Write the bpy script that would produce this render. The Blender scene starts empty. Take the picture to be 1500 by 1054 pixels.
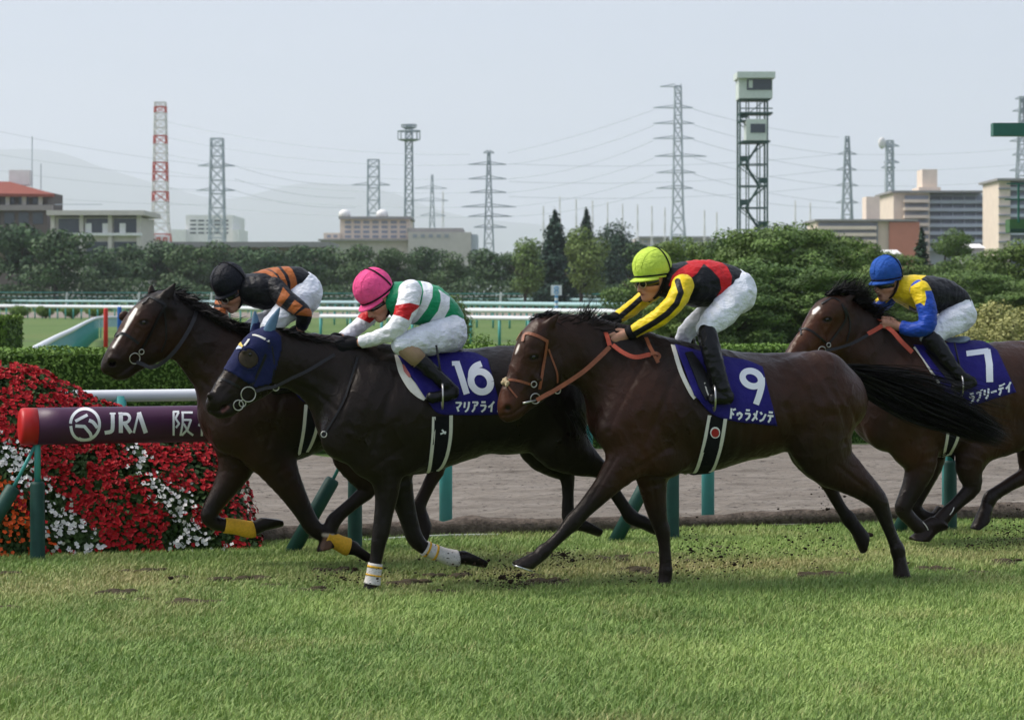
import bpy, bmesh, math, random
import numpy as np
from mathutils import Vector, Matrix
from mathutils.bvhtree import BVHTree

# ------------------------------------------------------------------ camera, sky, sun, exposure
TH = math.radians(18.5)          # the track runs 18.5 degrees off the picture plane
CT, ST = math.cos(TH), math.sin(TH)
EYE = 1.75                       # eye height of the spectator by the rail
FPX, CX, CY = 3680.0, 750.0, 435.0   # focal length and horizon in photo pixels (1500 wide)
scene = bpy.context.scene
COL = scene.collection
cam_d = bpy.data.cameras.new("camera"); cam = bpy.data.objects.new("camera", cam_d); COL.objects.link(cam)
cam.location = (0, 0, EYE); cam.rotation_euler = (math.pi / 2, 0, -TH)
cam_d.sensor_width = 36.0; cam_d.lens = 36.0 * FPX / 1500.0
cam_d.shift_y = -(527.0 - CY) / 1500.0
cam_d.clip_start = 0.5; cam_d.clip_end = 60000
cam_d.dof.use_dof = True; cam_d.dof.focus_distance = 15.4; cam_d.dof.aperture_fstop = 6.5
scene.camera = cam
SUN_EL, SUN_AZ = math.radians(52), math.radians(-86)   # azimuth measured from the view direction, negative = left
sd = Vector((math.sin(SUN_AZ + TH) * math.cos(SUN_EL), math.cos(SUN_AZ + TH) * math.cos(SUN_EL), math.sin(SUN_EL)))
world = bpy.data.worlds.new("World"); scene.world = world; world.use_nodes = True
wn, wl = world.node_tree.nodes, world.node_tree.links
bg = wn["Background"]
sky = wn.new("ShaderNodeTexSky"); sky.sky_type = 'NISHITA'; sky.sun_disc = False
sky.sun_elevation = SUN_EL; sky.sun_rotation = SUN_AZ + TH
sky.air_density = 1.0; sky.dust_density = 4.0; sky.ozone_density = 1.0
# thin overcast: most of the blue is hidden behind an even, pale cloud layer
mix = wn.new("ShaderNodeMix"); mix.data_type = 'RGBA'; mix.inputs[0].default_value = 0.80
tcw = wn.new("ShaderNodeTexCoord"); mpw = wn.new("ShaderNodeMapping"); mpw.inputs["Scale"].default_value = (1.2, 1.2, 9)
nzw = wn.new("ShaderNodeTexNoise"); nzw.inputs["Scale"].default_value = 3.5; nzw.inputs["Detail"].default_value = 5; nzw.inputs["Roughness"].default_value = .55
rmw = wn.new("ShaderNodeValToRGB"); rmw.color_ramp.elements[0].position = .3; rmw.color_ramp.elements[0].color = (2.82, 3.20, 4.00, 1)
rmw.color_ramp.elements[1].position = .72; rmw.color_ramp.elements[1].color = (3.24, 3.52, 4.22, 1)
wl.new(tcw.outputs["Generated"], mpw.inputs[0]); wl.new(mpw.outputs[0], nzw.inputs[0]); wl.new(nzw.outputs[0], rmw.inputs[0]); wl.new(rmw.outputs[0], mix.inputs[7])
wl.new(sky.outputs[0], mix.inputs[6]); wl.new(mix.outputs[2], bg.inputs[0])
bg.inputs[1].default_value = 0.115
sun_d = bpy.data.lights.new("sun", 'SUN'); sun = bpy.data.objects.new("sun", sun_d); COL.objects.link(sun)
sun_d.energy = 2.55; sun_d.angle = math.radians(30); sun_d.color = (1.0, 0.95, 0.87)
sun.rotation_euler = sd.to_track_quat('Z', 'Y').to_euler(); sun.location = (0, 0, 50)
scene.view_settings.view_transform = 'Standard'; scene.view_settings.look = 'None'
scene.view_settings.exposure = 0.82; scene.view_settings.gamma = 1.0
scene.cycles.use_denoising = True
scene.cycles.volume_bounces = 3; scene.cycles.max_bounces = 6; scene.cycles.diffuse_bounces = 3
rng = np.random.default_rng(11); random.seed(5)

# ------------------------------------------------------------------ helpers: space
def at(px, py, v):               # point of the vertical plane that runs along the track at distance v
    k = (px - CX) / FPX; Y = v / (CT - k * ST)
    return np.array([k * Y * CT + Y * ST, v, EYE - (py - CY) / FPX * Y])
def far(px, py, Y):              # point at depth Y straight out from the camera
    X = (px - CX) / FPX * Y
    return np.array([X * CT + Y * ST, -X * ST + Y * CT, EYE - (py - CY) / FPX * Y])
def proj(P):
    P = np.asarray(P, float); X = P[..., 0] * CT - P[..., 1] * ST; Y = P[..., 0] * ST + P[..., 1] * CT
    return np.stack([CX + FPX * X / Y, CY + FPX * (EYE - P[..., 2]) / Y], -1)
def mpp(px, v): return v / (CT - (px - CX) / FPX * ST) / FPX       # metres per pixel there
def nrm(a): a = np.asarray(a, float); return a / (np.linalg.norm(a) + 1e-12)

# ------------------------------------------------------------------ helpers: objects and materials
def mesh_obj(name, V, F, m=None, parent=None, smooth=True, org=None):
    """ONE mesh object; F is an (n,3|4) array or a list of index tuples. V is in world space, org is the parent's place."""
    V = np.asarray(V, np.float32).reshape(-1, 3)
    if org is not None: V = V - np.asarray(org, np.float32)
    me = bpy.data.meshes.new(name)
    if isinstance(F, np.ndarray):
        n, k = F.shape
        me.vertices.add(len(V)); me.vertices.foreach_set("co", V.ravel())
        me.loops.add(n * k); me.loops.foreach_set("vertex_index", F.astype(np.int32).ravel())
        me.polygons.add(n); me.polygons.foreach_set("loop_start", np.arange(0, n * k, k, dtype=np.int32))
        me.polygons.foreach_set("loop_total", np.full(n, k, np.int32))
        me.update(calc_edges=True)
    else:
        me.from_pydata(V.tolist(), [], F); me.update()
    if smooth: me.polygons.foreach_set("use_smooth", np.ones(len(me.polygons), bool))
    if m is not None: me.materials.append(m)
    o = bpy.data.objects.new(name, me); COL.objects.link(o)
    if parent is not None: o.parent = parent
    return o
def tag(o, label=None, cat=None, group=None, kind=None):
    for k, x in (("label", label), ("category", cat), ("group", group), ("kind", kind)):
        if x: o[k] = x
    return o
def root(name, loc, label, cat, group=None):
    o = bpy.data.objects.new(name, None); COL.objects.link(o); o.location = loc; o.empty_display_size = .2
    return tag(o, label, cat, group)
def attr(o, name, vals):
    a = o.data.attributes.new(name, 'FLOAT', 'POINT'); a.data.foreach_set("value", np.asarray(vals, np.float32))
def cattr(o, name, cols):
    a = o.data.attributes.new(name, 'FLOAT_COLOR', 'POINT')
    c = np.ones((len(cols), 4), np.float32); c[:, :3] = cols; a.data.foreach_set("color", c.ravel())

class NT:
    def __init__(s, name):
        s.m = bpy.data.materials.new(name); s.m.use_nodes = True
        s.n, s.l = s.m.node_tree.nodes, s.m.node_tree.links
        s.b = s.n["Principled BSDF"]
    def new(s, t, **kw):
        n = s.n.new(t)
        for k, x in kw.items(): setattr(n, k, x)
        return n
    def set(s, **kw):
        for k, x in kw.items(): s.b.inputs[k.replace("_", " ")].default_value = x
    def noise(s, scale, detail=4, rough=.6, coord='Object', stretch=None):
        tc = s.new("ShaderNodeTexCoord"); nz = s.new("ShaderNodeTexNoise")
        nz.inputs["Scale"].default_value = scale; nz.inputs["Detail"].default_value = detail; nz.inputs["Roughness"].default_value = rough
        if stretch:
            mp = s.new("ShaderNodeMapping"); mp.inputs["Scale"].default_value = stretch
            s.l.new(tc.outputs[coord], mp.inputs[0]); s.l.new(mp.outputs[0], nz.inputs[0])
        else: s.l.new(tc.outputs[coord], nz.inputs[0])
        return nz.outputs[0]
    def ramp(s, fac, stops):
        r = s.new("ShaderNodeValToRGB"); e = r.color_ramp.elements
        while len(e) < len(stops): e.new(.5)
        for i, (p, c) in enumerate(stops): e[i].position = p; e[i].color = (*c, 1)
        s.l.new(fac, r.inputs[0]); return r.outputs[0]
    def mix(s, fac, a, b, mode='MIX'):
        x = s.new("ShaderNodeMix", data_type='RGBA', blend_type=mode)
        for i, q in ((0, fac), (6, a), (7, b)):
            if hasattr(q, "links"): s.l.new(q, x.inputs[i])
            elif i == 0: x.inputs[0].default_value = q
            else: x.inputs[i].default_value = (*q, 1)
        return x.outputs[2]
    def map(s, val, a, b, c=0., d=1.):
        x = s.new("ShaderNodeMapRange"); s.l.new(val, x.inputs[0])
        for i, q in enumerate((a, b, c, d)): x.inputs[i + 1].default_value = q
        return x.outputs[0]
    def attr(s, name, out=2):
        a = s.new("ShaderNodeAttribute", attribute_name=name); return a.outputs[out]
    def bump(s, h, strength, dist=.01):
        b = s.new("ShaderNodeBump"); b.inputs["Strength"].default_value = strength; b.inputs["Distance"].default_value = dist
        s.l.new(h, b.inputs["Height"]); s.l.new(b.outputs[0], s.b.inputs["Normal"])
    def col(s, out): s.l.new(out, s.b.inputs["Base Color"])
def pmat(name, c, rough=.6, spec=.4, metal=0, var=.12, vscale=8, bump=0, bscale=60, stretch=None, bdist=.01):
    """plain procedural material: a colour with soft noise variation, optional fine bump"""
    t = NT(name); t.set(Roughness=rough, Metallic=metal); t.b.inputs["Specular IOR Level"].default_value = spec
    f = t.noise(vscale, 5, .6, stretch=stretch)
    t.col(t.ramp(f, [(.25, [x * (1 - var) for x in c]), (.75, [min(1, x * (1 + var)) for x in c])]))
    if bump: t.bump(t.noise(bscale, 4, .6, stretch=stretch), bump, bdist)
    return t.m

# ------------------------------------------------------------------ helpers: geometry
class MB:
    """collects plain shapes into one mesh"""
    def __init__(s): s.v, s.f, s.n = [], [], 0
    def add(s, V, F):
        V = np.asarray(V, float).reshape(-1, 3); s.v.append(V)
        s.f += [tuple(int(i) + s.n for i in f) for f in F]; s.n += len(V)
    def box(s, c, d, ax=None):
        c = np.asarray(c, float); h = np.asarray(d, float) / 2
        A = np.eye(3) if ax is None else np.asarray(ax, float)
        V = [c + A[0] * (x * h[0]) + A[1] * (y * h[1]) + A[2] * (z * h[2]) for x in (-1, 1) for y in (-1, 1) for z in (-1, 1)]
        s.add(V, [(0, 1, 3, 2), (4, 6, 7, 5), (0, 4, 5, 1), (2, 3, 7, 6), (0, 2, 6, 4), (1, 5, 7, 3)])
    def bar(s, a, b, w, w2=None):
        a = np.asarray(a, float); b = np.asarray(b, float); d = nrm(b - a)
        up = np.array([0, 0, 1.]) if abs(d[2]) < .9 else np.array([1., 0, 0])
        x = nrm(np.cross(up, d)); y = np.cross(d, x)
        s.box((a + b) / 2, (np.linalg.norm(b - a), w, w2 or w), (d, x, y))
    def tube(s, pts, r, n=8, cap=True):
        V, F = tube_geo(pts, r, n, cap); s.add(V, F)
    def obj(s, name, m, parent=None, smooth=False, org=None):
        return mesh_obj(name, np.concatenate(s.v), s.f, m, parent, smooth, org)
def tube_geo(pts, r, n=8, cap=True):
    P = np.asarray(pts, float); k = len(P); R = np.broadcast_to(np.asarray(r, float), (k,)) if np.ndim(r) < 2 else r
    T = np.gradient(P, axis=0); T /= np.linalg.norm(T, axis=1)[:, None] + 1e-12
    x = np.cross(T[0], [0, 0, 1.]);
    if np.linalg.norm(x) < .05: x = np.cross(T[0], [1., 0, 0])
    x = nrm(x); V = []
    for i in range(k):
        x = nrm(x - T[i] * np.dot(x, T[i])); y = np.cross(T[i], x)
        for j in range(n):
            a = 2 * math.pi * j / n; V.append(P[i] + (x * math.cos(a) + y * math.sin(a)) * R[i])
    F = [(i * n + j, i * n + (j + 1) % n, (i + 1) * n + (j + 1) % n, (i + 1) * n + j) for i in range(k - 1) for j in range(n)]
    if cap: F += [tuple(range(n))[::-1], tuple(range((k - 1) * n, k * n))]
    return np.array(V), F
def crom(P, m):
    """Catmull-Rom resampling of rows, m steps per span"""
    P = np.asarray(P, float); Q = np.vstack([2 * P[0] - P[1], P, 2 * P[-1] - P[-2]]); out = []
    for i in range(1, len(Q) - 2):
        for j in range(m):
            t = j / m; a, b, c, d = Q[i - 1], Q[i], Q[i + 1], Q[i + 2]
            out.append(.5 * (2 * b + (c - a) * t + (2 * a - 5 * b + 4 * c - d) * t * t + (3 * b - a - 3 * c + d) * t ** 3))
    out.append(P[-1]); return np.array(out)
def _h(i, j, k, seed):
    n = (i * 374761393 + j * 668265263 + k * 2147483647 + seed * 974711) & 0xffffffff
    n = ((n ^ (n >> 13)) * 1274126177) & 0xffffffff
    return ((n ^ (n >> 16)) & 0xffff) / 65535.0
def vnoise(P, scale, seed=0):
    """smooth value noise in -1..1 at points P (n,3)"""
    Q = np.asarray(P, float) * scale; I = np.floor(Q).astype(np.int64); f = Q - I; f = f * f * (3 - 2 * f); r = 0
    for a in (0, 1):
        for b in (0, 1):
            for c in (0, 1):
                w = (f[:, 0] if a else 1 - f[:, 0]) * (f[:, 1] if b else 1 - f[:, 1]) * (f[:, 2] if c else 1 - f[:, 2])
                r = r + w * _h(I[:, 0] + a, I[:, 1] + b, I[:, 2] + c, seed)
    return r * 2 - 1
def polysd(Q, poly):
    """signed distance (negative inside) of points Q (n,2) to a closed polygon"""
    P = np.asarray(poly, float); d = np.full(len(Q), 1e9); ins = np.zeros(len(Q), bool)
    for i in range(len(P)):
        a, b = P[i], P[(i + 1) % len(P)]; e = b - a; w = Q - a
        t = np.clip((w @ e) / (e @ e + 1e-12), 0, 1); d = np.minimum(d, np.linalg.norm(w - t[:, None] * e, axis=1))
        c = ((a[1] > Q[:, 1]) != (b[1] > Q[:, 1]))
        x = (b[0] - a[0]) * (Q[:, 1] - a[1]) / (b[1] - a[1] + 1e-12) + a[0]
        ins ^= c & (Q[:, 0] < x)
    return np.where(ins, -d, d)
def linesd(Q, pts, w):
    """signed distance to a polyline with half width w (scalar or per point)"""
    P = np.asarray(pts, float); w = np.broadcast_to(w, (len(P),)); d = np.full(len(Q), 1e9)
    for i in range(len(P) - 1):
        a, e = P[i], P[i + 1] - P[i]; q = Q - a; t = np.clip((q @ e) / (e @ e + 1e-12), 0, 1)
        d = np.minimum(d, np.linalg.norm(q - t[:, None] * e, axis=1) - (w[i] + (w[i + 1] - w[i]) * t))
    return d

class SDF:
    """a body grown from tapered, blended limbs on a voxel grid; net() returns its skin as ONE continuous surface"""
    def __init__(s, lo, hi, h):
        s.lo = np.asarray(lo, float); s.h = h; s.dim = np.ceil((np.asarray(hi) - s.lo) / h).astype(int) + 1
        s.D = np.full(s.dim, .2, np.float32)
    def _sub(s, lo, hi):
        a = np.clip(np.floor((lo - s.lo) / s.h).astype(int), 0, s.dim - 1); b = np.clip(np.ceil((hi - s.lo) / s.h).astype(int) + 1, 1, s.dim)
        if np.any(b <= a): return None, None
        g = [(s.lo[i] + s.h * np.arange(a[i], b[i])).astype(np.float32) for i in range(3)]
        return tuple(slice(a[i], b[i]) for i in range(3)), (g[0][:, None, None], g[1][None, :, None], g[2][None, None, :])
    def chain(s, nodes, k=.03, sub=3, op=1, pad=.06):
        """nodes: rows (x,y,z,r,s): centre, radius in the track plane, sideways radius / r"""
        N = np.asarray(nodes, float)
        if sub > 1 and len(N) > 2: N = crom(N, sub)
        if len(N) == 1: N = np.vstack([N, N + [1e-4, 0, 0, 0, 0]])
        R = (N[:, 3] * np.maximum(1, N[:, 4])).max() + pad + k
        lo, hi = N[:, :3].min(0) - R, N[:, :3].max(0) + R
        sl, G = s._sub(lo, hi)
        if sl is None: return
        off = [x.start for x in sl]
        T = np.full([x.stop - x.start for x in sl], 9., np.float32)
        for a, b in zip(N[:-1], N[1:]):
            rr = max(a[3] * max(1, a[4]), b[3] * max(1, b[4])) + pad + k
            s2, G2 = s._sub(np.minimum(a[:3], b[:3]) - rr, np.maximum(a[:3], b[:3]) + rr)
            if s2 is None: continue
            t2 = tuple(slice(x.start - o, x.stop - o) for x, o in zip(s2, off))
            sv = (a[4] + b[4]) / 2; e = b[:3] - a[:3]; e2 = np.array([e[0], e[1] / sv, e[2]]); L = float(e2 @ e2) + 1e-9
            qx, qy, qz = G2[0] - a[0], (G2[1] - a[1]) / sv, G2[2] - a[2]
            t = np.clip((qx * e2[0] + qy * e2[1] + qz * e2[2]) / L, 0, 1).astype(np.float32)
            d = np.sqrt((qx - t * e2[0]) ** 2 + (qy - t * e2[1]) ** 2 + (qz - t * e2[2]) ** 2) - (a[3] + (b[3] - a[3]) * t)
            T[t2] = np.minimum(T[t2], d * (sv if sv < 1 else 1.))
        s._comb(sl, T, k, op)
    def _comb(s, sl, T, k, op):
        A = s.D[sl]
        if op == 1: h = np.maximum(k - np.abs(A - T), 0) / k; s.D[sl] = np.minimum(A, T) - h * h * k * .25
        else: T = -T; h = np.maximum(k - np.abs(A - T), 0) / k; s.D[sl] = np.maximum(A, T) + h * h * k * .25
    def cone(s, a, b, ra, rb, k=.006, n=None):
        """capped cone with a flat end at b (hooves)"""
        a, b = np.asarray(a, float), np.asarray(b, float); R = max(ra, rb) + .07
        sl, G = s._sub(np.minimum(a, b) - R, np.maximum(a, b) + R)
        if sl is None: return
        d = nrm(b - a); L = np.linalg.norm(b - a)
        q = [G[i] - a[i] for i in range(3)]; t = q[0] * d[0] + q[1] * d[1] + q[2] * d[2]
        rad = np.sqrt(np.maximum(q[0] ** 2 + q[1] ** 2 + q[2] ** 2 - t * t, 0)); u = np.clip(t / L, -.2, 1.1)
        end = (t - L) if n is None else ((G[0] - b[0]) * n[0] + (G[1] - b[1]) * n[1] + (G[2] - b[2]) * n[2])
        u = np.clip(t / L, -.2, 1.6); T = np.maximum(np.maximum(np.maximum(rad - (ra + (rb - ra) * u), end), t - L - .035), -t - .01).astype(np.float32)
        s._comb(sl, T, k, 1)
    def cut(s, p, n):
        """keep the side the normal n points away from"""
        g = [s.lo[i] + s.h * np.arange(s.dim[i]) for i in range(3)]
        T = ((g[0] - p[0]) * n[0])[:, None, None] + ((g[1] - p[1]) * n[1])[None, :, None] + ((g[2] - p[2]) * n[2])[None, None, :]
        s.D = np.maximum(s.D, T.astype(np.float32))
    def net(s):
        D = s.D; S = D < 0; nx, ny, nz = D.shape
        c = np.zeros((nx - 1, ny - 1, nz - 1), np.int8)
        for i in (0, 1):
            for j in (0, 1):
                for k in (0, 1): c += S[i:nx - 1 + i, j:ny - 1 + j, k:nz - 1 + k]
        I = np.argwhere((c > 0) & (c < 8)); idx = np.full(c.shape, -1, np.int32); idx[tuple(I.T)] = np.arange(len(I))
        cor = np.array([(i, j, k) for i in (0, 1) for j in (0, 1) for k in (0, 1)])
        val = np.stack([D[tuple((I + o).T)] for o in cor], 1)
        P = np.zeros((len(I), 3)); n = np.zeros(len(I))
        for a in range(8):
            for b in range(a + 1, 8):
                if abs(cor[a] - cor[b]).sum() != 1: continue
                x = (val[:, a] < 0) != (val[:, b] < 0); t = val[x, a] / (val[x, a] - val[x, b])
                P[x] += cor[a] + t[:, None] * (cor[b] - cor[a]); n[x] += 1
        V = s.lo + s.h * (I + P / n[:, None]); F = []
        for ax in range(3):
            o = [(0, 0, 0), (0, 0, 0), (0, 0, 0)]; b, cc = (ax + 1) % 3, (ax + 2) % 3
            A = np.moveaxis(S, (ax, b, cc), (0, 1, 2)); X = np.moveaxis(idx, (ax, b, cc), (0, 1, 2))
            E = A[:-1, 1:-1, 1:-1] != A[1:, 1:-1, 1:-1]; e = np.argwhere(E); neg = A[:-1, 1:-1, 1:-1][E]
            i, j, k = e.T
            q = np.stack([X[i, j, k], X[i, j + 1, k], X[i, j + 1, k + 1], X[i, j, k + 1]], 1)
            q[~neg] = q[~neg][:, ::-1]; F.append(q)
        F = np.concatenate(F); F = F[(F >= 0).all(1)]
        return V, F
def relax(V, F, it=2, lam=.5):
    E = np.concatenate([F[:, [i, (i + 1) % F.shape[1]]] for i in range(F.shape[1])]); E = np.concatenate([E, E[:, ::-1]])
    n = np.bincount(E[:, 0], minlength=len(V))[:, None]
    for _ in range(it):
        M = np.stack([np.bincount(E[:, 0], weights=V[E[:, 1], a], minlength=len(V)) for a in range(3)], 1) / np.maximum(n, 1)
        V = V + lam * (M - V)
    return V
def vnormals(V, F):
    n = np.cross(V[F[:, 2]] - V[F[:, 0]], V[F[:, -1]] - V[F[:, 1]]); N = np.zeros_like(V)
    for i in range(F.shape[1]):
        for a in range(3): N[:, a] += np.bincount(F[:, i], weights=n[:, a], minlength=len(V))
    return N / (np.linalg.norm(N, axis=1)[:, None] + 1e-12)

class Skin:
    """a surface that straps, cloths and lettering are laid on"""
    def __init__(s, V, F, v0): s.t = BVHTree.FromPolygons(V.tolist(), F.tolist()); s.v0 = v0
    def hit(s, px, py):
        o = Vector((0, 0, EYE)); d = Vector(far(px, py, 10.)) - o; d.normalize()
        p, n, i, q = s.t.ray_cast(o, d)
        if p is None or abs(p.y - s.v0) > .6: p, n, i, q = s.t.find_nearest(Vector(at(px, py, s.v0 - .1)))
        if n.dot(d) > 0: n = -n
        return np.array(p), np.array(n)
    def line(s, pts, off=.004, m=4):
        L = crom(np.asarray(pts, float), m) if len(pts) > 2 else np.linspace(pts[0], pts[1], m * 2)
        H = [s.hit(*p) for p in L]; P = np.array([h[0] for h in H]); N = np.array([h[1] for h in H])
        for _ in range(2):
            N[1:-1] = (N[:-2] + 2 * N[1:-1] + N[2:]) / 4; P[1:-1] = (P[:-2] + 2 * P[1:-1] + P[2:]) / 4
        N /= np.linalg.norm(N, axis=1)[:, None] + 1e-9
        return P + N * off, N
def ribbon(P, N, w, t=.004):
    """flat strap along P, lying flat against normals N; w width"""
    P, N = np.asarray(P, float), np.asarray(N, float); T = np.gradient(P, axis=0); T /= np.linalg.norm(T, axis=1)[:, None] + 1e-12
    S = np.cross(T, N); S /= np.linalg.norm(S, axis=1)[:, None] + 1e-12; w = np.broadcast_to(w, (len(P),))[:, None] / 2
    n = len(P); V = np.stack([P - S * w, P + S * w, P + S * w + N * t, P - S * w + N * t], 1).reshape(-1, 3); F = []
    for i in range(n - 1):
        for a in range(4): b = (a + 1) % 4; F.append((4 * i + a, 4 * i + b, 4 * i + 4 + b, 4 * i + 4 + a))
    F += [(0, 3, 2, 1), (4 * n - 4, 4 * n - 3, 4 * n - 2, 4 * n - 1)]
    return V, F
def strands(roots, dirs, lens, wid, rng, seg=6, curl=.25, droop=.3, wav=.02):
    """hair: many thin tapering ribbons"""
    n = len(roots); roots = np.asarray(roots, float); D = np.asarray(dirs, float); D = D / np.linalg.norm(D, axis=1)[:, None]
    t = np.linspace(0, 1, seg + 1); L = np.asarray(lens)[:, None, None]
    bend = rng.normal(0, curl, (n, 3)); bend[:, 2] -= droop
    P = roots[:, None] + L * (D[:, None] * t[None, :, None] + bend[:, None] * (t ** 2)[None, :, None] * .5)
    ph = rng.uniform(0, 6.28, (n, 1, 3)); P += wav * np.sin(ph + t[None, :, None] * rng.uniform(4, 9, (n, 1, 1))) * t[None, :, None]
    side = np.cross(D, rng.normal(0, 1, (n, 3))); side /= np.linalg.norm(side, axis=1)[:, None] + 1e-9
    w = (np.broadcast_to(wid, (n,))[:, None] * np.clip(1.1 - t ** 1.5, .08, 1)[None]) / 2
    V = np.stack([P - side[:, None] * w[..., None], P + side[:, None] * w[..., None]], 2).reshape(-1, 3)
    b = (np.arange(n)[:, None] * (2 * seg + 2) + 2 * np.arange(seg)[None]).ravel()
    return V, np.stack([b, b + 1, b + 3, b + 2], 1)
# ------------------------------------------------------------------ materials
def coat_mat(name, rough=.36, sheen=.0):
    t = NT(name); t.set(Roughness=rough); t.b.inputs["Specular IOR Level"].default_value = .23; t.b.inputs["Specular Tint"].default_value = (1., .92, .85, 1)
    c = t.attr("coat", 0); f = t.noise(7, 4, .6)
    t.col(t.mix(t.map(f, .3, .75), c, t.mix(1.0, c, (1.35, 1.2, 1.1), 'MULTIPLY')))
    n1 = t.noise(9, 6, .68, stretch=(1, 1, .6)); n2 = t.noise(6.5, 2, .5, stretch=(1, 1, .8))
    ab = t.new("ShaderNodeMath", operation='ABSOLUTE'); sb = t.new("ShaderNodeMath", operation='SUBTRACT'); sb.inputs[1].default_value = .5; t.l.new(n2, sb.inputs[0]); t.l.new(sb.outputs[0], ab.inputs[0])
    vein = t.map(ab.outputs[0], .0, .06, .16, 0.); ad = t.new("ShaderNodeMath", operation='ADD'); t.l.new(n1, ad.inputs[0]); t.l.new(vein, ad.inputs[1])
    hr = t.noise(90, 2, .5, stretch=(.25, 1, 1)); ah = t.new('ShaderNodeMath', operation='MULTIPLY_ADD'); ah.inputs[1].default_value = .12; t.l.new(hr, ah.inputs[0]); t.l.new(ad.outputs[0], ah.inputs[2]); t.bump(ah.outputs[0], .40, .026)
    r = t.map(t.noise(5, 4, .65), .3, .7, rough - .12, rough + .18); t.l.new(r, t.b.inputs["Roughness"])
    return t.m
COAT = coat_mat("horse_coat")
HAIR = pmat("horse_hair", (.005, .004, .004), .5, .16, var=.4, vscale=20)
EYEM = pmat("eye_wet", (.006, .004, .003), .08, .6, var=.1)
t = NT("skin"); t.set(Roughness=.5); t.b.inputs["Specular IOR Level"].default_value = .3; t.b.inputs["Subsurface Weight"].default_value = .08; t.b.inputs["Subsurface Radius"].default_value = (.012, .005, .003)
t.col(t.mix(1., t.attr("tone", 0), t.ramp(t.noise(40, 4, .6), [(.3, (.88, .86, .86)), (.7, (1.08, 1.06, 1.05))]), 'MULTIPLY')); t.bump(t.noise(140, 3, .6), .15, .003); SKIN = t.m
LEATHER_BK = pmat("black_leather", (.007, .007, .008), .38, .3, var=.3, vscale=30, bump=.2, bscale=120)
LEATHER_BR = pmat("tan_leather", (.22, .065, .025), .5, .4, var=.25, vscale=30, bump=.2, bscale=120)
LEATHER_RD = pmat("red_rein_rubber", (.36, .055, .025), .55, .4, var=.2, vscale=30, bump=.3, bscale=150)
STEEL = pmat("steel", (.55, .53, .50), .28, .5, 1., var=.15)
BRASS = pmat("old_brass", (.45, .36, .22), .4, .5, .8, var=.2)
BOOT = pmat("boot_leather", (.005, .005, .0055), .25, .24, var=.3, vscale=16, bump=.45, bscale=22, bdist=.02)
FABBLK = pmat("black_fabric", (.007, .007, .009), .8, .15, var=.25, vscale=40, bump=.2, bscale=60)
WHITE_PAD = pmat("white_felt", (.66, .64, .58), .85, .2, var=.08, vscale=25, bump=.2, bscale=80)
NAVYCLOTH = pmat("blue_saddlecloth", (.013, .009, .135), .72, .22, var=.22, vscale=6, bump=.55, bscale=11, bdist=.03)
PRINT = pmat("white_print", (.78, .79, .82), .6, .3, var=.05)
TAPE_W = pmat("white_leg_tape", (.62, .59, .55), .7, .25, var=.18, vscale=60, bump=.4, bscale=90)
TAPE_Y = pmat("yellow_leg_tape", (.72, .40, .03), .65, .25, var=.18, vscale=60, bump=.4, bscale=90)
HOOD = pmat("navy_hood", (.008, .012, .060), .8, .25, var=.2, vscale=18, bump=.25, bscale=70)
HOODEAR = pmat("light_blue_ear_cover", (.075, .15, .24), .6, .35, var=.15, vscale=18, bump=.25, bscale=70)
HOODMESH = pmat("brown_eye_mesh", (.035, .024, .014), .7, .3, var=.3, vscale=90)
SADDLE_GREY = pmat("grey_blue_seat", (.20, .25, .32), .5, .4, var=.12)
HOOFM = pmat("shoe_metal", (.6, .6, .6), .3, .5, 1.)
BREECH = None
def cloth_mat(name, base, regions, rough=.55, wr=.6, wscale=16, spec=.22):
    """fabric; regions are colours picked where the float attribute m0, m1 ... is below zero"""
    t = NT(name); t.set(Roughness=rough); t.b.inputs["Specular IOR Level"].default_value = spec
    t.b.inputs["Sheen Weight"].default_value = .04
    c = base
    for i, rc in enumerate(regions): c = t.mix(t.map(t.attr("m%d" % i), -.45, .45, 1., 0.), c, rc)
    f = t.noise(10, 5, .6)
    lo, hi = (.86,) * 3, (1.1,) * 3
    v = t.ramp(f, [(.3, lo), (.7, hi)])
    t.col(t.mix(1.0, c if hasattr(c, "links") else t.mix(0., c, c), v, 'MULTIPLY'))
    t.bump(t.noise(wscale, 3, .55, stretch=(1.0, .8, 1.7)), wr, .03)
    return t.m

# ------------------------------------------------------------------ the horses
def hn(h, nodes, s=.85):
    """photo-traced joints -> metres: rows (px,py,r_px,sideways offset,s)"""
    out = []; dv, sv = 0., s
    for q in nodes:
        if len(q) > 3: dv = q[3]
        if len(q) > 4: sv = q[4]
        p = at(q[0], q[1], h['v'] + dv); out.append((*p, q[2] * mpp(q[0], h['v'] + dv), sv))
    return out
def mirror_nodes(nodes, dv=None):
    return [tuple([q[0] + (10 if (q[3] if len(q) > 3 else 0) < 0 else -10) * 0, q[1], q[2], -q[3] if len(q) > 3 else 0, *(q[4:])]) for q in nodes]
def on_axis_ear(h, nodes, s=.55): return hn(h, nodes, s)

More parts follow.
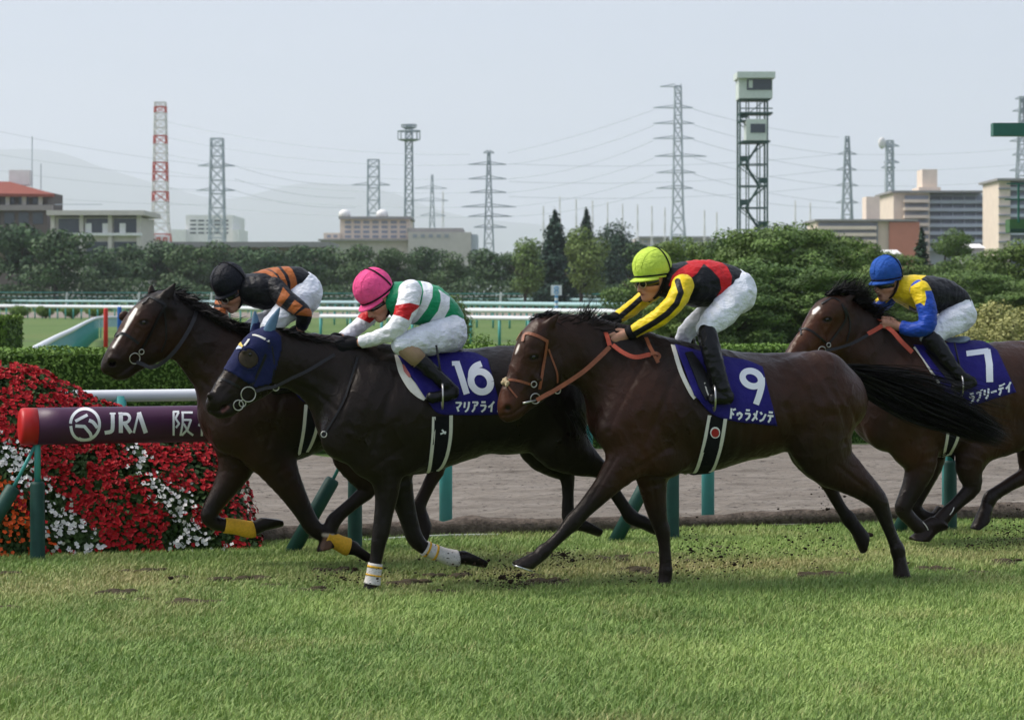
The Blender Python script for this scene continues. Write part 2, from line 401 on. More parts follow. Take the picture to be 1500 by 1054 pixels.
def build_horse(h):
    v0 = h['v']; allp = [q for key in ('torso', 'neck', 'head') for q in h[key]] + [q for l in h['legs'] for q in l[0]] + [(l[1][2], l[1][3]) for l in h['legs']]
    U = np.array([at(q[0], q[1], v0) for q in allp])
    lo = np.array([U[:, 0].min() - .28, v0 - .48, -.04]); hi = np.array([U[:, 0].max() + .28, v0 + .48, U[:, 2].max() + .45])
    S = SDF(lo, hi, .0078)
    S.chain(hn(h, h['torso']), .02)
    S.chain(hn(h, h['ridge'], .6), .06)
    S.chain(hn(h, h['neck']), .07)
    S.chain(hn(h, h['head']), .05)
    S.chain(hn(h, h['jaw']), .035)
    for q in h['muscle']:
        S.chain(hn(h, q), .035)
        S.chain(hn(h, [(a[0], a[1], a[2], -a[3], a[4]) for a in q]), .035)
    for e in h['ears']: S.chain(hn(h, e), .012)
    for nodes, hoof, sole in h['legs']:
        S.chain(hn(h, nodes), .028)
        dv = nodes[-1][3] if len(nodes[-1]) > 3 else [q[3] for q in nodes if len(q) > 3][-1]
        a, b = at(hoof[0], hoof[1], v0 + dv), at(hoof[2], hoof[3], v0 + dv); m = mpp(hoof[0], v0)
        S.cone(a, b, 9.3 * m, 13.2 * m, .010, nrm((sole[0], 0, -sole[1])))
    for q in h.get('carve', []): S.chain(hn(h, [q]), .01, op=0)
    for q in h.get('grooves', []): S.chain(hn(h, q), .02, op=0)
    for q in h.get('bumps', []): S.chain(hn(h, q), .012)
    V, F = S.net(); V = relax(V, F, 2, .4); N = vnormals(V, F)
    # muscle and tendon relief, only where the horse has flesh
    z = V[:, 2]; amp = .0032 * np.clip((z - .35) / .4, .2, 1)
    d = vnoise(V * [1.2, 1, 1], 9, 3) + .5 * vnoise(V, 22, 7); fo = 1 - np.abs(vnoise(V @ np.array([[.9, 0, -.5], [0, .6, 0], [.5, 0, .9]]) * [1, 1, .45], 11, 15)); d = d + 1.3 * (fo ** 4 - .3) * np.clip((z - .6) / .3, 0, 1); V = V + N * (amp * d)[:, None]
    Q = proj(V)
    for pts, wd, dep in h.get('relief', []):
        s = np.maximum(linesd(Q, crom(pts, 4) if len(pts) > 2 else pts, 0.), 0); V = V + N * (dep * np.exp(-(s / wd) ** 2) * np.clip(np.abs(N[:, 1]) * 1.6, 0, 1))[:, None]
    V = relax(V, F, 1, .3); N = vnormals(V, F)
    base = np.array(at(h['org'], 700, v0)); org = np.array([base[0], v0, 0.])
    r = root("racehorse", org, h['label'], "horse", "racehorses galloping in the race")
    o = mesh_obj("body", V, F, COAT, r, org=org)
    Q = proj(V); c0, c1 = np.array(h['coat']), np.array(h['warm'])
    w = np.clip(.5 + .7 * vnoise(V, 2.6, 5), 0, 1)[:, None] * .5
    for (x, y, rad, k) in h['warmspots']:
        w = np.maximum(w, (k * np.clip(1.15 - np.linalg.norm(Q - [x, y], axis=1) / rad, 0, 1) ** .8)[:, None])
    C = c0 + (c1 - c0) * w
    pts = np.clip((.62 - z) / .25, 0, 1)[:, None] * .85; C = C * (1 - pts) + np.array([.007, .006, .006]) * pts
    C = C * (1 + .12 * vnoise(V, 30, 9))[:, None]
    for (poly, colr, wdt) in [([(h['eye'][0] - 3.2, h['eye'][1] + .8), (h['eye'][0] + 3.4, h['eye'][1] - .4)], (.0035, .003, .003), 3.6)] + h.get('marks', []):
        s = linesd(Q, poly, wdt) if wdt is not None else polysd(Q, poly)
        k = np.clip(.5 - s / 2.0, 0, 1)[:, None] * (N[:, 1:2] < .35); C = C * (1 - k) + np.array(colr) * k
    cattr(o, "coat", np.clip(C, .002, 1))
    h.update(root=r, org=org, skin=Skin(V, F, v0), body=o, V=V, F=F, Q=Q, N=N)
    # eyes
    for side, (ex, ey) in ((0, h['eye']),):
        p, n = h['skin'].hit(ex, ey); m = MB(); m.add(*ball(p - n * .010, .0165)); m.obj("eye", EYEM, r, True, org)
    p2 = p.copy(); p2[1] = 2 * v0 - p[1]; n2 = n * [1, -1, 1]; m = MB(); m.add(*ball(p2 - n2 * .010, .0165)); m.obj("eye", EYEM, r, True, org)
    return r
def ball(c, r, n=12, m=8, sc=(1, 1, 1)):
    V, F = [], []
    for i in range(m + 1):
        a = math.pi * i / m
        for j in range(n):
            b = 2 * math.pi * j / n; V.append((c[0] + r * sc[0] * math.sin(a) * math.cos(b), c[1] + r * sc[1] * math.sin(a) * math.sin(b), c[2] + r * sc[2] * math.cos(a)))
    for i in range(m):
        for j in range(n): F.append((i * n + j, (i + 1) * n + j, (i + 1) * n + (j + 1) % n, i * n + (j + 1) % n))
    return V, F
def shell_patch(h, name, mask, off, m, parent=None, it=6):
    """clothing that follows the body: the faces of the body inside a mask, set off from it and given an edge"""
    V, F, N = h['V'], h['F'], h['N']; sel = mask[F].all(1); f = F[sel]
    u, inv = np.unique(f, return_inverse=True); f = inv.reshape(f.shape)
    P = V[u] + N[u] * off
    E = np.concatenate([f[:, [i, (i + 1) % 4]] for i in range(4)]); key = {}
    for a, b in E.tolist(): key[(a, b)] = 1
    rim = [(a, b) for a, b in key if (b, a) not in key]
    n = len(P); bk = {}; extra = []; quads = []
    for a, b in rim:
        for x in (a, b):
            if x not in bk: bk[x] = n + len(extra); extra.append(V[u[x]] - N[u[x]] * .004)
        quads.append((b, a, bk[a], bk[b]))
    if extra: P = np.vstack([P, extra]); f = np.vstack([f, quads])
    return mesh_obj(name, P, np.asarray(f), m, parent or h['root'], org=h['org'])
def strap(h, name, pts, w, m, parent=None, off=.003, t=.004, both=True, mm=4):
    P, N = h['skin'].line(pts, off, mm); b = MB(); b.add(*ribbon(P, N, w, t))
    ob = b.obj(name, m, parent or h['root'], False, h['org'])
    if both:
        P2, N2 = [], []
        for p in P:
            q, n, i, d = h['skin'].t.find_nearest(Vector((p[0], 2 * h['v'] + 2 * h.get('hc', 0) - p[1], p[2]))); N2.append(np.array(n)); P2.append(np.array(q))
        P2, N2 = np.array(P2), np.array(N2)
        for _ in range(2): P2[1:-1] = (P2[:-2] + 2 * P2[1:-1] + P2[2:]) / 4; N2[1:-1] = (N2[:-2] + 2 * N2[1:-1] + N2[2:]) / 4
        b = MB(); b.add(*ribbon(P2 + N2 * off, N2, w, t)); b.obj(name, m, parent or h['root'], False, h['org'])
    return ob
def ring(c, n, r, t, up=(0, 0, 1.)):
    n = nrm(n); x = nrm(np.cross(up, n)); y = np.cross(n, x)
    P = [np.asarray(c) + r * (x * math.cos(a) + y * math.sin(a)) for a in np.linspace(0, 2 * math.pi, 19)]
    return tube_geo(P, t, 6, False)
def cloth_on(h, name, top, bot, m, off=.012, nj=18, over=True, parent=None, thick=.006):
    """cloth lying over the horse's back: near side traced between two curves, far side its mirror"""
    n = 40; T = resamp(top, n); B = resamp(bot, n); P = np.zeros((nj + 1, n, 3)); NN = np.zeros_like(P)
    for i in range(n):
        for j in range(nj + 1):
            q = T[i] + (B[i] - T[i]) * (j / nj); P[j, i], NN[j, i] = h['skin'].hit(*q)
    for _ in range(2):
        P[1:-1] = (P[:-2] + 2 * P[1:-1] + P[2:]) / 4; NN[1:-1] = (NN[:-2] + 2 * NN[1:-1] + NN[2:]) / 4
    NN /= np.linalg.norm(NN, axis=2)[..., None] + 1e-9
    rip = (.005 * np.sin(np.linspace(0, 11, n) + 1.)[None, :, None] + .003 * np.sin(np.linspace(0, 23, n))[None, :, None]) * (np.linspace(0, 1, nj + 1) ** 1.5)[:, None, None]
    A = P + NN * (off + rip + .002)
    if over: M = A[::-1] * [1, -1, 1] + [0, 2 * h['v'], 0]; G = np.concatenate([M, A]); Ng = np.concatenate([NN[::-1] * [1, -1, 1], NN])
    else: G, Ng = A, NN
    R = len(G); V = np.concatenate([G.reshape(-1, 3), (G - Ng * thick).reshape(-1, 3)]); F = []
    idx = np.arange(R * n).reshape(R, n)
    q = np.stack([idx[:-1, :-1], idx[1:, :-1], idx[1:, 1:], idx[:-1, 1:]], -1).reshape(-1, 4); F.append(q); F.append(q[:, ::-1] + R * n)
    bd = np.concatenate([idx[0], idx[1:, -1], idx[-1, -2::-1], idx[-2::-1, 0]])
    F.append(np.stack([bd[:-1], bd[1:], bd[1:] + R * n, bd[:-1] + R * n], 1))
    o = mesh_obj(name, V, np.concatenate(F), m, parent or h['root'], org=h['org'])
    h['cloth_skin'] = Skin(G.reshape(-1, 3), q, h['v'])
    return o
def resamp(pts, n):
    P = crom(np.asarray(pts, float), 8); d = np.r_[0, np.cumsum(np.linalg.norm(np.diff(P, axis=0), axis=1))]
    s = np.linspace(0, d[-1], n); return np.stack([np.interp(s, d, P[:, i]) for i in range(P.shape[1])], 1)
def stroke_geo(poly, w, hit, off, step=1.2, smooth=True):
    """one brush stroke of lettering laid on a surface; poly in photo pixels, w px"""
    P = np.asarray(poly, float)
    if smooth and len(P) > 2: P = crom(P, 6)
    d = np.r_[0, np.cumsum(np.linalg.norm(np.diff(P, axis=0), axis=1))]; n = max(2, int(d[-1] / step) + 1)
    s = np.unique(np.r_[np.linspace(0, d[-1], n), d if not smooth else []]); P = np.stack([np.interp(s, d, P[:, i]) for i in range(2)], 1)
    T = np.gradient(P, axis=0); T /= np.linalg.norm(T, axis=1)[:, None] + 1e-9; S = np.stack([-T[:, 1], T[:, 0]], 1)
    c = np.linspace(-.5, .5, 5); V = []
    for i in range(len(P)):
        for a in c: p, nn = hit(*(P[i] + S[i] * a * w)); V.append(p + nn * off)
    k = len(c); F = [(i * k + j, i * k + j + 1, (i + 1) * k + j + 1, (i + 1) * k + j) for i in range(len(P) - 1) for j in range(k - 1)]
    return V, F
KANA = {  # strokes in a unit box, y down
 'ド': [[(.38, .02), (.38, 1)], [(.40, .38), (.80, .62)], [(.68, .05), (.78, .22)], [(.86, .0), (.96, .17)]],
 'ゥ': [[(.5, .28), (.5, .42)], [(.2, .66), (.2, .44), (.82, .44)], [(.82, .44), (.74, .75), (.4, 1)]],
 'ラ': [[(.2, .06), (.8, .06)], [(.1, .38), (.9, .38)], [(.88, .38), (.74, .75), (.32, 1)]],
 'メ': [[(.78, .02), (.62, .5), (.1, 1)], [(.25, .3), (.86, .86)]],
 'ン': [[(.1, .12), (.36, .34)], [(.1, .96), (.55, .8), (.92, .26)]],
 'テ': [[(.2, .06), (.8, .06)], [(.06, .38), (.94, .38)], [(.52, .4), (.46, .75), (.24, 1)]],
 'マ': [[(.06, .1), (.9, .1)], [(.88, .1), (.68, .42), (.45, .62)], [(.3, .5), (.62, .95)]],
 'リ': [[(.2, .05), (.2, .6)], [(.78, .02), (.78, .5), (.66, .8), (.38, 1)]],
 'ア': [[(.06, .08), (.92, .08)], [(.9, .08), (.74, .34), (.58, .42)], [(.46, .28), (.42, .7), (.16, 1)]],
 'イ': [[(.82, .02), (.5, .34), (.08, .56)], [(.54, .34), (.54, 1)]],
 'ト': [[(.34, .02), (.34, 1)], [(.36, .36), (.86, .64)]],
 'ブ': [[(.06, .14), (.76, .14)], [(.74, .14), (.64, .65), (.2, 1)], [(.74, -.04), (.8, .06)], [(.9, -.06), (.97, .04)]],
 'ー': [[(.05, .5), (.95, .5)]],
 'デ': [[(.15, .1), (.62, .1)], [(.04, .4), (.9, .4)], [(.46, .42), (.4, .75), (.2, 1)], [(.7, .0), (.78, .14)], [(.88, -.05), (.96, .1)]],
}
def kana_on(h, text, p0, p1, hgt, w, skew=0., name="lettering", parent=None, frac=.86):
    p0, p1 = np.array(p0, float), np.array(p1, float); n = len(text); ex = (p1 - p0) / n; b = MB(); k = 0
    ey = np.array([skew, hgt], float)
    for i, ch in enumerate(text):
        for st in KANA[ch]:
            P = [p0 + ex * (i + (1 - frac) / 2 + frac * x) + ey * y for x, y in st]
            b.add(*stroke_geo(P, w, h['cloth_skin'].hit, .0025 + .0004 * k, smooth=False)); k += 1
    return b.obj(name, PRINT, parent or h['root'], False, h['org'])
def digits_on(h, strokes, name="race_number", parent=None):
    b = MB()
    for k, (P, w, sm) in enumerate(strokes): b.add(*stroke_geo(P, w, h['cloth_skin'].hit, .0025 + .0005 * k, smooth=sm))
    return b.obj(name, PRINT, parent or h['root'], False, h['org'])
def hair(h, name, roots_px, n, ln, direc, wid=.008, jit=.02, curl=.2, droop=.3, dvs=.03, seed=1, wav=.02, spread=.15, seg=6, tilt=None):
    g = np.random.default_rng(seed); R = resamp([(q[0], q[1], q[2] if len(q) > 2 else 0.) for q in roots_px], 60)
    t = g.uniform(0, 59, n); P = np.stack([np.interp(t, np.arange(60), R[:, i]) for i in range(3)], 1)
    rt = np.array([at(p[0], p[1], h['v'] + p[2]) for p in P]) + g.normal(0, 1, (n, 3)) * [jit, dvs, jit * .6]
    D = np.asarray(direc, float) + g.normal(0, spread, (n, 3))
    if tilt is not None: D = D + np.asarray(tilt) * (t / 59)[:, None]
    L = np.clip(g.normal(ln, ln * .25, n), ln * .3, ln * 1.5)
    V, F = strands(rt, D, L, wid, g, seg, curl, droop, wav)
    return mesh_obj(name, V, F, HAIR, h['root'], org=h['org'])

def guided_hair(h, name, guide, n, rad, seed, wid=.008, short=.35, seg=12):
    """hair that streams along a guide: rows (px,py,offset); rad = spread in metres at each guide point"""
    g = np.random.default_rng(seed); K = np.array([(*at(q[0], q[1], h['v'] + q[2]), r) for q, r in zip(guide, rad)]); K = resamp(K, 60)
    d = g.normal(0, 1, (n, 3)); d /= np.linalg.norm(d, axis=1)[:, None]; d *= (g.random(n) ** .5)[:, None]; kc = g.integers(0, 46, n); cd = g.normal(0, 1, (46, 3)); cd /= np.linalg.norm(cd, axis=1)[:, None]; cd *= (g.random(46) ** .4)[:, None] * 1.12; d = np.where((g.random(n) < .86)[:, None], cd[kc] + d * .22, d * 1.25); d[:, 1] *= .7
    end = 1 - short * g.random(n) ** 1.6; tt = np.linspace(0, 1, seg + 1)[None] * end[:, None] * 59
    P = np.stack([np.interp(tt, np.arange(60), K[:, i]) for i in range(3)], -1) + d[:, None] * np.interp(tt, np.arange(60), K[:, 3])[..., None]
    ph = (g.uniform(0, 6.28, (46, 3))[kc] + g.normal(0, .35, (n, 3)))[:, None]; P += .026 * np.sin(ph + np.linspace(0, 1, seg + 1)[None, :, None] * (g.uniform(3, 9, 46)[kc] + g.normal(0, .4, n))[:, None, None]) * np.linspace(0, 1, seg + 1)[None, :, None]
    T = np.gradient(P, axis=1); S = np.cross(T, g.normal(0, 1, (n, 1, 3))); S /= np.linalg.norm(S, axis=2)[..., None] + 1e-9
    w = wid * np.clip(1.1 - np.linspace(0, 1, seg + 1) ** 2, .1, 1)[None, :, None] / 2
    V = np.stack([P - S * w, P + S * w], 2).reshape(-1, 3); b = (np.arange(n)[:, None] * (2 * seg + 2) + 2 * np.arange(seg)[None]).ravel()
    return mesh_obj(name, V, np.stack([b, b + 1, b + 3, b + 2], 1), HAIR, h['root'], org=h['org'])
HORSES = {}
HORSES['nine'] = dict(v=13.95, org=1060, label="dark bay racehorse with small forehead star, tan bridle and saddlecloth numbered 9",
  coat=(.0080, .0054, .0044), warm=(.058, .019, .0085),
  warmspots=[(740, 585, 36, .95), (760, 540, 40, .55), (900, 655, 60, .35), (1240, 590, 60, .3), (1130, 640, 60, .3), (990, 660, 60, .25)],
  torso=[(905, 612, 45, 0, .9), (935, 602, 74, 0, .8), (975, 599, 90, 0, .72), (1020, 600, 93, 0, .75), (1070, 597, 82, 0, .82), (1120, 594, 74, 0, .88), (1170, 586, 68, 0, .93), (1208, 584, 58, 0, 1.05), (1230, 590, 38, 0, 1.25)],
  ridge=[(935, 530, 26, 0, .7), (990, 530, 22, 0, .7), (1050, 545, 20), (1120, 545, 22), (1180, 545, 24)],
  neck=[(955, 575, 80, 0, .55), (915, 545, 68, 0, .5), (875, 522, 55, 0, .45), (840, 505, 45, 0, .45), (814, 498, 35, 0, .5)],
  head=[(792, 489, 22, -.005, .95), (778, 508, 23, -.01, .98), (770, 530, 21.5, -.015, .85), (762, 555, 21, -.02, .72), (752, 578, 19.5, -.03, .72), (746, 593, 18.5, -.035, .8), (742, 601, 14, -.035, .9)],
  jaw=[(812, 535, 34, 0, .55), (790, 560, 26, -.01, .6), (770, 585, 17, -.02, .65), (756, 603, 11.5, -.03, .8), (744, 610, 8.5, -.035, 1.)],
  muscle=[[(985, 545, 26, -.13, .5), (945, 595, 42, -.15, .5), (912, 630, 40, -.13, .6)], [(1170, 570, 46, -.12, .6), (1225, 590, 46, -.13, .7)], [(930, 660, 34, -.13, .6), (975, 660, 40, -.14, .5)]],
  ears=[[(799, 481, 8, -.06, .7), (806, 474, 8, -.078, .5), (813, 466, 5, -.085, .42), (817, 460, 2, -.08, .5)], [(786, 474, 7, .05, .6), (795, 466, 6, .065, .45), (802, 460, 3, .06, .5)]],
  eye=(782, 523), carve=[(744, 597, 4.6, -.092, 1.6), (738, 601, 4, .03, .9)],
  grooves=[[(756, 606, 2.2, -.13, 1), (772, 592, 2.2, -.14, 1)]],
  bumps=[[(776, 517, 5, -.085, .6), (786, 515, 5, -.085, .6)], [(744, 592, 6, -.075, .6), (750, 599, 5, -.075, .6)], [(776, 545, 4, -.07, .5), (790, 556, 4, -.08, .5)]],
  marks=[([(743.5, 597), (744.5, 597)], (.004, .003, .003), 3.6), ([(760, 505), (758, 511), (755, 518)], (.7, .66, .62), np.array([.9, 1.5, .4]))],
  relief=[([(952, 515), (930, 555), (908, 595), (892, 632)], 5, -.007), ([(992, 545), (968, 600), (948, 645), (936, 680)], 5, -.008), ([(976, 530), (938, 598)], 7, .004), ([(905, 622), (940, 628), (985, 618)], 5, -.0025), ([(822, 585), (858, 598), (888, 618)], 4, -.006), ([(845, 540), (890, 568), (925, 592)], 6, -.004), ([(928, 690), (955, 672), (980, 655)], 4, -.006), ([(1150, 596), (1163, 636), (1150, 664)], 6, -.008), ([(1163, 545), (1184, 562)], 6, .006), ([(1198, 540), (1232, 596), (1240, 650)], 5, -.006), ([(1226, 560), (1256, 620), (1262, 668)], 4, -.006), ([(1228, 682), (1268, 714)], 3, -.005), ([(1200, 590), (1190, 640), (1200, 670)], 7, .005)] + [([(1062 + 15 * i, 596), (1054 + 15 * i, 662)], 3.2, -.0022) for i in range(6)] + [([(733, 608), (748, 607), (762, 598), (771, 589)], 1.6, -.006), ([(788, 534), (773, 558), (764, 573)], 2.6, .004), ([(822, 520), (826, 545), (815, 572)], 3, -.006), ([(744 + 7.5 * math.cos(a), 597 + 6.5 * math.sin(a)) for a in np.linspace(0, 6.28, 9)], 2, .003), ([(774, 520), (782, 517), (790, 520)], 1.6, .004), ([(775, 528), (783, 530), (790, 527)], 1.6, .003), ([(770, 535), (758, 560), (750, 580)], 3, -.003), ([(904, 668), (868, 728)], 2.5, -.004), ([(955, 700), (962, 752)], 2.5, -.004)], hc=-.025,
  legs=[([(938, 640, 44, -.13, .6), (915, 678, 29, -.14, .7), (886, 713, 18.5, -.14, .8), (854, 748, 12.5, -.13, .9), (839, 764, 12.8), (822, 783, 9.2), (804, 800, 9), (796, 807, 11), (786, 817, 9)], (788, 815, 765, 830), (-0.25, 1)),
        ([(952, 660, 38, .12, .6), (955, 700, 24, .12, .75), (960, 738, 16.5, .12, .9), (966, 765, 12.5), (970, 775, 12), (973, 797, 9), (975, 825, 9.3), (975, 838, 10.5), (974, 850, 9)], (974, 848, 969, 868), (0, 1)),
        ([(1200, 575, 58, -.11, .7), (1198, 630, 54, -.13, .62), (1213, 672, 39, -.13, .62), (1237, 692, 29, -.13, .65), (1262, 711, 21, -.13, .75), (1284, 730, 15.5, -.13, .8), (1292, 746, 12.5), (1301, 771, 9.5), (1310, 793, 9.3), (1315, 806, 11.5), (1318, 822, 9)], (1318, 820, 1321, 846), (0.05, 1)),
        ([(1195, 600, 50, .12, .7), (1185, 645, 38, .13), (1193, 672, 27, .13), (1203, 690, 18), (1213, 706, 12.5), (1223, 728, 9.3), (1236, 750, 9.3), (1243, 759, 11.5), (1252, 772, 9.5)], (1252, 770, 1268, 796), (1, 0.25))])
HORSES['nine']['legs'][2][0].insert(0, (1205, 560, 40, -.1, .7))
HORSES['sixteen'] = dict(v=14.55, org=620, label="black brown racehorse in navy hood with light blue ears and saddlecloth numbered 16",
  coat=(.0036, .0031, .0030), warm=(.015, .0088, .0068),
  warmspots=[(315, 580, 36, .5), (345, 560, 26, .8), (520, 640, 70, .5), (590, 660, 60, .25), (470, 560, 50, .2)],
  torso=[(500, 625, 34, 0, .9), (525, 612, 62, 0, .8), (565, 606, 87, 0, .72), (610, 604, 90, 0, .75), (655, 596, 84, 0, .82), (700, 589, 77, 0, .9), (750, 587, 78, 0, .9), (790, 584, 72, 0, .95), (818, 595, 48, 0, 1.15)],
  ridge=[(525, 535, 26, 0, .7), (575, 540, 22, 0, .7), (640, 550, 20), (700, 540, 24), (770, 540, 26)],
  neck=[(545, 580, 75, 0, .55), (503, 556, 63, 0, .5), (467, 539, 50, 0, .46), (435, 528, 42, 0, .45), (410, 520, 36, 0, .5)],
  head=[(392, 500, 21, -.005, .98), (375, 511, 22, -.01, 1.0), (359, 533, 22, -.015, .86), (342, 557, 20, -.02, .74), (326, 578, 18.5, -.03, .75), (317, 589, 15.5, -.035, .85), (313, 596, 11, -.035, .95)],
  jaw=[(400, 532, 32, 0, .58), (382, 556, 25, -.01, .62), (358, 580, 15, -.02, .7), (336, 600, 10, -.03, .9), (322, 606, 7.5, -.035, 1.1)],
  muscle=[[(575, 550, 26, -.13, .5), (535, 600, 42, -.15, .5), (505, 640, 36, -.12, .6)], [(770, 570, 46, -.12, .6), (815, 595, 42, -.13, .7)], [(545, 665, 36, -.13, .6), (590, 660, 36, -.14, .5)]],
  ears=[[(392, 490, 7, -.05, .6), (398, 478, 6, -.055, .5), (406, 458, 2, -.055, .5)], [(373, 486, 6, .05, .6), (375, 470, 5, .055, .5), (374, 459, 1.5, .055, .5)]],
  eye=(366, 519), carve=[(308, 584, 4.4, -.092, 1.6), (327, 596, 3.6, -.07, 1.2)],
  grooves=[[(312, 604, 2.5, -.12, 1), (326, 597, 3, -.13, 1), (341, 584, 2.5, -.13, 1)]],
  bumps=[[(360, 512, 5, -.085, .6), (370, 511, 5, -.085, .6)], [(308, 579, 6, -.07, .6), (314, 587, 5, -.07, .6)], [(352, 548, 4, -.07, .5), (368, 556, 4, -.08, .5)]],
  relief=[([(525, 525), (508, 575), (497, 612)], 5, -.007), ([(582, 545), (562, 608), (547, 658)], 5, -.008), ([(565, 530), (530, 600)], 7, .004), ([(505, 625), (540, 632), (580, 620)], 5, -.0025), ([(425, 560), (462, 574), (492, 600)], 4, -.006), ([(440, 545), (480, 558), (515, 585)], 6, -.004), ([(540, 690), (565, 672), (590, 655)], 4, -.005), ([(740, 596), (750, 636), (738, 660)], 6, -.008), ([(800, 560), (828, 610), (835, 650)], 5, -.006)] + [([(668 + 14 * i, 596), (662 + 14 * i, 655)], 3.2, -.002) for i in range(5)] + [([(307, 601), (322, 601), (337, 590)], 1.8, -.007), ([(353, 550), (342, 562), (336, 572)], 2.6, .004), ([(308 + 7 * math.cos(a), 584 + 6 * math.sin(a)) for a in np.linspace(0, 6.28, 9)], 2, .003), ([(350, 540), (332, 566), (322, 577)], 3, -.003), ([(562, 690), (563, 760)], 2.5, -.004)], hc=-.025,
  marks=[([(307.5, 584), (308.5, 584)], (.004, .003, .003), 3.4), ([(326, 602), (334, 596)], (.12, .05, .045), 2.2)],
  legs=[([(548, 650, 42, -.12, .6), (563, 690, 26, -.12, .7), (566, 722, 18, -.12, .85), (562, 752, 14), (558, 779, 13), (555, 792, 11.5), (551, 818, 9.3), (547, 843, 9.6), (545, 855, 11)], (545, 853, 539, 876), (0, 1)),
        ([(562, 650, 38, .1, .6), (580, 697, 24, .1, .75), (592, 737, 16, .1, .9), (601, 768, 13), (608, 788, 12.5), (622, 802, 10), (645, 811, 9.5), (664, 817, 11), (677, 816, 9.5)], (676, 816, 704, 817), (0.45, -0.9)),
        ([(805, 585, 55, -.1, .7), (815, 638, 46, -.12, .65), (840, 664, 31, -.12, .7), (862, 678, 20, -.12, .8), (881, 690, 13), (897, 716, 9.5), (915, 743, 9.5), (924, 756, 11.5), (936, 763, 9.5)], (935, 762, 957, 768), (0.7, -0.7)),
        ([(800, 600, 50, .12, .7), (795, 648, 38, .12), (813, 675, 24, .12), (829, 692, 14), (832, 716, 9.5), (832, 746, 9.5), (835, 758, 11.5), (846, 767, 9.5)], (846, 766, 873, 771), (0.5, -0.85))])
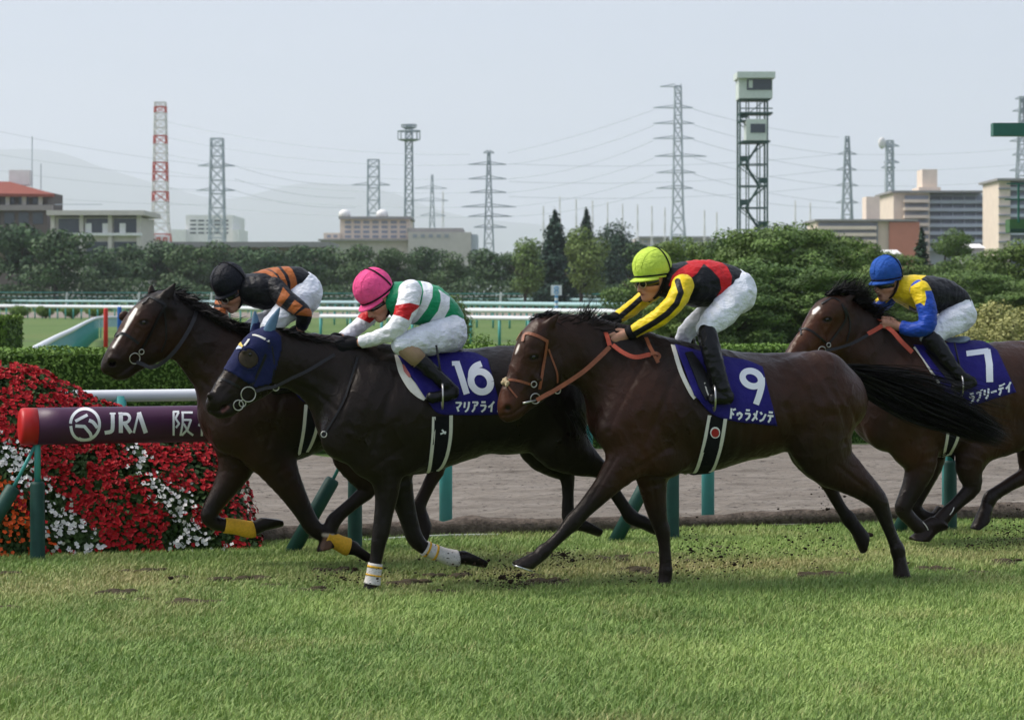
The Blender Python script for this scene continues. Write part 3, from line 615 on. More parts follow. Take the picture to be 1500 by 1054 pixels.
HORSES['leader'] = dict(v=15.9, org=470, label="leading dark bay racehorse with white blaze and yellow foreleg wraps",
  coat=(.0062, .0045, .0040), warm=(.040, .0155, .0080),
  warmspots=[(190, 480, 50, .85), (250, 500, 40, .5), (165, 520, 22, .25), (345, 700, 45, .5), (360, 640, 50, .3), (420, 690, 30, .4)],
  torso=[(335, 612, 42, 0, .9), (362, 601, 71, 0, .8), (402, 592, 88, 0, .73), (450, 580, 82, 0, .8), (500, 574, 73, 0, .88), (550, 574, 69, 0, .9), (605, 576, 66, 0, .95), (640, 585, 46, 0, 1.15)],
  ridge=[(365, 525, 26, 0, .7), (410, 520, 22, 0, .7), (470, 530, 20), (560, 530, 22)],
  neck=[(385, 575, 74, 0, .55), (347, 546, 62, 0, .5), (314, 514, 54, 0, .46), (285, 488, 46, 0, .45), (262, 474, 40, 0, .5)],
  head=[(238, 447, 22, -.005, .98), (219, 459, 24, -.015, 1.0), (204, 479, 25, -.025, .86), (190, 502, 23, -.04, .74), (174, 521, 20, -.055, .75), (163, 534, 15.5, -.06, .9), (158, 540, 10, -.06, 1.0)],
  jaw=[(244, 485, 35, 0, .56), (224, 506, 26, -.01, .6), (201, 528, 15.5, -.03, .7), (183, 545, 10, -.05, .9), (172, 549, 8, -.055, 1.1)],
  muscle=[[(420, 530, 26, -.13, .5), (375, 590, 42, -.15, .5), (345, 630, 38, -.12, .6)], [(590, 560, 44, -.12, .6)], [(385, 655, 36, -.13, .6)]],
  ears=[[(238, 443, 9, -.055, .7), (244, 434, 9, -.075, .5), (251, 424, 6, -.08, .42), (256, 416, 2.5, -.08, .5)], [(222, 434, 7, .05, .6), (222, 424, 5.5, .06, .45), (222, 416, 1.5, .06, .5)]],
  eye=(211, 472), carve=[(165, 531, 5.2, -.118, 1.6)],
  grooves=[[(163, 546, 2.2, -.16, 1), (178, 540, 2.5, -.16, 1), (195, 528, 2, -.15, 1)]],
  bumps=[[(205, 465, 5, -.105, .6), (216, 464, 5, -.105, .6)], [(162, 525, 6, -.115, .6), (171, 526, 5, -.115, .6)], [(182, 463, 8, .07, .6)], [(196, 490, 4, -.09, .5), (212, 500, 4, -.1, .5)]],
  marks=[([(164.5, 531), (165.5, 531)], (.004, .003, .003), 4.2), ([(477, 800), (481, 790)], (.10, .055, .035), 8.), ([(474, 783), (488, 784)], (.4, .36, .3), 2.5), ([(199, 453), (192, 465), (184, 480), (175, 494), (166, 508)], (.85, .83, .80), np.array([2.0, 3.2, 2.2, 1.4, 1.3]))],
  relief=[([(378, 515), (352, 570), (336, 618)], 5, -.007), ([(418, 555), (402, 618), (388, 668)], 5, -.008), ([(348, 632), (372, 640), (405, 628)], 5, -.0025), ([(268, 545), (300, 560), (325, 590)], 4, -.006), ([(285, 520), (320, 545), (352, 575)], 6, -.004), ([(157, 548), (171, 549), (185, 541), (197, 530)], 1.7, -.006), ([(217, 485), (202, 504), (193, 516)], 2.6, .004), ([(256, 470), (262, 498), (247, 520)], 3, -.006), ([(165 + 8 * math.cos(a), 531 + 7.5 * math.sin(a)) for a in np.linspace(0, 6.28, 9)], 2, .0035), ([(203, 469), (211, 466), (219, 469)], 1.6, .004), ([(204, 477), (212, 479), (219, 476)], 1.6, .003), ([(200, 480), (186, 505), (176, 520)], 3, -.003), ([(408, 690), (440, 745)], 2.5, -.004)], hc=-.04,
  legs=[([(355, 640, 42, .1, .6), (345, 685, 26, .1, .75), (326, 720, 17, .1, .9), (311, 743, 13.5), (307, 757, 13), (320, 767, 10.5), (346, 771, 10), (368, 775, 11), (380, 770, 9.5)], (378, 770, 404, 760), (0.15, -1)),
        ([(390, 640, 44, -.12, .6), (405, 680, 30, -.12, .7), (426, 716, 20, -.12, .85), (446, 751, 14), (458, 771, 13), (473, 783, 10.5), (493, 793, 10), (508, 800, 11.5), (518, 802, 10)], (517, 801, 539, 809), (0.6, -0.8)),
        ([(600, 580, 52, -.1, .7), (550, 620, 45, -.12, .65), (515, 655, 33, -.12, .7), (527, 690, 22, -.12, .8), (540, 714, 14), (521, 733, 10.5), (499, 752, 10), (488, 764, 11.5), (483, 780, 9.5)], (482, 779, 478, 804), (0.25, 1)),
        ([(615, 580, 50, .1, .7), (600, 630, 40, .1), (613, 662, 26, .1), (640, 682, 14), (630, 706, 10), (617, 733, 10), (613, 744, 11.5), (619, 758, 9.5)], (618, 756, 625, 786), (1, 0.4))])
HORSES['seven'] = dict(v=15.9, org=1450, label="bay racehorse with white forehead star behind the others, saddlecloth numbered 7",
  coat=(.0105, .0065, .0050), warm=(.065, .022, .0095),
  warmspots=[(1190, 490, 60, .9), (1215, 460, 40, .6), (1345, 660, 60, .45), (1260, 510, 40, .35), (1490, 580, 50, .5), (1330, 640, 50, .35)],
  torso=[(1290, 602, 45, 0, .9), (1312, 592, 70, 0, .8), (1350, 585, 84, 0, .74), (1395, 582, 81, 0, .8), (1440, 575, 72, 0, .88), (1490, 569, 67, 0, .9), (1540, 569, 64, 0, .95), (1580, 585, 44, 0, 1.15)],
  ridge=[(1320, 530, 24, 0, .7), (1360, 525, 20, 0, .7), (1420, 530, 20), (1510, 525, 22)],
  neck=[(1332, 560, 70, 0, .55), (1298, 532, 60, 0, .5), (1272, 508, 50, 0, .46), (1252, 488, 42, 0, .45), (1240, 474, 35, 0, .5)],
  head=[(1226, 451, 20, -.005, .98), (1209, 459, 21, -.015, 1.0), (1198, 476, 21, -.02, .86), (1186, 495, 19, -.03, .74), (1171, 514, 17.5, -.04, .75), (1161, 526, 15, -.045, .85), (1157, 532, 10, -.045, 1.)],
  jaw=[(1232, 481, 30, 0, .56), (1214, 500, 23, -.01, .6), (1192, 522, 14, -.03, .7), (1175, 539, 9, -.04, .9), (1166, 543, 7, -.045, 1.1)],
  muscle=[[(1365, 530, 24, -.13, .5), (1325, 590, 40, -.15, .5), (1300, 625, 36, -.12, .6)], [(1520, 560, 44, -.12, .6)], [(1335, 650, 34, -.13, .6)]],
  ears=[[(1238, 441, 6, -.05, .6), (1245, 436, 5.5, -.06, .45), (1253, 433, 2, -.06, .5)], [(1222, 434, 6, .05, .6), (1229, 428, 5, .06, .45), (1236, 424, 1.5, .06, .5)]],
  eye=(1212, 468), carve=[(1160, 522, 5, -.125, .9)], grooves=[],
  bumps=[[(1206, 462, 4.5, -.1, .6), (1215, 461, 4.5, -.1, .6)], [(1192, 488, 4, -.08, .5), (1206, 497, 4, -.09, .5)]],
  marks=[([(1199, 451), (1193, 456), (1191, 459)], (.75, .72, .7), np.array([2.2, 3., 1.4]))],
  relief=[([(1345, 515), (1322, 570), (1306, 618)], 5, -.007), ([(1378, 555), (1362, 610), (1348, 652)], 5, -.008), ([(1310, 630), (1335, 634), (1362, 622)], 5, -.0025), ([(1255, 530), (1280, 550), (1300, 580)], 4, -.005), ([(1480, 588), (1490, 622), (1478, 640)], 6, -.007), ([(1213, 480), (1200, 498), (1192, 508)], 2.6, .004), ([(1252, 465), (1257, 488), (1243, 510)], 3, -.006), ([(1204, 466), (1212, 463), (1219, 466)], 1.6, .004), ([(1205, 473), (1213, 474), (1219, 472)], 1.6, .003), ([(1352, 660), (1332, 725)], 2.5, -.004)], hc=-.03,
  legs=[([(1335, 630, 42, -.12, .6), (1348, 676, 26, -.12, .75), (1340, 706, 18, -.12, .9), (1328, 731, 14), (1323, 746, 12.5), (1334, 760, 10.5), (1347, 772, 10.5), (1357, 771, 9)], (1356, 771, 1376, 764), (0.5, -0.85)),
        ([(1348, 630, 40, .1, .6), (1362, 670, 24, .1, .75), (1354, 702, 16, .1, .9), (1343, 727, 13), (1338, 741, 12), (1349, 753, 9.5), (1364, 760, 10), (1372, 757, 8.5)], (1370, 758, 1384, 746), (0.5, -0.85)),
        ([(1530, 590, 52, -.1, .7), (1480, 622, 42, -.12, .65), (1436, 648, 32, -.12, .7), (1420, 684, 21, -.12, .85), (1424, 712, 14), (1406, 733, 10), (1390, 748, 10), (1381, 758, 11.5), (1367, 773, 9.5)], (1367, 772, 1346, 792), (-0.1, 1)),
        ([(1560, 590, 50, .1, .7), (1530, 630, 40, .1), (1513, 662, 25, .1), (1505, 692, 14), (1481, 708, 10.5), (1459, 722, 10), (1450, 730, 11.5), (1445, 744, 9.5)], (1445, 743, 1436, 771), (0.5, 0.85))])
for _h_ in HORSES.values(): build_horse(_h_)

def rein(h, name, pts, w, m, t=.005, parent=None):
    """a strap in the air: rows (px,py,sideways offset)"""
    P = crom(np.array([at(q[0], q[1], h['v'] + q[2]) for q in pts]), 6); N = np.tile([0., -1., .25], (len(P), 1)); b = MB(); b.add(*ribbon(P, N, w, t))
    return b.obj(name, m, parent or h['root'], False, h['org'])
def rings(h, name, items, m, parent=None):
    for px, py, r, *dv in items:
        b = MB(); p, n = h['skin'].hit(px, py); b.add(*ring(p + n * .012, n * .5 + np.array([0, -1, 0.]), r, .0035)); b.obj(name, m, parent or h['root'], True, h['org'])
def bridle(h, head, m, rg, wid=.016):
    """a bridle: every strap that lies on the head, as parts of the horse"""
    br = None
    for nm, pts, w in head:
        o = strap(h, nm, pts, w, m if nm != 'white_browband' else WHITE_PAD, br)
    rings(h, "bit_ring", rg, STEEL)
def girth(h, left, right, mid=True):
    strap(h, "girth", [((a[0] + b[0]) / 2, (a[1] + b[1]) / 2) for a, b in zip(left, right)], abs(left[0][0] - right[0][0]) * mpp(left[0][0], h['v']) * 1.0, FABBLK, off=.004)
    for s in (left, right): strap(h, "girth_edge", s, .021, WHITE_PAD, off=.008)
def saddle(h, nodes, m, name="saddle", flaps=()):
    P = hn(h, nodes); Q = np.array(P); S = SDF(Q[:, :3].min(0) - .2, Q[:, :3].max(0) + .2, .008); S.chain(P, .01)
    for f in flaps: S.chain(hn(h, f), .02)
    V, F = S.net(); return mesh_obj(name, V, F, m, h['root'], org=h['org'])
def stirrup(h, foot, dv, r=.055):
    c = at(foot[0], foot[1], h['v'] + dv); b = MB()
    P = [c + np.array([.012 * math.sin(a), .05 * math.sin(a), .075 * math.cos(a)]) for a in np.linspace(0, 2 * math.pi, 17)]
    b.add(*tube_geo(P, .006, 6, False)); b.obj("stirrup", STEEL, h['root'], True, h['org'])
    b = MB(); b.tube([c + [0, 0, .08], c + [-.02, .06, .3]], .007, 6); b.obj("stirrup_leather", LEATHER_BK, h['root'], True, h['org'])

# ---- number 9
h = HORSES['nine']
cloth_on(h, "saddlecloth", [(988, 506), (1020, 515), (1055, 523), (1090, 529), (1116, 539)], [(1016, 579), (1040, 604), (1062, 614), (1100, 619), (1138, 623)], NAVYCLOTH)
strap(h, "felt_pad_edge", [(985, 506), (997, 545), (1010, 572), (1018, 583)], .026, WHITE_PAD, off=.005)
def nine_digit(c, rx, ry, tail, w, sl):
    ringp = [(c[0] + rx * math.cos(a) + sl * math.sin(a), c[1] + ry * math.sin(a)) for a in np.linspace(0, 2 * math.pi, 25)]
    return [(ringp, w, True), (tail, w, True)]
digits_on(h, nine_digit((1101, 554.5), 13.2, 11.2, [(1115.5, 553), (1115.5, 564), (1112, 578), (1107, 592)], 9.2, 3))
kana_on(h, "ドゥラメンテ", (1067, 597), (1134, 603), 15.5, 2.9, -1.5, "horse_name")
girth(h, [(1039, 608), (1031, 650), (1019, 690), (1016, 694)], [(1062, 613), (1056, 650), (1044, 686), (1040, 691)])
def disc_on(h, name, c, r, m, off):
    b = MB(); V = [h['skin'].hit(*c)]; V = [V[0][0] + V[0][1] * off]
    for a in np.linspace(0, 2 * math.pi, 19)[:-1]: p, n = h['skin'].hit(c[0] + r * math.cos(a), c[1] + r * 1.12 * math.sin(a)); V.append(p + n * off)
    b.add(V, [(0, 1 + i, 1 + (i + 1) % 18) for i in range(18)]); return b.obj(name, m, h['root'], False, h['org'])
disc_on(h, "girth_badge", (1046.2, 632), 7.2, PRINT, .016); disc_on(h, "girth_badge", (1046.2, 632.4), 5.6, pmat("badge_red", (.35, .01, .015), .5), .0168)
saddle(h, [(1003, 512, 7, 0, 2.2), (1030, 522, 7, 0, 3), (1060, 527, 6, 0, 3.2)], LEATHER_BK)
saddle(h, [(1058, 527, 5, 0, 3.4), (1075, 526, 6, 0, 3.6), (1086, 525, 4, 0, 3.4)], SADDLE_GREY, "saddle_seat")
bridle(h, [("browband", [(754, 493), (770, 488), (787, 492), (802, 500)], .019), ("cheek_strap", [(801, 500), (798, 520), (794, 546), (790, 570)], .017),
           ("throat_strap", [(803, 511), (811, 532), (816, 547), (816, 560)], .010), ("noseband", [(741, 560), (746, 556), (761, 558), (778, 563)], .015),
           ("nose_strap", [(742, 561), (748, 571), (757, 582)], .009)], LEATHER_BR, [(783, 583, .030), (781, 562, .017), (815, 570, .019)])
b = MB()
for i in range(9):
    p, n = h['skin'].hit(740.5 + 2.6 * math.cos(i * 2.4), 559 + 6.5 * (i / 8 - .5)); b.add(*ball(p + n * .012, .011 + .003 * (i % 2), 7, 5))
b.obj("nose_rosette", pmat("sheepskin_cream", (.42, .33, .2), .8, bump=.4, bscale=120), h['root'], True, h['org'])
b = MB(); p, n = h['skin'].hit(772, 588); q, n2 = h['skin'].hit(783, 585); b.tube([p + n * .012, q + n2 * .02], .006, 6); p, n = h['skin'].hit(764, 590); b.tube([p + n * .012, q + n2 * .016], .007, 6)
b.obj("bit", STEEL, h['root'], True, h['org'])
rein(h, "rein", [(786, 586, -.13), (800, 578, -.14), (815, 570, -.15), (852, 546, -.18), (877, 524, -.17), (893, 508, -.13)], .026, LEATHER_BR)
rein(h, "rein", [(893, 506, -.13), (889, 492, -.1), (884, 478, -.02), (888, 468, .04)], .026, LEATHER_RD)
rein(h, "rein", [(897, 505, -.13), (912, 516, -.17), (930, 523, -.2), (952, 519, -.2)], .026, LEATHER_RD)
rein(h, "rein", [(946, 494, -.12), (952, 508, -.17), (958, 519, -.2), (964, 531, -.21)], .022, LEATHER_BR)
rein(h, "rein", [(952, 519, -.205), (960, 517, -.21), (966, 521, -.21), (961, 529, -.21)], .018, LEATHER_BR)
hair(h, "mane", [(806, 466, .03), (832, 473, .02), (870, 484, .01), (910, 493, .0), (945, 503, .0), (975, 508, 0)], 1700, .13, (1, .12, .10), .007, .010, .2, .45, .03, 3, .012, .16, tilt=(0, 0, -.15))
hair(h, "mane", [(812, 470, 0), (850, 476, 0), (885, 486, 0)], 260, .17, (1, -.02, .38), .006, .016, .25, .35, .03, 4, .015, .2)
hair(h, "mane", [(846, 474, 0), (852, 475, 0), (860, 477, 0)], 90, .11, (.35, -.02, .9), .006, .008, .3, -.2, .03, 44, .01, .14)
hair(h, "forelock", [(780, 470, .03), (792, 464, .04), (804, 463, .05)], 520, .10, (.85, .0, .22), .007, .012, .25, .8, .03, 5, .010, .18)
hair(h, "mane", [(836, 600, 0), (846, 612, 0)], 60, .16, (.55, .1, -.8), .006, .010, .2, .2, .05, 45, .01, .1)
guided_hair(h, "tail", [(1228, 538, 0), (1252, 552, .01), (1300, 574, .03), (1350, 595, .05), (1400, 612, .07), (1440, 630, .08), (1470, 642, .09)], 2300, [.03, .055, .085, .10, .10, .085, .055], 6, .007, .6)
guided_hair(h, "tail", [(1232, 538, 0), (1290, 548, .01), (1350, 562, .03), (1410, 585, .05), (1450, 600, .07), (1480, 606, .08)], 210, [.02, .06, .11, .14, .15, .15], 7, .0042, .55)

# ---- number 16
h = HORSES['sixteen']
cloth_on(h, "saddlecloth", [(580, 519), (612, 521), (650, 520), (690, 518), (714, 528)], [(621, 581), (640, 604), (665, 607), (700, 607), (735, 606)], NAVYCLOTH)
strap(h, "felt_pad", [(580, 521), (588, 543), (600, 562), (613, 577), (622, 585)], np.interp(np.linspace(0, 1, 17), [0, .25, .6, 1], [.02, .045, .06, .02]), WHITE_PAD, off=.005)
strap(h, "pink_pad", [(589, 535), (594, 544), (600, 553)], np.interp(np.linspace(0, 1, 9), [0, .5, 1], [.008, .026, .012]), pmat("pink_foam", (.5, .16, .15), .7), off=.011)
sx = [(726 - .0 * i, 0) for i in range(1)]
ring6 = [(704 + 14.2 * math.cos(a) - 0.18 * 11.4 * math.sin(a) * -1, 559 + 14.8 * math.sin(a)) for a in np.linspace(0, 2 * math.pi, 27)]
digits_on(h, [([(662, 532.5), (670.5, 532)], 6.5, False), ([(668.5, 530), (675.5, 551), (683.5, 577)], 9., False), (ring6, 10., True), ([(705, 533), (696, 537), (690.5, 545), (690, 556), (691.5, 564)], 9., True)])
kana_on(h, "マリアライト", (666, 588), (738, 587.5), 15, 2.7, -1.5, "horse_name")
girth(h, [(635, 610), (634, 640), (629, 680), (626, 693)], [(660, 608), (659, 640), (652, 672), (641, 690)])
b = MB(); b.add(*stroke_geo([(644, 634), (652, 631)], 2.2, h['skin'].hit, .017, .6, False)); b.add(*stroke_geo([(646, 628), (651, 634)], 2.2, h['skin'].hit, .0176, .6, False)); b.obj("girth_badge", PRINT, h['root'], False, h['org'])
saddle(h, [(600, 516, 7, 0, 2.2), (635, 521, 6, 0, 3.0), (662, 521, 6.5, 0, 3.6), (679, 517, 5, 0, 3.6)], LEATHER_BK)
poly = [(327, 541), (341, 548), (357, 558), (374, 568), (398, 562), (405, 540), (413, 512), (411, 492), (400, 482), (380, 470), (350, 480), (322, 520)]
mk = (polysd(h['Q'], poly) < 0); shell_patch(h, "hood", mk, .006, HOOD)
near = (np.linalg.norm(h['Q'] - [364, 525], axis=1) < 14.5) & (h['N'][:, 1] < .2); shell_patch(h, "eye_mesh", near, .009, HOODMESH)
P, N = h['skin'].line([(364 + 15 * math.cos(a), 525 + 15.5 * math.sin(a)) for a in np.linspace(0, 6.2832, 14)], .008, 3); b = MB(); b.add(*tube_geo(P, .004, 5, False)); b.obj("eye_mesh_rim", HOOD, h['root'], True, h['org'])
P, N = h['skin'].hit(366, 519); b = MB(); b.add(*ball(P + N * .004, .013)); b.obj("eye", EYEM, h['root'], True, h['org'])
b = MB(); b.add(*stroke_geo([(349.5, 505), (353, 501)], 7, h['skin'].hit, .0105, .6, False)); b.obj("hood_badge", pmat("badge_yellow", (.7, .5, .1), .5), h['root'], False, h['org'])
b = MB(); b.add(*stroke_geo([(346, 511), (349.5, 506)], 6.5, h['skin'].hit, .0105, .6, False)); b.obj("hood_badge", pmat("badge_pale", (.45, .5, .65), .5), h['root'], False, h['org'])
for nodes in ([(391, 494, 7, -.05, .75), (394, 484, 8.5, -.055, .65), (400, 470, 7, -.058, .6), (409, 452, 2, -.058, .6)], [(373, 490, 7, .05, .7), (374, 478, 7, .055, .6), (374, 465, 4.5, .057, .6), (373, 456, 1.5, .057, .6)]):
    E = np.array(hn(h, nodes)); S = SDF(E[:, :3].min(0) - .08, E[:, :3].max(0) + .08, .005); S.chain(E, .01); V, F = S.net(); mesh_obj("ear_cover", V, F, HOODEAR, h['root'], org=h['org'])
bridle(h, [("white_browband", [(356, 493), (370, 491), (382, 494), (394, 500)], .013), ("cheek_strap", [(394, 501), (386, 527), (372, 558), (367, 566)], .016),
           ("throat_strap", [(398, 507), (402, 536), (398, 558)], .009), ("noseband", [(318, 552), (329, 556), (340, 561), (352, 567)], .014)], LEATHER_BK, [(363, 577, .044), (348, 593, .030), (403, 566, .018), (354, 590, .02)])
rein(h, "rein", [(374, 573, -.13), (391, 568, -.14), (403, 566, -.15), (427, 554, -.19), (452, 542, -.2), (490, 519, -.13)], .019, LEATHER_BK)
strap(h, "martingale", [(523, 523), (516, 550), (508, 578), (495, 605), (480, 630), (472, 640)], .012, LEATHER_BK, both=False, off=.008)
rings(h, "martingale_ring", [(476, 636, .017)], STEEL)
hair(h, "mane", [(405, 483, -.01), (430, 490, -.01), (470, 500, -.01), (510, 507, -.01), (540, 515, -.01)], 900, .10, (1, -.25, -.02), .007, .01, .2, .5, .03, 13, .01, .14)
guided_hair(h, "tail", [(835, 540, 0), (860, 552, .02), (920, 575, .05), (985, 600, .08)], 900, [.03, .06, .09, .06], 16)

# ---- the leader
h = HORSES['leader']
cloth_on(h, "saddlecloth", [(402, 492), (430, 495), (470, 498), (505, 501)], [(428, 572), (450, 590), (490, 590), (525, 588)], NAVYCLOTH)
girth(h, [(448, 592), (444, 630), (438, 660), (437, 663)], [(466, 606), (463, 628), (455, 650), (449, 660)])
saddle(h, [(415, 494, 6, 0, 2.2), (440, 499, 6, 0, 3), (455, 499, 6, 0, 3.2)], LEATHER_BK); saddle(h, [(452, 496, 5, 0, 3.4), (460, 493, 6, 0, 3.6), (468, 494, 4, 0, 3.4)], SADDLE_GREY, "saddle_seat")
bridle(h, [("browband", [(203, 438), (213, 434), (226, 438), (242, 446)], .017), ("cheek_strap", [(243, 446), (231, 466), (219, 490), (207, 511), (201, 518)], .017),
           ("throat_strap", [(240, 452), (243, 475), (243, 498), (236, 515)], .010), ("noseband", [(170, 493), (176, 488), (187, 491), (203, 503)], .017)], LEATHER_BK, [(196, 524, .034), (206, 514, .016)])
rein(h, "rein", [(200, 530, -.13), (210, 534, -.14), (222, 538, -.16), (238, 531, -.19), (256, 514, -.21), (272, 491, -.19), (283, 470, -.14), (288, 456, -.08)], .024, LEATHER_BK)
hair(h, "mane", [(246, 430, .04), (266, 438, .02), (287, 455, -.01), (310, 468, -.02), (345, 480, -.02), (385, 492, 0)], 1500, .13, (1, -.45, -.08), .007, .015, .3, .5, .04, 23, .02, .18)
hair(h, "forelock", [(222, 432, .04), (236, 428, .05), (256, 432, .05)], 420, .11, (1, .05, .06), .007, .014, .4, .4, .03, 24, .012)
guided_hair(h, "tail", [(655, 535, 0), (680, 545, .02), (735, 565, .05), (790, 585, .08)], 900, [.03, .06, .09, .06], 26)

# ---- number 7
h = HORSES['seven']
cloth_on(h, "saddlecloth", [(1338, 506), (1370, 507), (1410, 502), (1440, 502), (1460, 515)], [(1374, 557), (1391, 586), (1410, 596), (1440, 588), (1488, 574)], NAVYCLOTH)
strap(h, "felt_pad_edge", [(1340, 508), (1352, 523), (1363, 541), (1379, 565)], .034, WHITE_PAD, off=.006)
digits_on(h, [([(1415.5, 518), (1448, 513.8)], 8, False), ([(1445.5, 512), (1449, 534), (1449.5, 559.5)], 10, False)])
kana_on(h, "ラブリーデイ", (1418, 577), (1482, 558.5), 14.5, 2.8, -.5, "horse_name")
girth(h, [(1389, 618), (1387, 640), (1382, 664), (1380, 668)], [(1406, 620), (1402, 642), (1392, 662), (1389, 666)])
saddle(h, [(1352, 501, 6, 0, 2.2), (1385, 507, 6, 0, 3), (1405, 506, 6, 0, 3.2)], LEATHER_BK)
saddle(h, [(1386, 501, 4.5, 0, 3.4), (1402, 499, 6, 0, 3.6), (1414, 496, 4, 0, 3.4)], SADDLE_GREY, "saddle_seat")
bridle(h, [("browband", [(1199, 437), (1213, 433), (1230, 441)], .015), ("cheek_strap", [(1233, 445), (1239, 460), (1236, 474), (1217, 499), (1212, 507)], .015),
           ("throat_strap", [(1238, 450), (1246, 475), (1240, 500)], .010), ("noseband", [(1171, 484), (1178, 481), (1188, 484), (1202, 495), (1212, 504)], .014)], LEATHER_BK, [(1203, 513, .028), (1213, 505, .015)])
rein(h, "rein", [(1210, 513, -.13), (1230, 509, -.16), (1250, 502, -.18), (1272, 490, -.15)], .02, LEATHER_BK)
rein(h, "rein", [(1271, 489, -.15), (1282, 483, -.13), (1292, 477, -.11)], .03, LEATHER_RD)
rein(h, "rein", [(1298, 478, -.11), (1308, 486, -.16), (1320, 500, -.2), (1336, 516, -.22)], .034, LEATHER_RD)
rein(h, "rein", [(1290, 470, -.1), (1280, 464, .0), (1268, 465, .08)], .02, LEATHER_RD)
hair(h, "mane", [(1236, 428, 0), (1252, 440, 0), (1275, 465, 0), (1300, 488, 0), (1325, 500, 0)], 1200, .13, (.9, -.35, .2), .007, .014, .4, .5, .03, 33, .02)
hair(h, "mane", [(1225, 428, 0), (1240, 428, 0), (1262, 442, 0)], 160, .15, (.6, -.05, .75), .007, .016, .5, .3, .03, 34, .02)
hair(h, "forelock", [(1212, 432, 0), (1224, 427, 0), (1236, 428, 0)], 300, .11, (.8, -.1, .45), .007, .014, .5, .5, .03, 35, .012)

def flap(key, pts, w, edge=None):
    h = HORSES[key]; keep = h['skin']; h['skin'] = h['cloth_skin']; strap(h, "saddle_flap", pts, np.interp(np.linspace(0, 1, (len(pts) - 1) * 4 + 1), np.linspace(0, 1, len(w)), w), LEATHER_BK, off=.004, t=.008)
    if edge: strap(h, "flap_edge", edge, .008, WHITE_PAD, off=.008)
    h['skin'] = keep
flap('nine', [(1008, 517), (1020, 538), (1031, 562), (1040, 584)], [.05, .075, .085, .06], [(1031, 560), (1034, 572), (1039, 584)])
flap('sixteen', [(608, 523), (624, 536), (640, 552), (650, 566)], [.05, .08, .09, .06]); flap('seven', [(1358, 512), (1374, 528), (1390, 548), (1400, 562)], [.05, .08, .08, .05])
# leg wraps
for key, li, segs in (('sixteen', 0, [(TAPE_W, 822, 868, 0), (TAPE_Y, 825, 832, .002), (TAPE_Y, 838, 845, .002)]), ('sixteen', 1, [(TAPE_W, 0, 0, 0)]), ('leader', 0, [(TAPE_Y, 0, 0, 0)]), ('leader', 1, [(TAPE_Y, 0, 0, 0)])):
    h = HORSES[key]; nodes = np.array(hn(h, h['legs'][li][0])); R = crom(nodes, 8); Qp = proj(R[:, :3])
    for k, (m, a, c, ex) in enumerate(segs):
        if a: sel = (Qp[:, 1] >= a) & (Qp[:, 1] <= c)
        else:
            lim = {('sixteen', 1): (622, 672), ('leader', 0): (327, 372), ('leader', 1): (477, 512)}[(key, li)]; sel = (Qp[:, 0] >= lim[0]) & (Qp[:, 0] <= lim[1]) & (np.arange(len(R)) > len(R) * .5)
        r = R[sel]; b = MB(); b.add(*tube_geo(r[:, :3], r[:, 3] * 1.0 + .007 + ex, 16)); b.obj("leg_wrap", m, h['root'], True, h['org'])
    if (key, li) == ('sixteen', 1):
        for lo_, hi_ in ((623, 629), (635, 641)):
            r = R[(Qp[:, 0] >= lo_) & (Qp[:, 0] <= hi_) & (np.arange(len(R)) > len(R) * .5)]; b = MB(); b.add(*tube_geo(r[:, :3], r[:, 3] + .0095, 16)); b.obj("leg_wrap", TAPE_Y, h['root'], True, h['org'])
for x in (1,):                                  # pale shoe and fetlock bands that catch the light
    h = HORSES['nine']; b = MB(); A = at(758, 829, h['v'] - .18); B_ = at(780, 836.5, h['v'] - .18)
    b.tube([A + [.005, .10, .004], A + [-.004, .05, 0], A, (A + B_) / 2 + [0, -.005, 0], B_], .005, 6); b.obj("horseshoe", HOOFM, h['root'], True, h['org'])
    h = HORSES['seven']
    for (px, py, dv) in ((1353, 771, -.12), (1390, 748, -.12)):
        c = at(px, py, h['v'] + dv); b = MB(); b.add(*ring(c, (1, 0, .6 if px < 1380 else -.7), .049, .004)); b.obj("fetlock_band", WHITE_PAD, h['root'], True, h['org'])
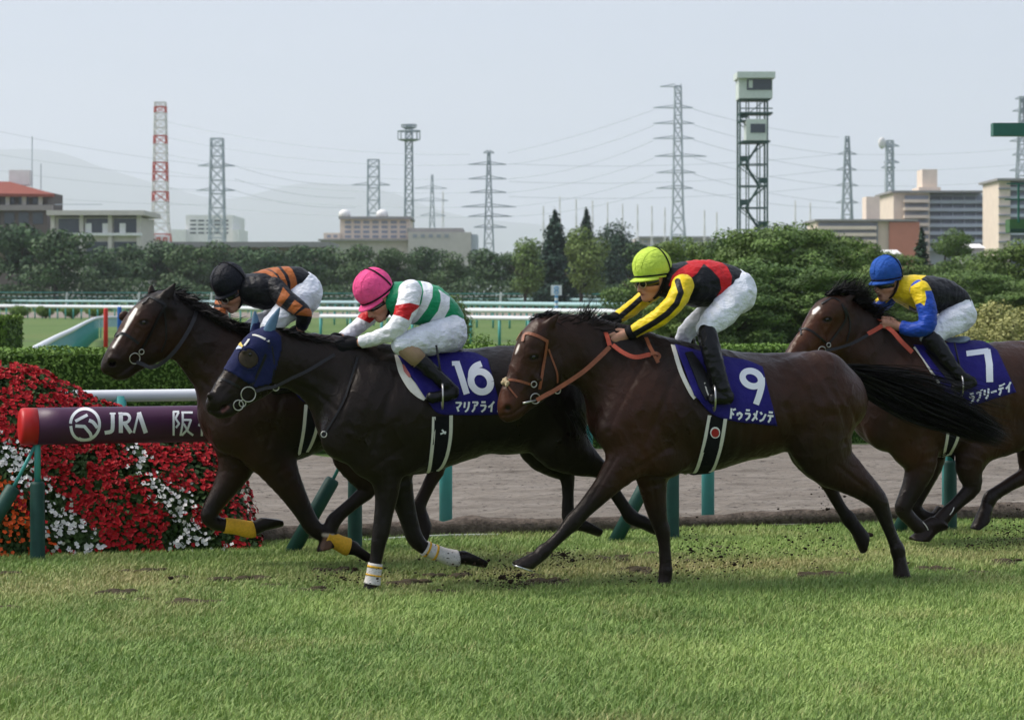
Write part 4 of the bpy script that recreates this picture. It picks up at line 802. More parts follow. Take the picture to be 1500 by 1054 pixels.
# ------------------------------------------------------------------ the jockeys
def build_jockey(J):
    h = HORSES[J['on']]; v0 = h['v']; hx = {'v': v0}
    C = at(*J['head'][:2], v0 + J['head'][2]); ps, ph = math.radians(J['yaw']), math.radians(J['pitch'])
    f0 = np.array([-math.cos(ps), -math.sin(ps), 0]); z = np.array([0, 0, 1.])
    f = f0 * math.cos(ph) - z * math.sin(ph); u = f0 * math.sin(ph) + z * math.cos(ph); l = np.cross(u, f)      # l points to the rider's left = near side
    hp = lambda a, b, c=0.: C + f * a + u * b + l * c
    H = lambda rows: [(*hp(*q[:3]), q[3], q[4] if len(q) > 4 else 1.) for q in rows]
    n2 = lambda rows, s=1.: hn(hx, rows, s)
    tor = n2(J['torso']); neck = [(*hp(-.02, -.10), .058, 1.), (*((hp(-.05, -.13) + np.array(tor[0][:3])) / 2), .06, 1.), tor[0][:3] + (.062, 1.)]
    allp = np.array([q[:3] for q in tor] + [q[:3] for k in ('armn', 'armf', 'legn', 'legf') for q in n2(J[k])] + [hp(.15, .0), hp(-.14, .13), hp(0, -.2)])
    lo, hi = allp.min(0) - [.14, .18, .16], allp.max(0) + [.14, .18, .14]
    S = SDF(lo, hi, .0047)
    shrink = lambda rows, k: [(*q[:3], max(.012, q[3] - k), q[4]) for q in rows]
    S.chain(shrink(tor, .02), .03); S.chain(neck, .03)
    # face
    S.chain(H([(-.015, .0, 0, .088, .9), (.01, -.05, 0, .088, .86)]), .03)
    S.chain(H([(.030, -.06, 0, .066, .9), (.046, -.11, 0, .054, .88), (.060, -.155, 0, .034, .9)]), .03)
    for sgn in (-1, 1):
        S.chain(H([(-.005, -.11, .035 * sgn, .036, .7), (.045, -.165, .02 * sgn, .022, .8)]), .03)
        S.chain(H([(.070, -.105, .036 * sgn, .02, .9), (.04, -.11, .055 * sgn, .018, .7)]), .02)
        S.chain(H([(-.012, -.07, .078 * sgn, .020, .35), (-.012, -.095, .074 * sgn, .014, .4)]), .008)
        S.chain(H([(.088, -.064, .02 * sgn, .012, 1.), (.08, -.06, .045 * sgn, .011, 1.)]), .015)
    S.chain(H([(.092, -.07, 0, .009, .8), (.108, -.102, 0, .011, .8), (.116, -.118, 0, .0125, 1.), (.100, -.128, 0, .009, 1.4)]), .014, sub=2)
    S.chain(H([(.092, -.142, -.018, .0075, 1), (.099, -.140, 0, .0085, 1), (.092, -.142, .018, .0075, 1)]), .008)
    S.chain(H([(.088, -.154, -.016, .0075, 1), (.096, -.155, 0, .009, 1), (.088, -.154, .016, .0075, 1)]), .008)
    S.chain(H([(.082, -.176, 0, .018, 1.3)]), .02)
    S.chain(H([(.103, -.148, -.02, .0032, 1), (.108, -.148, 0, .0032, 1), (.103, -.148, .02, .0032, 1)]), .004, op=0)
    parts = {}
    hands = {}
    for key, sgn in (('armn', 1), ('armf', -1)):
        A = n2(J[key]); S.chain(shrink(A, .012), .02)
        W = np.array(A[-1][:3]); hd = J['hand' + key[-1]]; K = at(hd[0], hd[1], v0 + hd[2]); d = nrm(K - W); L = np.linalg.norm(K - W)
        med = np.array([0, 1., 0]) * sgn; med = nrm(med - d * np.dot(med, d)); up = np.cross(d, med) * sgn
        up = -up if up[2] < 0 else up
        K = W + d * min(max(L, .07), .095)
        rows = [[(*W, .026, .8), (*(W + d * .03), .030, .72), (*K, .030, .62)]]
        for i, fl in enumerate((1.0, 1.08, 1.0, .82)):
            b = K + up * (.033 - .0215 * i) - d * .006
            rows.append([(*b, .0102, 1), (*(b + d * .028 * fl), .0096, 1), (*(b + d * .038 * fl + med * .027), .0088, 1), (*(b + d * .012 + med * .043 * fl), .0082, 1), (*(b - d * .012 + med * .036), .0075, 1)])
        rows.append([(*(W + d * .02 + up * .02 + med * .012), .016, 1), (*(W + d * .055 + up * .040 + med * .022), .0125, 1), (*(W + d * .085 + up * .043 + med * .030), .0105, 1), (*(W + d * .105 + up * .036 + med * .036), .009, 1)])
        hands[key] = rows
        for i, q in enumerate(rows): S.chain(q, .010 if i == 0 else .0035, sub=2)
    for key in ('legn', 'legf'): S.chain(shrink(n2(J[key]), .014), .03)
    for key in ('bootn', 'bootf'):
        if J.get(key): S.chain(shrink(n2(J[key]), .014), .02)
    V, F = S.net(); V = relax(V, F, 1, .3)
    org = np.array([tor[-1][0], v0, tor[-1][2] - .1]); r = root("person", org, J['label'], "person", "jockeys riding in the race")
    bo = mesh_obj("body", V, F, SKIN, r, org=org)
    loc = (V - C) @ np.stack([f, u, l], 1); tone = np.tile(np.array(J.get('tone', (.43, .225, .15))), (len(V), 1)); tone *= (1 + .10 * vnoise(V, 28, 3))[:, None]
    def blot(c, rad, colr, k=1.): 
        nonlocal tone
        w = (np.clip(1.3 - np.linalg.norm((loc - c) / np.array(rad), axis=1), 0, 1) * k)[:, None]; tone = tone * (1 - w) + np.array(colr) * w
    blot((.100, -.147, 0), (.03, .010, .028), (.26, .085, .07), .9); blot((.103, -.148, 0), (.03, .0035, .024), (.07, .02, .018), .9)
    for sg in (-1, 1): blot((.062, -.112, .05 * sg), (.04, .03, .03), (.46, .19, .13), .5); blot((.112, -.125, .008 * sg), (.01, .005, .005), (.08, .03, .025), .9)
    blot((.05, -.165, 0), (.07, .03, .06), (.30, .17, .125), .35)
    hairy = ((loc[:, 0] < .012) & (loc[:, 1] > -.125) & (loc[:, 1] < .0) & (np.linalg.norm(loc - [-.012, -.08, 0], axis=1) < .20) & (np.abs(loc[:, 2]) < .078) & ~((np.abs(loc[:, 0] + .012) < .026) & (np.abs(loc[:, 2]) > .070)))
    tone[hairy] = (.012, .009, .008); kn = np.linalg.norm(loc, axis=1) > .3; tone[kn] *= (1 + .16 * vnoise(V[kn], 60, 8))[:, None]
    cattr(bo, "tone", np.clip(tone, .004, 1))
    # jacket
    def garment(name, chains, m, regions, k=.03, hvox=.0065, amp=.004, fr=(14, 26), seed=1, cuts=()):
        P = np.array([q[:3] for c in chains for q in c]); Rm = max(q[3] * max(1, q[4]) for c in chains for q in c)
        G = SDF(P.min(0) - Rm - .03, P.max(0) + Rm + .03, hvox)
        for c in chains: G.chain(c, k)
        for p, n in cuts: G.cut(p, n)
        V, F = G.net(); V = relax(V, F, 1, .35); N = vnormals(V, F)
        a = vnoise(V * [1, 1, 1.6], fr[0], seed) + .6 * vnoise(V * [1.5, 1, .8], fr[1], seed + 1)
        fold = 1 - np.abs(vnoise(V * [1.0, .7, 1.3], fr[0] * .9, seed + 4)); a = a + 1.2 * (fold ** 3 - .4)
        V = V + N * (amp * a)[:, None]
        o = mesh_obj(name, V, F, m, r, org=org); Q = proj(V)
        for i, rg in enumerate(regions):
            d = np.min([linesd(Q, q[1], q[2]) if q[0] == 'l' else polysd(Q, q[1]) for q in rg], axis=0); attr(o, "m%d" % i, d)
        return o
    garment("jacket", [tor, [(*hp(-.045, -.13), .058, 1.), (*tor[0][:3], .075, 1.1)]], J['jm'], J['jr'], amp=.0035, seed=3)
    for key in ('armn', 'armf'):
        A = n2(J[key]); d = nrm(np.array(A[-1][:3]) - np.array(A[-2][:3])); E = list(A); e = E[-1]
        garment("sleeve", [E], J['sm'], J['sr' + key[-1]], .01, .0055, .0028, (20, 34), 9, [(np.array(e[:3]) - d * .012, d)])
        if J.get('cuff'):
            b = MB(); p = np.array(e[:3]); b.add(*tube_geo([p - d * .03, p - d * .005, p + d * .012], np.array([e[3] + .007, e[3] + .006, e[3] + .001]), 14)); b.obj("cuff", FABBLK, r, True, org)
        if J['glove' + key[-1]]:
            G = SDF(np.array([q[:3] for c in hands[key] for q in c]).min(0) - .06, np.array([q[:3] for c in hands[key] for q in c]).max(0) + .06, .0055)
            for i, q in enumerate(hands[key]): G.chain([(*x[:3], x[3] + .0035, x[4]) for x in q], .010 if i == 0 else .004, sub=2)
            Vg, Fg = G.net(); mesh_obj("glove", Vg, Fg, FABBLK, r, org=org)
    hip = n2(J['hip'])
    garment("breeches", [hip, n2(J['legn']), n2(J['legf'])], BREECH_M, [], .035, .0062, .0052, (15, 31), 5)
    for key in ('bootn', 'bootf'):
        if not J.get(key): continue
        B = n2(J[key]); garment("boot", [B[:-2] , B[-3:]], BOOT, [], .015, .006, .003, (22, 35), 7)
        if J.get('sock'):
            b = MB(); kq = n2(J['sock' + key[-1]]); q = np.array(kq); b.add(*tube_geo(q[:, :3], q[:, 3], 16)); b.obj("sock", J['sock'], r, True, org)
    # helmet under a cloth cap
    af, ah, al = J.get('hs', (.128, .125, .112)); na, npol = 40, 16; V = []; rim = []
    for j in range(na):
        a = 2 * math.pi * j / na; low = -.048 - .022 * (1 - math.cos(a)) / 2
        tm = math.acos(max(-1, low / ah))
        for i in range(npol + 1):
            t = tm * i / npol; V.append(hp(af * math.sin(t) * math.cos(a) - .006, ah * math.cos(t), al * math.sin(t) * math.sin(a)))
        rim.append(V[-1])
    F = [(j * (npol + 1) + i, j * (npol + 1) + i + 1, ((j + 1) % na) * (npol + 1) + i + 1, ((j + 1) % na) * (npol + 1) + i) for j in range(na) for i in range(npol)]
    V = np.array(V); Nn = V - C; V = V + (Nn / np.linalg.norm(Nn, axis=1)[:, None]) * (.0016 * vnoise(V, 26, 2))[:, None]
    hm = mesh_obj("helmet", V, F, J['hm'], r, org=org)
    b = MB(); b.add(*tube_geo(rim + rim[:1], .0055, 7, False)); b.obj("helmet_rim", J.get('rm', J['hm']), hm, True, None) if False else None
    b2 = MB(); b2.add(*tube_geo(rim + rim[:1], .006, 7, False)); b2.obj("helmet_rim", J['hm'], r, True, org)
    G = []; ns = 24
    for j in range(ns + 1):
        a = math.radians(-72 + 144 * j / ns); w = math.cos(a * 1.22) ** .6 * J.get('brim', .045) if abs(a * 1.22) < math.pi / 2 else 0
        s = math.sqrt(max(0, 1 - (.05 / ah) ** 2)); e = np.array([math.cos(a), math.sin(a)])
        for k, q in enumerate((0, .5, 1.)): G.append(hp((af * s + w * q) * e[0] - .008, -.047 - .022 * (1 - math.cos(a)) / 2 - .010 * q * q, (al * s + w * q * .8) * e[1]))
    Fb = [(j * 3 + k, (j + 1) * 3 + k, (j + 1) * 3 + k + 1, j * 3 + k + 1) for j in range(ns) for k in range(2)]
    G = np.array(G); nb = len(G); G2 = np.vstack([G, G - u * .007]); Fb = Fb + [tuple(i + nb for i in q[::-1]) for q in Fb] + [(j * 3 + 2, (j + 1) * 3 + 2, (j + 1) * 3 + 2 + nb, j * 3 + 2 + nb) for j in range(ns)]
    mesh_obj("helmet_peak", G2, Fb, J.get('pm', J['hm']), r, org=org)
    for sgn in (-.62, .0, .62):
        P = []
        for t_ in np.linspace(-1.5, 1.35, 22): P.append(hp((af + .0005) * math.sin(t_ * -1.0) * math.cos(sgn) - .006, (ah + .0008) * math.cos(t_), (al + .0005) * (math.sin(sgn) * (1 - .25 * t_ * t_ * .5) * math.cos(t_ * .35))  if sgn else 0.))
        Pn = [C + (p - C) * (1.004 / max(1e-6, math.sqrt(((np.dot(p - C, f) + .006) / af) ** 2 + (np.dot(p - C, u) / ah) ** 2 + (np.dot(p - C, l) / al) ** 2))) for p in P]
        b = MB(); b.add(*tube_geo(Pn, .0018, 5)); b.obj("cap_seam", J['hm'], r, True, org)
    b = MB(); b.add(*ball(hp(-.006, ah + .001), .006, 8, 5)); b.obj("cap_button", J['hm'], r, True, org)
    # straps
    b = MB(); P = []
    for t in np.linspace(-1.95, 1.95, 25): P.append((J.get('sf', -.055) + .02 * math.cos(t) , ah * .0 + 1, t))
    pts = []; nn = []
    for (fa, _, t) in P:
        k = math.sqrt(max(.05, 1 - (fa / af) ** 2)); q = hp(fa - .006, (ah + .002) * k * math.cos(t), (al + .002) * k * math.sin(t)); pts.append(q); nn.append(nrm(q - C))
    b.add(*ribbon(np.array(pts), np.array(nn), .012, .003))
    pts = [hp(af * .5 * 0 + (af + .003) * math.cos(a) * .93 - .006, -.036 - .020 * (1 - math.cos(a)) / 2, (al + .003) * .95 * math.sin(a)) for a in np.linspace(-math.pi, math.pi, 37)]
    b.add(*ribbon(np.array(pts), np.array([nrm(p - C) for p in pts]), .009, .003))
    b.obj("helmet_strap", FABBLK, r, True, org)
    b = MB()
    for sgn in (-1, 1):
        P = crom(np.array([hp(-.02, -.06, .092 * sgn), hp(.0, -.11, .080 * sgn), hp(.03, -.165, .055 * sgn), hp(.062, -.197, .0)]), 5); b.add(*ribbon(P, np.array([nrm(p - hp(.02, -.11)) for p in P]), .022, .004))
    b.obj("chin_strap", FABBLK, r, True, org)
    # goggles
    G = []; ng = 22
    for j in range(ng + 1):
        a = math.radians(-80 + 160 * j / ng); notch = .014 * math.exp(-(a / .16) ** 2)
        for k, t in enumerate((0, .15, .5, .85, 1.)):
            bulge = .018 * math.sin(math.pi * t) ** .5 if 0 < t < 1 else .0
            G.append(hp((.094 + bulge) * math.cos(a) + .002, -.058 - (.048 - notch) * t, (.076 + bulge * .7) * math.sin(a)))
    Fg = [(j * 5 + k, (j + 1) * 5 + k, (j + 1) * 5 + k + 1, j * 5 + k + 1) for j in range(ng) for k in range(4)]
    G = np.array(G); inn = hp(.01, -.08) ; n_ = len(G); G2 = np.vstack([G, G + (inn - G) * .16]); Fg += [tuple(i + n_ for i in q[::-1]) for q in Fg]
    mesh_obj("goggles", G2, Fg, GOGGLE, r, org=org)
    if J.get('lens'):
        for sgn in (-1, 1):
            c = hp(.105, -.082, .036 * sgn); n = nrm(f + l * .5 * sgn); b = MB(); b.add(*ring(c + n * .004, n, .022, .003)); b.obj("goggle_rim", J['lens'], r, True, org)
    return r
GOGGLE = pmat("goggle_lens", (.010, .010, .009), .12, .6, var=.3)
def plain_cap(name, c, rough=.7): return pmat(name, c, rough, .16, var=.16, vscale=18, bump=.75, bscale=30, bdist=.02)
BREECH_M = cloth_mat("white_breeches", (.74, .76, .82), [], .55, .7, 17)
z1 = lambda pts: [(870 + x / 6, 350 + y / 6) for x, y in pts]
z2 = lambda pts: [(470 + x / 6, 380 + y / 6) for x, y in pts]
z3 = lambda pts: [(290 + x / 7.5, 375 + y / 7.5) for x, y in pts]
z4 = lambda pts: [(1250 + x / 6, 360 + y / 6) for x, y in pts]
YEL, BLK, RED, GRN, WHT, ORG, BLU = (.78, .56, .015), (.0045, .005, .008), (.48, .010, .014), (.006, .25, .105), (.74, .75, .79), (.36, .105, .025), (.012, .06, .38)
build_jockey(dict(on='nine', label="jockey in lime green cap and red and black silks standing in stirrups of horse 9", head=(954, 391, -.01), yaw=14, pitch=12,
  torso=[(985, 413, 26, 0, 1.35), (1010, 415, 33, 0, 1.25), (1038, 415, 34, 0, 1.15), (1060, 415, 29, 0, 1.2), (1070, 416, 24, 0, 1.3)],
  hip=[(1066, 418, 25, 0, 1.3), (1078, 424, 28, 0, 1.25), (1080, 436, 24, 0, 1.3)],
  legn=[(1076, 434, 24, -.09, 1.), (1060, 455, 21.5, -.14, 1.), (1041, 474, 17, -.19, 1.), (1033, 484, 14.5, -.2, 1.)],
  legf=[(1070, 436, 22, .09, 1.), (1035, 462, 18, .13, 1.), (1008, 484, 14, .17, 1.), (1002, 494, 12, .18, 1.)],
  bootn=[(1035, 488, 14.5, -.22, 1.), (1041, 512, 14.5, -.26, 1.), (1050, 545, 14, -.29, .95), (1057, 572, 12.5, -.31, .95), (1066, 583, 9.5, -.32, .9), (1044, 584, 8.5, -.33, .95)],
  bootf=[(1004, 492, 12, .2, 1.), (1015, 525, 12, .27, 1.), (1030, 575, 10, .31, 1.), (1040, 580, 8, .31, 1.), (1020, 584, 8, .31, 1.)],
  armn=[(1000, 418, 17, -.17, 1.), (992, 438, 15.5, -.21, 1.), (973, 459, 13.5, -.2, 1.), (948, 475, 12, -.15, 1.), (922, 488, 9.5, -.09, 1.)], handn=(895, 499, -.085),
  armf=[(965, 420, 15, .16, 1.), (945, 436, 12.5, .19, 1.), (920, 455, 11, .15, 1.), (898, 469, 9, .08, 1.)], handf=(880, 478, .05), gloven=False, glovef=True, cuff=True,
  jm=cloth_mat("red_black_silk", BLK, [RED], .5), jr=[[('p', z1([(655, 415), (690, 320), (740, 270), (830, 215), (800, 190), (690, 195), (740, 165), (860, 150), (1000, 155), (1100, 190), (1170, 240), (1215, 330), (1205, 410), (1150, 480), (1060, 580), (1050, 550), (1120, 440), (1105, 350), (1040, 275), (965, 218), (900, 310), (830, 360), (720, 400)])), ('p', z1([(780, 600), (900, 600), (900, 660), (780, 660)]))]],
  sm=cloth_mat("yellow_black_silk", YEL, [BLK], .45), srn=[[('l', z1([(735, 370), (765, 470), (725, 570), (645, 655), (540, 730), (350, 840)]), 4.3)]], srf=[[('l', z1([(470, 470), (340, 590), (210, 700)]), 4.)]],
  hm=plain_cap("lime_cap", (.50, .66, .085)), lens=BRASS, hs=(.124, .119, .109)))
build_jockey(dict(on='sixteen', label="jockey in pink cap and green and white hooped silks crouching on horse 16", head=(545, 422, -.01), yaw=12, pitch=40,
  torso=[(577, 437, 23, 0, 1.4), (600, 442, 31, 0, 1.3), (628, 448, 32, 0, 1.2), (650, 459, 24, 0, 1.3), (660, 466, 19, 0, 1.5)],
  hip=[(655, 470, 20, 0, 1.5), (656, 486, 26, 0, 1.35), (655, 494, 24, 0, 1.4)],
  legn=[(656, 488, 26, -.08, 1.), (635, 495, 24, -.15, 1.), (608, 501, 20, -.2, 1.), (589, 504, 16, -.22, 1.)],
  legf=[(655, 488, 24, .08, 1.), (630, 497, 20, .15, 1.), (600, 503, 16, .2, 1.)],
  bootn=[(612, 527, 12.5, -.25, 1.), (625, 537, 12, -.27, 1.), (642, 552, 10.5, -.3, 1.), (654, 563, 9, -.32, 1.), (664, 576, 8.5, -.33, 1.), (632, 582, 8.5, -.34, 1.)],
  bootf=[(600, 515, 11, .24, 1.), (620, 540, 11, .3, 1.), (648, 565, 9, .32, 1.), (655, 574, 8, .33, 1.), (625, 580, 8, .33, 1.)],
  sock=pmat("tan_sock", (.30, .20, .12), .7, bump=.3, bscale=60), sockn=[(588, 503, 14, -.22, 1.), (596, 511, 14.5, -.235, 1.), (605, 519, 14, -.245, 1.), (615, 529, 12.8, -.255, 1.)], sockf=[(600, 503, 13, .2, 1.), (602, 518, 12, .24, 1.)],
  armn=[(601, 426, 17, -.17, 1.), (597, 447, 16.5, -.22, 1.), (586, 472, 14.5, -.24, 1.), (573, 486, 13, -.22, 1.), (550, 495, 11, -.16, 1.), (525, 502, 9, -.1, 1.)], handn=(492, 509, -.08),
  armf=[(566, 436, 14, .17, 1.), (548, 455, 13, .2, 1.), (530, 474, 11.5, .18, 1.), (500, 496, 9, .1, 1.)], handf=(485, 503, .06), gloven=True, glovef=True,
  jm=cloth_mat("green_white_silk", GRN, [WHT], .42), jr=[[('p', z2([(860, 150), (945, 170), (985, 240), (980, 330), (935, 430), (850, 540), (770, 590), (745, 570), (835, 470), (885, 380), (902, 280), (890, 220)])), ('p', z2([(1030, 260), (1135, 330), (1130, 430), (1070, 540), (1030, 600), (910, 610), (960, 540), (1030, 450), (1055, 360), (1050, 300)]))]],
  sm=cloth_mat("white_red_silk", WHT, [RED], .42), srn=[[('p', z2([(620, 408), (780, 380), (880, 405), (800, 470), (775, 535), (700, 500), (620, 480)]))]], srf=[[('p', z2([(320, 430), (520, 430), (500, 500), (430, 560), (310, 500)]))]],
  hm=plain_cap("pink_cap", (.78, .085, .26)), hs=(.124, .119, .109), sf=-.06))
build_jockey(dict(on='leader', label="jockey in black cap and black silks with brown orange hoops on the leading horse", head=(333, 411, -.01), yaw=22, pitch=34,
  torso=[(364, 424, 22, 0, 1.4), (388, 424, 29, 0, 1.3), (412, 417, 27, 0, 1.2), (430, 413, 23, 0, 1.3), (438, 413, 20, 0, 1.4)],
  hip=[(436, 416, 20, 0, 1.4), (446, 424, 25, 0, 1.3), (448, 437, 22, 0, 1.3)],
  legn=[(444, 434, 22, -.08, 1.), (425, 452, 19, -.14, 1.), (404, 470, 15, -.18, 1.), (394, 480, 13, -.19, 1.)],
  legf=[(442, 436, 20, .08, 1.), (405, 462, 16, .13, 1.), (372, 478, 13, .16, 1.), (364, 485, 12, .17, 1.)],
  bootn=[(395, 486, 12, -.21, 1.), (405, 515, 12, -.26, 1.), (420, 550, 10, -.3, 1.), (428, 565, 8, -.31, 1.), (404, 570, 8, -.32, 1.)],
  bootf=[(365, 490, 11, .2, 1.), (385, 525, 11, .27, 1.), (405, 560, 9, .3, 1.), (412, 568, 8, .3, 1.), (390, 572, 8, .3, 1.)],
  armn=[(402, 420, 15, -.12, 1.), (418, 437, 14.5, -.2, 1.), (440, 454, 12.5, -.27, 1.), (446, 463, 11, -.26, 1.), (441, 480, 9.5, -.19, 1.)], handn=(434, 494, -.1),
  armf=[(352, 428, 13, .17, 1.), (330, 440, 12, .2, 1.), (323, 455, 11, .18, 1.), (326, 472, 9, .1, 1.)], handf=(332, 482, .04), gloven=True, glovef=True,
  jm=cloth_mat("black_orange_silk", BLK, [ORG], .5), jr=[[('p', z3([(510, 190), (620, 155), (740, 140), (820, 175), (870, 225), (915, 310), (880, 290), (800, 218), (740, 188), (640, 182)])), ('p', z3([(690, 130), (820, 90), (890, 130), (945, 205), (980, 290), (985, 380), (940, 380), (928, 290), (880, 200), (800, 148)])), ('p', z3([(890, 90), (970, 90), (1035, 145), (1075, 230), (1090, 310), (1085, 395), (1020, 440), (1015, 370), (1018, 300), (990, 210), (940, 148)]))]],
  sm=cloth_mat("black_orange_sleeve", BLK, [ORG], .5), srn=[[('p', z3([(935, 340), (1010, 425), (890, 580), (850, 540)])), ('p', z3([(1062, 480), (1150, 545), (1050, 640), (980, 595)])), ('p', z3([(1180, 570), (1290, 590), (1260, 665), (1070, 645)]))]],
  srf=[[('p', z3([(140, 560), (360, 570), (330, 720), (120, 720)])), ('p', z3([(170, 480), (360, 480), (340, 530), (190, 530)]))]], hm=plain_cap("black_cap", (.010, .011, .016), .5), hs=(.121, .117, .108), lens=STEEL, brim=.03))
build_jockey(dict(on='seven', label="jockey in blue cap and yellow, black and blue silks crouching on horse 7", head=(1297, 398, -.01), yaw=20, pitch=14,
  torso=[(1328, 425, 22, 0, 1.4), (1352, 431, 28, 0, 1.3), (1378, 433, 26, 0, 1.2), (1396, 437, 20, 0, 1.4), (1404, 440, 16, 0, 1.6)],
  hip=[(1402, 444, 17, 0, 1.6), (1406, 458, 21, 0, 1.4), (1404, 468, 20, 0, 1.4)],
  legn=[(1406, 462, 21, -.08, 1.), (1390, 474, 20, -.14, 1.), (1372, 486, 16.5, -.18, 1.), (1362, 493, 14, -.2, 1.)],
  legf=[(1402, 464, 20, .08, 1.), (1370, 482, 16, .14, 1.), (1340, 490, 12, .18, 1.), (1328, 491, 11, .19, 1.)],
  bootn=[(1364, 497, 14.5, -.22, 1.), (1374, 510, 14, -.24, 1.), (1391, 532, 11, -.29, 1.), (1408, 552, 9, -.32, 1.), (1425, 560, 7, -.33, 1.), (1400, 567, 7.5, -.34, 1.)],
  bootf=[(1330, 494, 11, .21, 1.), (1350, 520, 11, .28, 1.), (1378, 550, 9, .32, 1.), (1386, 556, 7, .33, 1.), (1362, 560, 7, .33, 1.)],
  armn=[(1348, 425, 15, -.17, 1.), (1357, 447, 14.5, -.22, 1.), (1359, 472, 13.5, -.25, 1.), (1352, 480, 12.5, -.24, 1.), (1335, 482, 11, -.18, 1.), (1317, 478, 9, -.12, 1.)], handn=(1288, 470, -.1),
  armf=[(1308, 430, 13, .17, 1.), (1294, 443, 11.5, .2, 1.), (1280, 457, 10, .17, 1.), (1270, 467, 8.5, .09, 1.)], handf=(1262, 474, .05), gloven=False, glovef=True,
  jm=cloth_mat("yellow_black_jacket", BLK, [YEL], .48), jr=[[('p', z4([(380, 200), (520, 200), (665, 245), (595, 292), (650, 340), (690, 390), (640, 420), (620, 520), (570, 515), (560, 560), (485, 520), (500, 610), (440, 590), (400, 520), (410, 565), (260, 520), (300, 420)]))]],
  sm=cloth_mat("blue_yellow_sleeve", BLU, [YEL], .48), srn=[[('p', z4([(500, 360), (640, 280), (720, 360), (688, 392), (630, 395), (642, 460), (625, 528), (590, 500), (480, 540)]))]], srf=[[('p', z4([(170, 400), (480, 380), (420, 470), (340, 455), (290, 500), (240, 470), (195, 500)]))]],
  hm=plain_cap("blue_cap", (.02, .085, .36)), hs=(.121, .117, .108)))
for k, ft, dv in (('nine', (1046, 583), -.33), ('sixteen', (648, 580), -.34), ('seven', (1408, 565), -.34)): stirrup(HORSES[k], ft, dv)
h = HORSES['nine']; b = MB(); b.tube([at(888, 480, h['v'] + .06), at(887, 458, h['v'] + .05)], .0085, 8); b.tube([at(888, 480, h['v'] + .06), at(905, 540, h['v'] + .3)], .005, 6)
tag(b.obj("riding_whip", FABBLK, None, True), "black riding whip held upright in far hand of lime capped jockey", "whip")
# ------------------------------------------------------------------ the setting
EX, EY, EZ = np.array([CT, -ST, 0.]), np.array([ST, CT, 0.]), np.array([0, 0, 1.])     # across and along the view
def strip(name, u0, u1, v0, v1, z, m, nu=2, nv=2):
    u, v = np.meshgrid(np.linspace(u0, u1, nu), np.linspace(v0, v1, nv)); V = np.stack([u, v, np.full_like(u, z)], -1).reshape(-1, 3)
    i = np.arange(nu * nv).reshape(nv, nu); F = np.stack([i[:-1, :-1], i[:-1, 1:], i[1:, 1:], i[1:, :-1]], -1).reshape(-1, 4)
    return V, F
t = NT("turf_ground"); t.set(Roughness=.9); t.b.inputs["Specular IOR Level"].default_value = .15
f = t.noise(.05, 6, .6); g = t.noise(1.5, 6, .65)
c = t.ramp(f, [(.3, (.075, .13, .035)), (.5, (.105, .165, .05)), (.72, (.14, .17, .06))]); t.col(t.mix(.5, c, t.ramp(g, [(.3, (.55, .6, .5)), (.7, (1.2, 1.2, 1.1))]), 'MULTIPLY')); t.bump(g, .4, .05)
V, F = strip("g", -15000, 15000, -300, 22500, 0, None); tag(mesh_obj("ground", V, F, t.m), kind="structure")
t = NT("soil_under_turf"); t.set(Roughness=.95); f = t.noise(3, 6, .7)
t.col(t.ramp(f, [(.3, (.07, .13, .028)), (.55, (.12, .19, .045)), (.75, (.15, .16, .06))])); t.bump(f, .5, .03)
V, F = strip("g", -40, 60, 2, 17.42, .004, None); tag(mesh_obj("turf_course", V, F, t.m), kind="structure")
t = NT("harrowed_sand"); t.set(Roughness=.92); t.b.inputs["Specular IOR Level"].default_value = .15
a = t.noise(2.2, 7, .72, stretch=(.28, 1.6, 1)); b_ = t.noise(9, 6, .7, stretch=(.35, 1.5, 1)); cc = t.noise(.35, 3, .5, stretch=(.12, 1.3, 1))
c = t.ramp(a, [(.28, (.165, .142, .118)), (.5, (.275, .243, .208)), (.72, (.36, .325, .285))]); c = t.mix(.55, c, t.ramp(cc, [(.35, (.78, .76, .74)), (.65, (1.12, 1.1, 1.08))]), 'MULTIPLY')
sp = t.noise(30, 3, .6, stretch=(.5, 1, 1)); c = t.mix(t.map(sp, .58, .68), c, (.085, .072, .062)); t.col(c)
t.bump(b_, 1.0, .10)
V, F = strip("g", -10, 22, 17.40, 26.45, .008, None, 560, 300); P = V.copy()
V[:, 2] += .016 * vnoise(P * [.8, 2.6, 1], 2.0, 41) + .016 * vnoise(P * [1.2, 4.5, 1], 3.2, 42) + .014 * np.maximum(vnoise(P * [1, 2.0, 1], 5.5, 43), 0)
V[:, 2] = np.maximum(V[:, 2] + .02, .008); tag(mesh_obj("dirt_track", V, F, t.m), kind="structure")
# low earth-filled kerb roll between turf and dirt
n = 520; uu = np.linspace(-20, 40, n); P = np.stack([uu, 17.46 + .025 * np.sin(uu * 1.7), .055 + .014 * vnoise(np.stack([uu, uu * 0, uu * 0], 1), 1.1, 3)], 1)
V, F = tube_geo(P, .072 + .014 * vnoise(np.stack([uu, uu * 0 + 3, uu * 0], 1), 3.1, 8), 12); N = V - np.repeat(P, 12, 0); V = V + N * (.22 * vnoise(V, 16, 5) + .22 * vnoise(V, 40, 6))[:, None]
tag(mesh_obj("kerb_log", V, F, pmat("rotten_bark", (.12, .096, .078), .95, .15, var=.65, vscale=14, bump=1., bscale=45, bdist=.02)), "lumpy brown bark kerb log lying between the turf and the dirt track", "log")

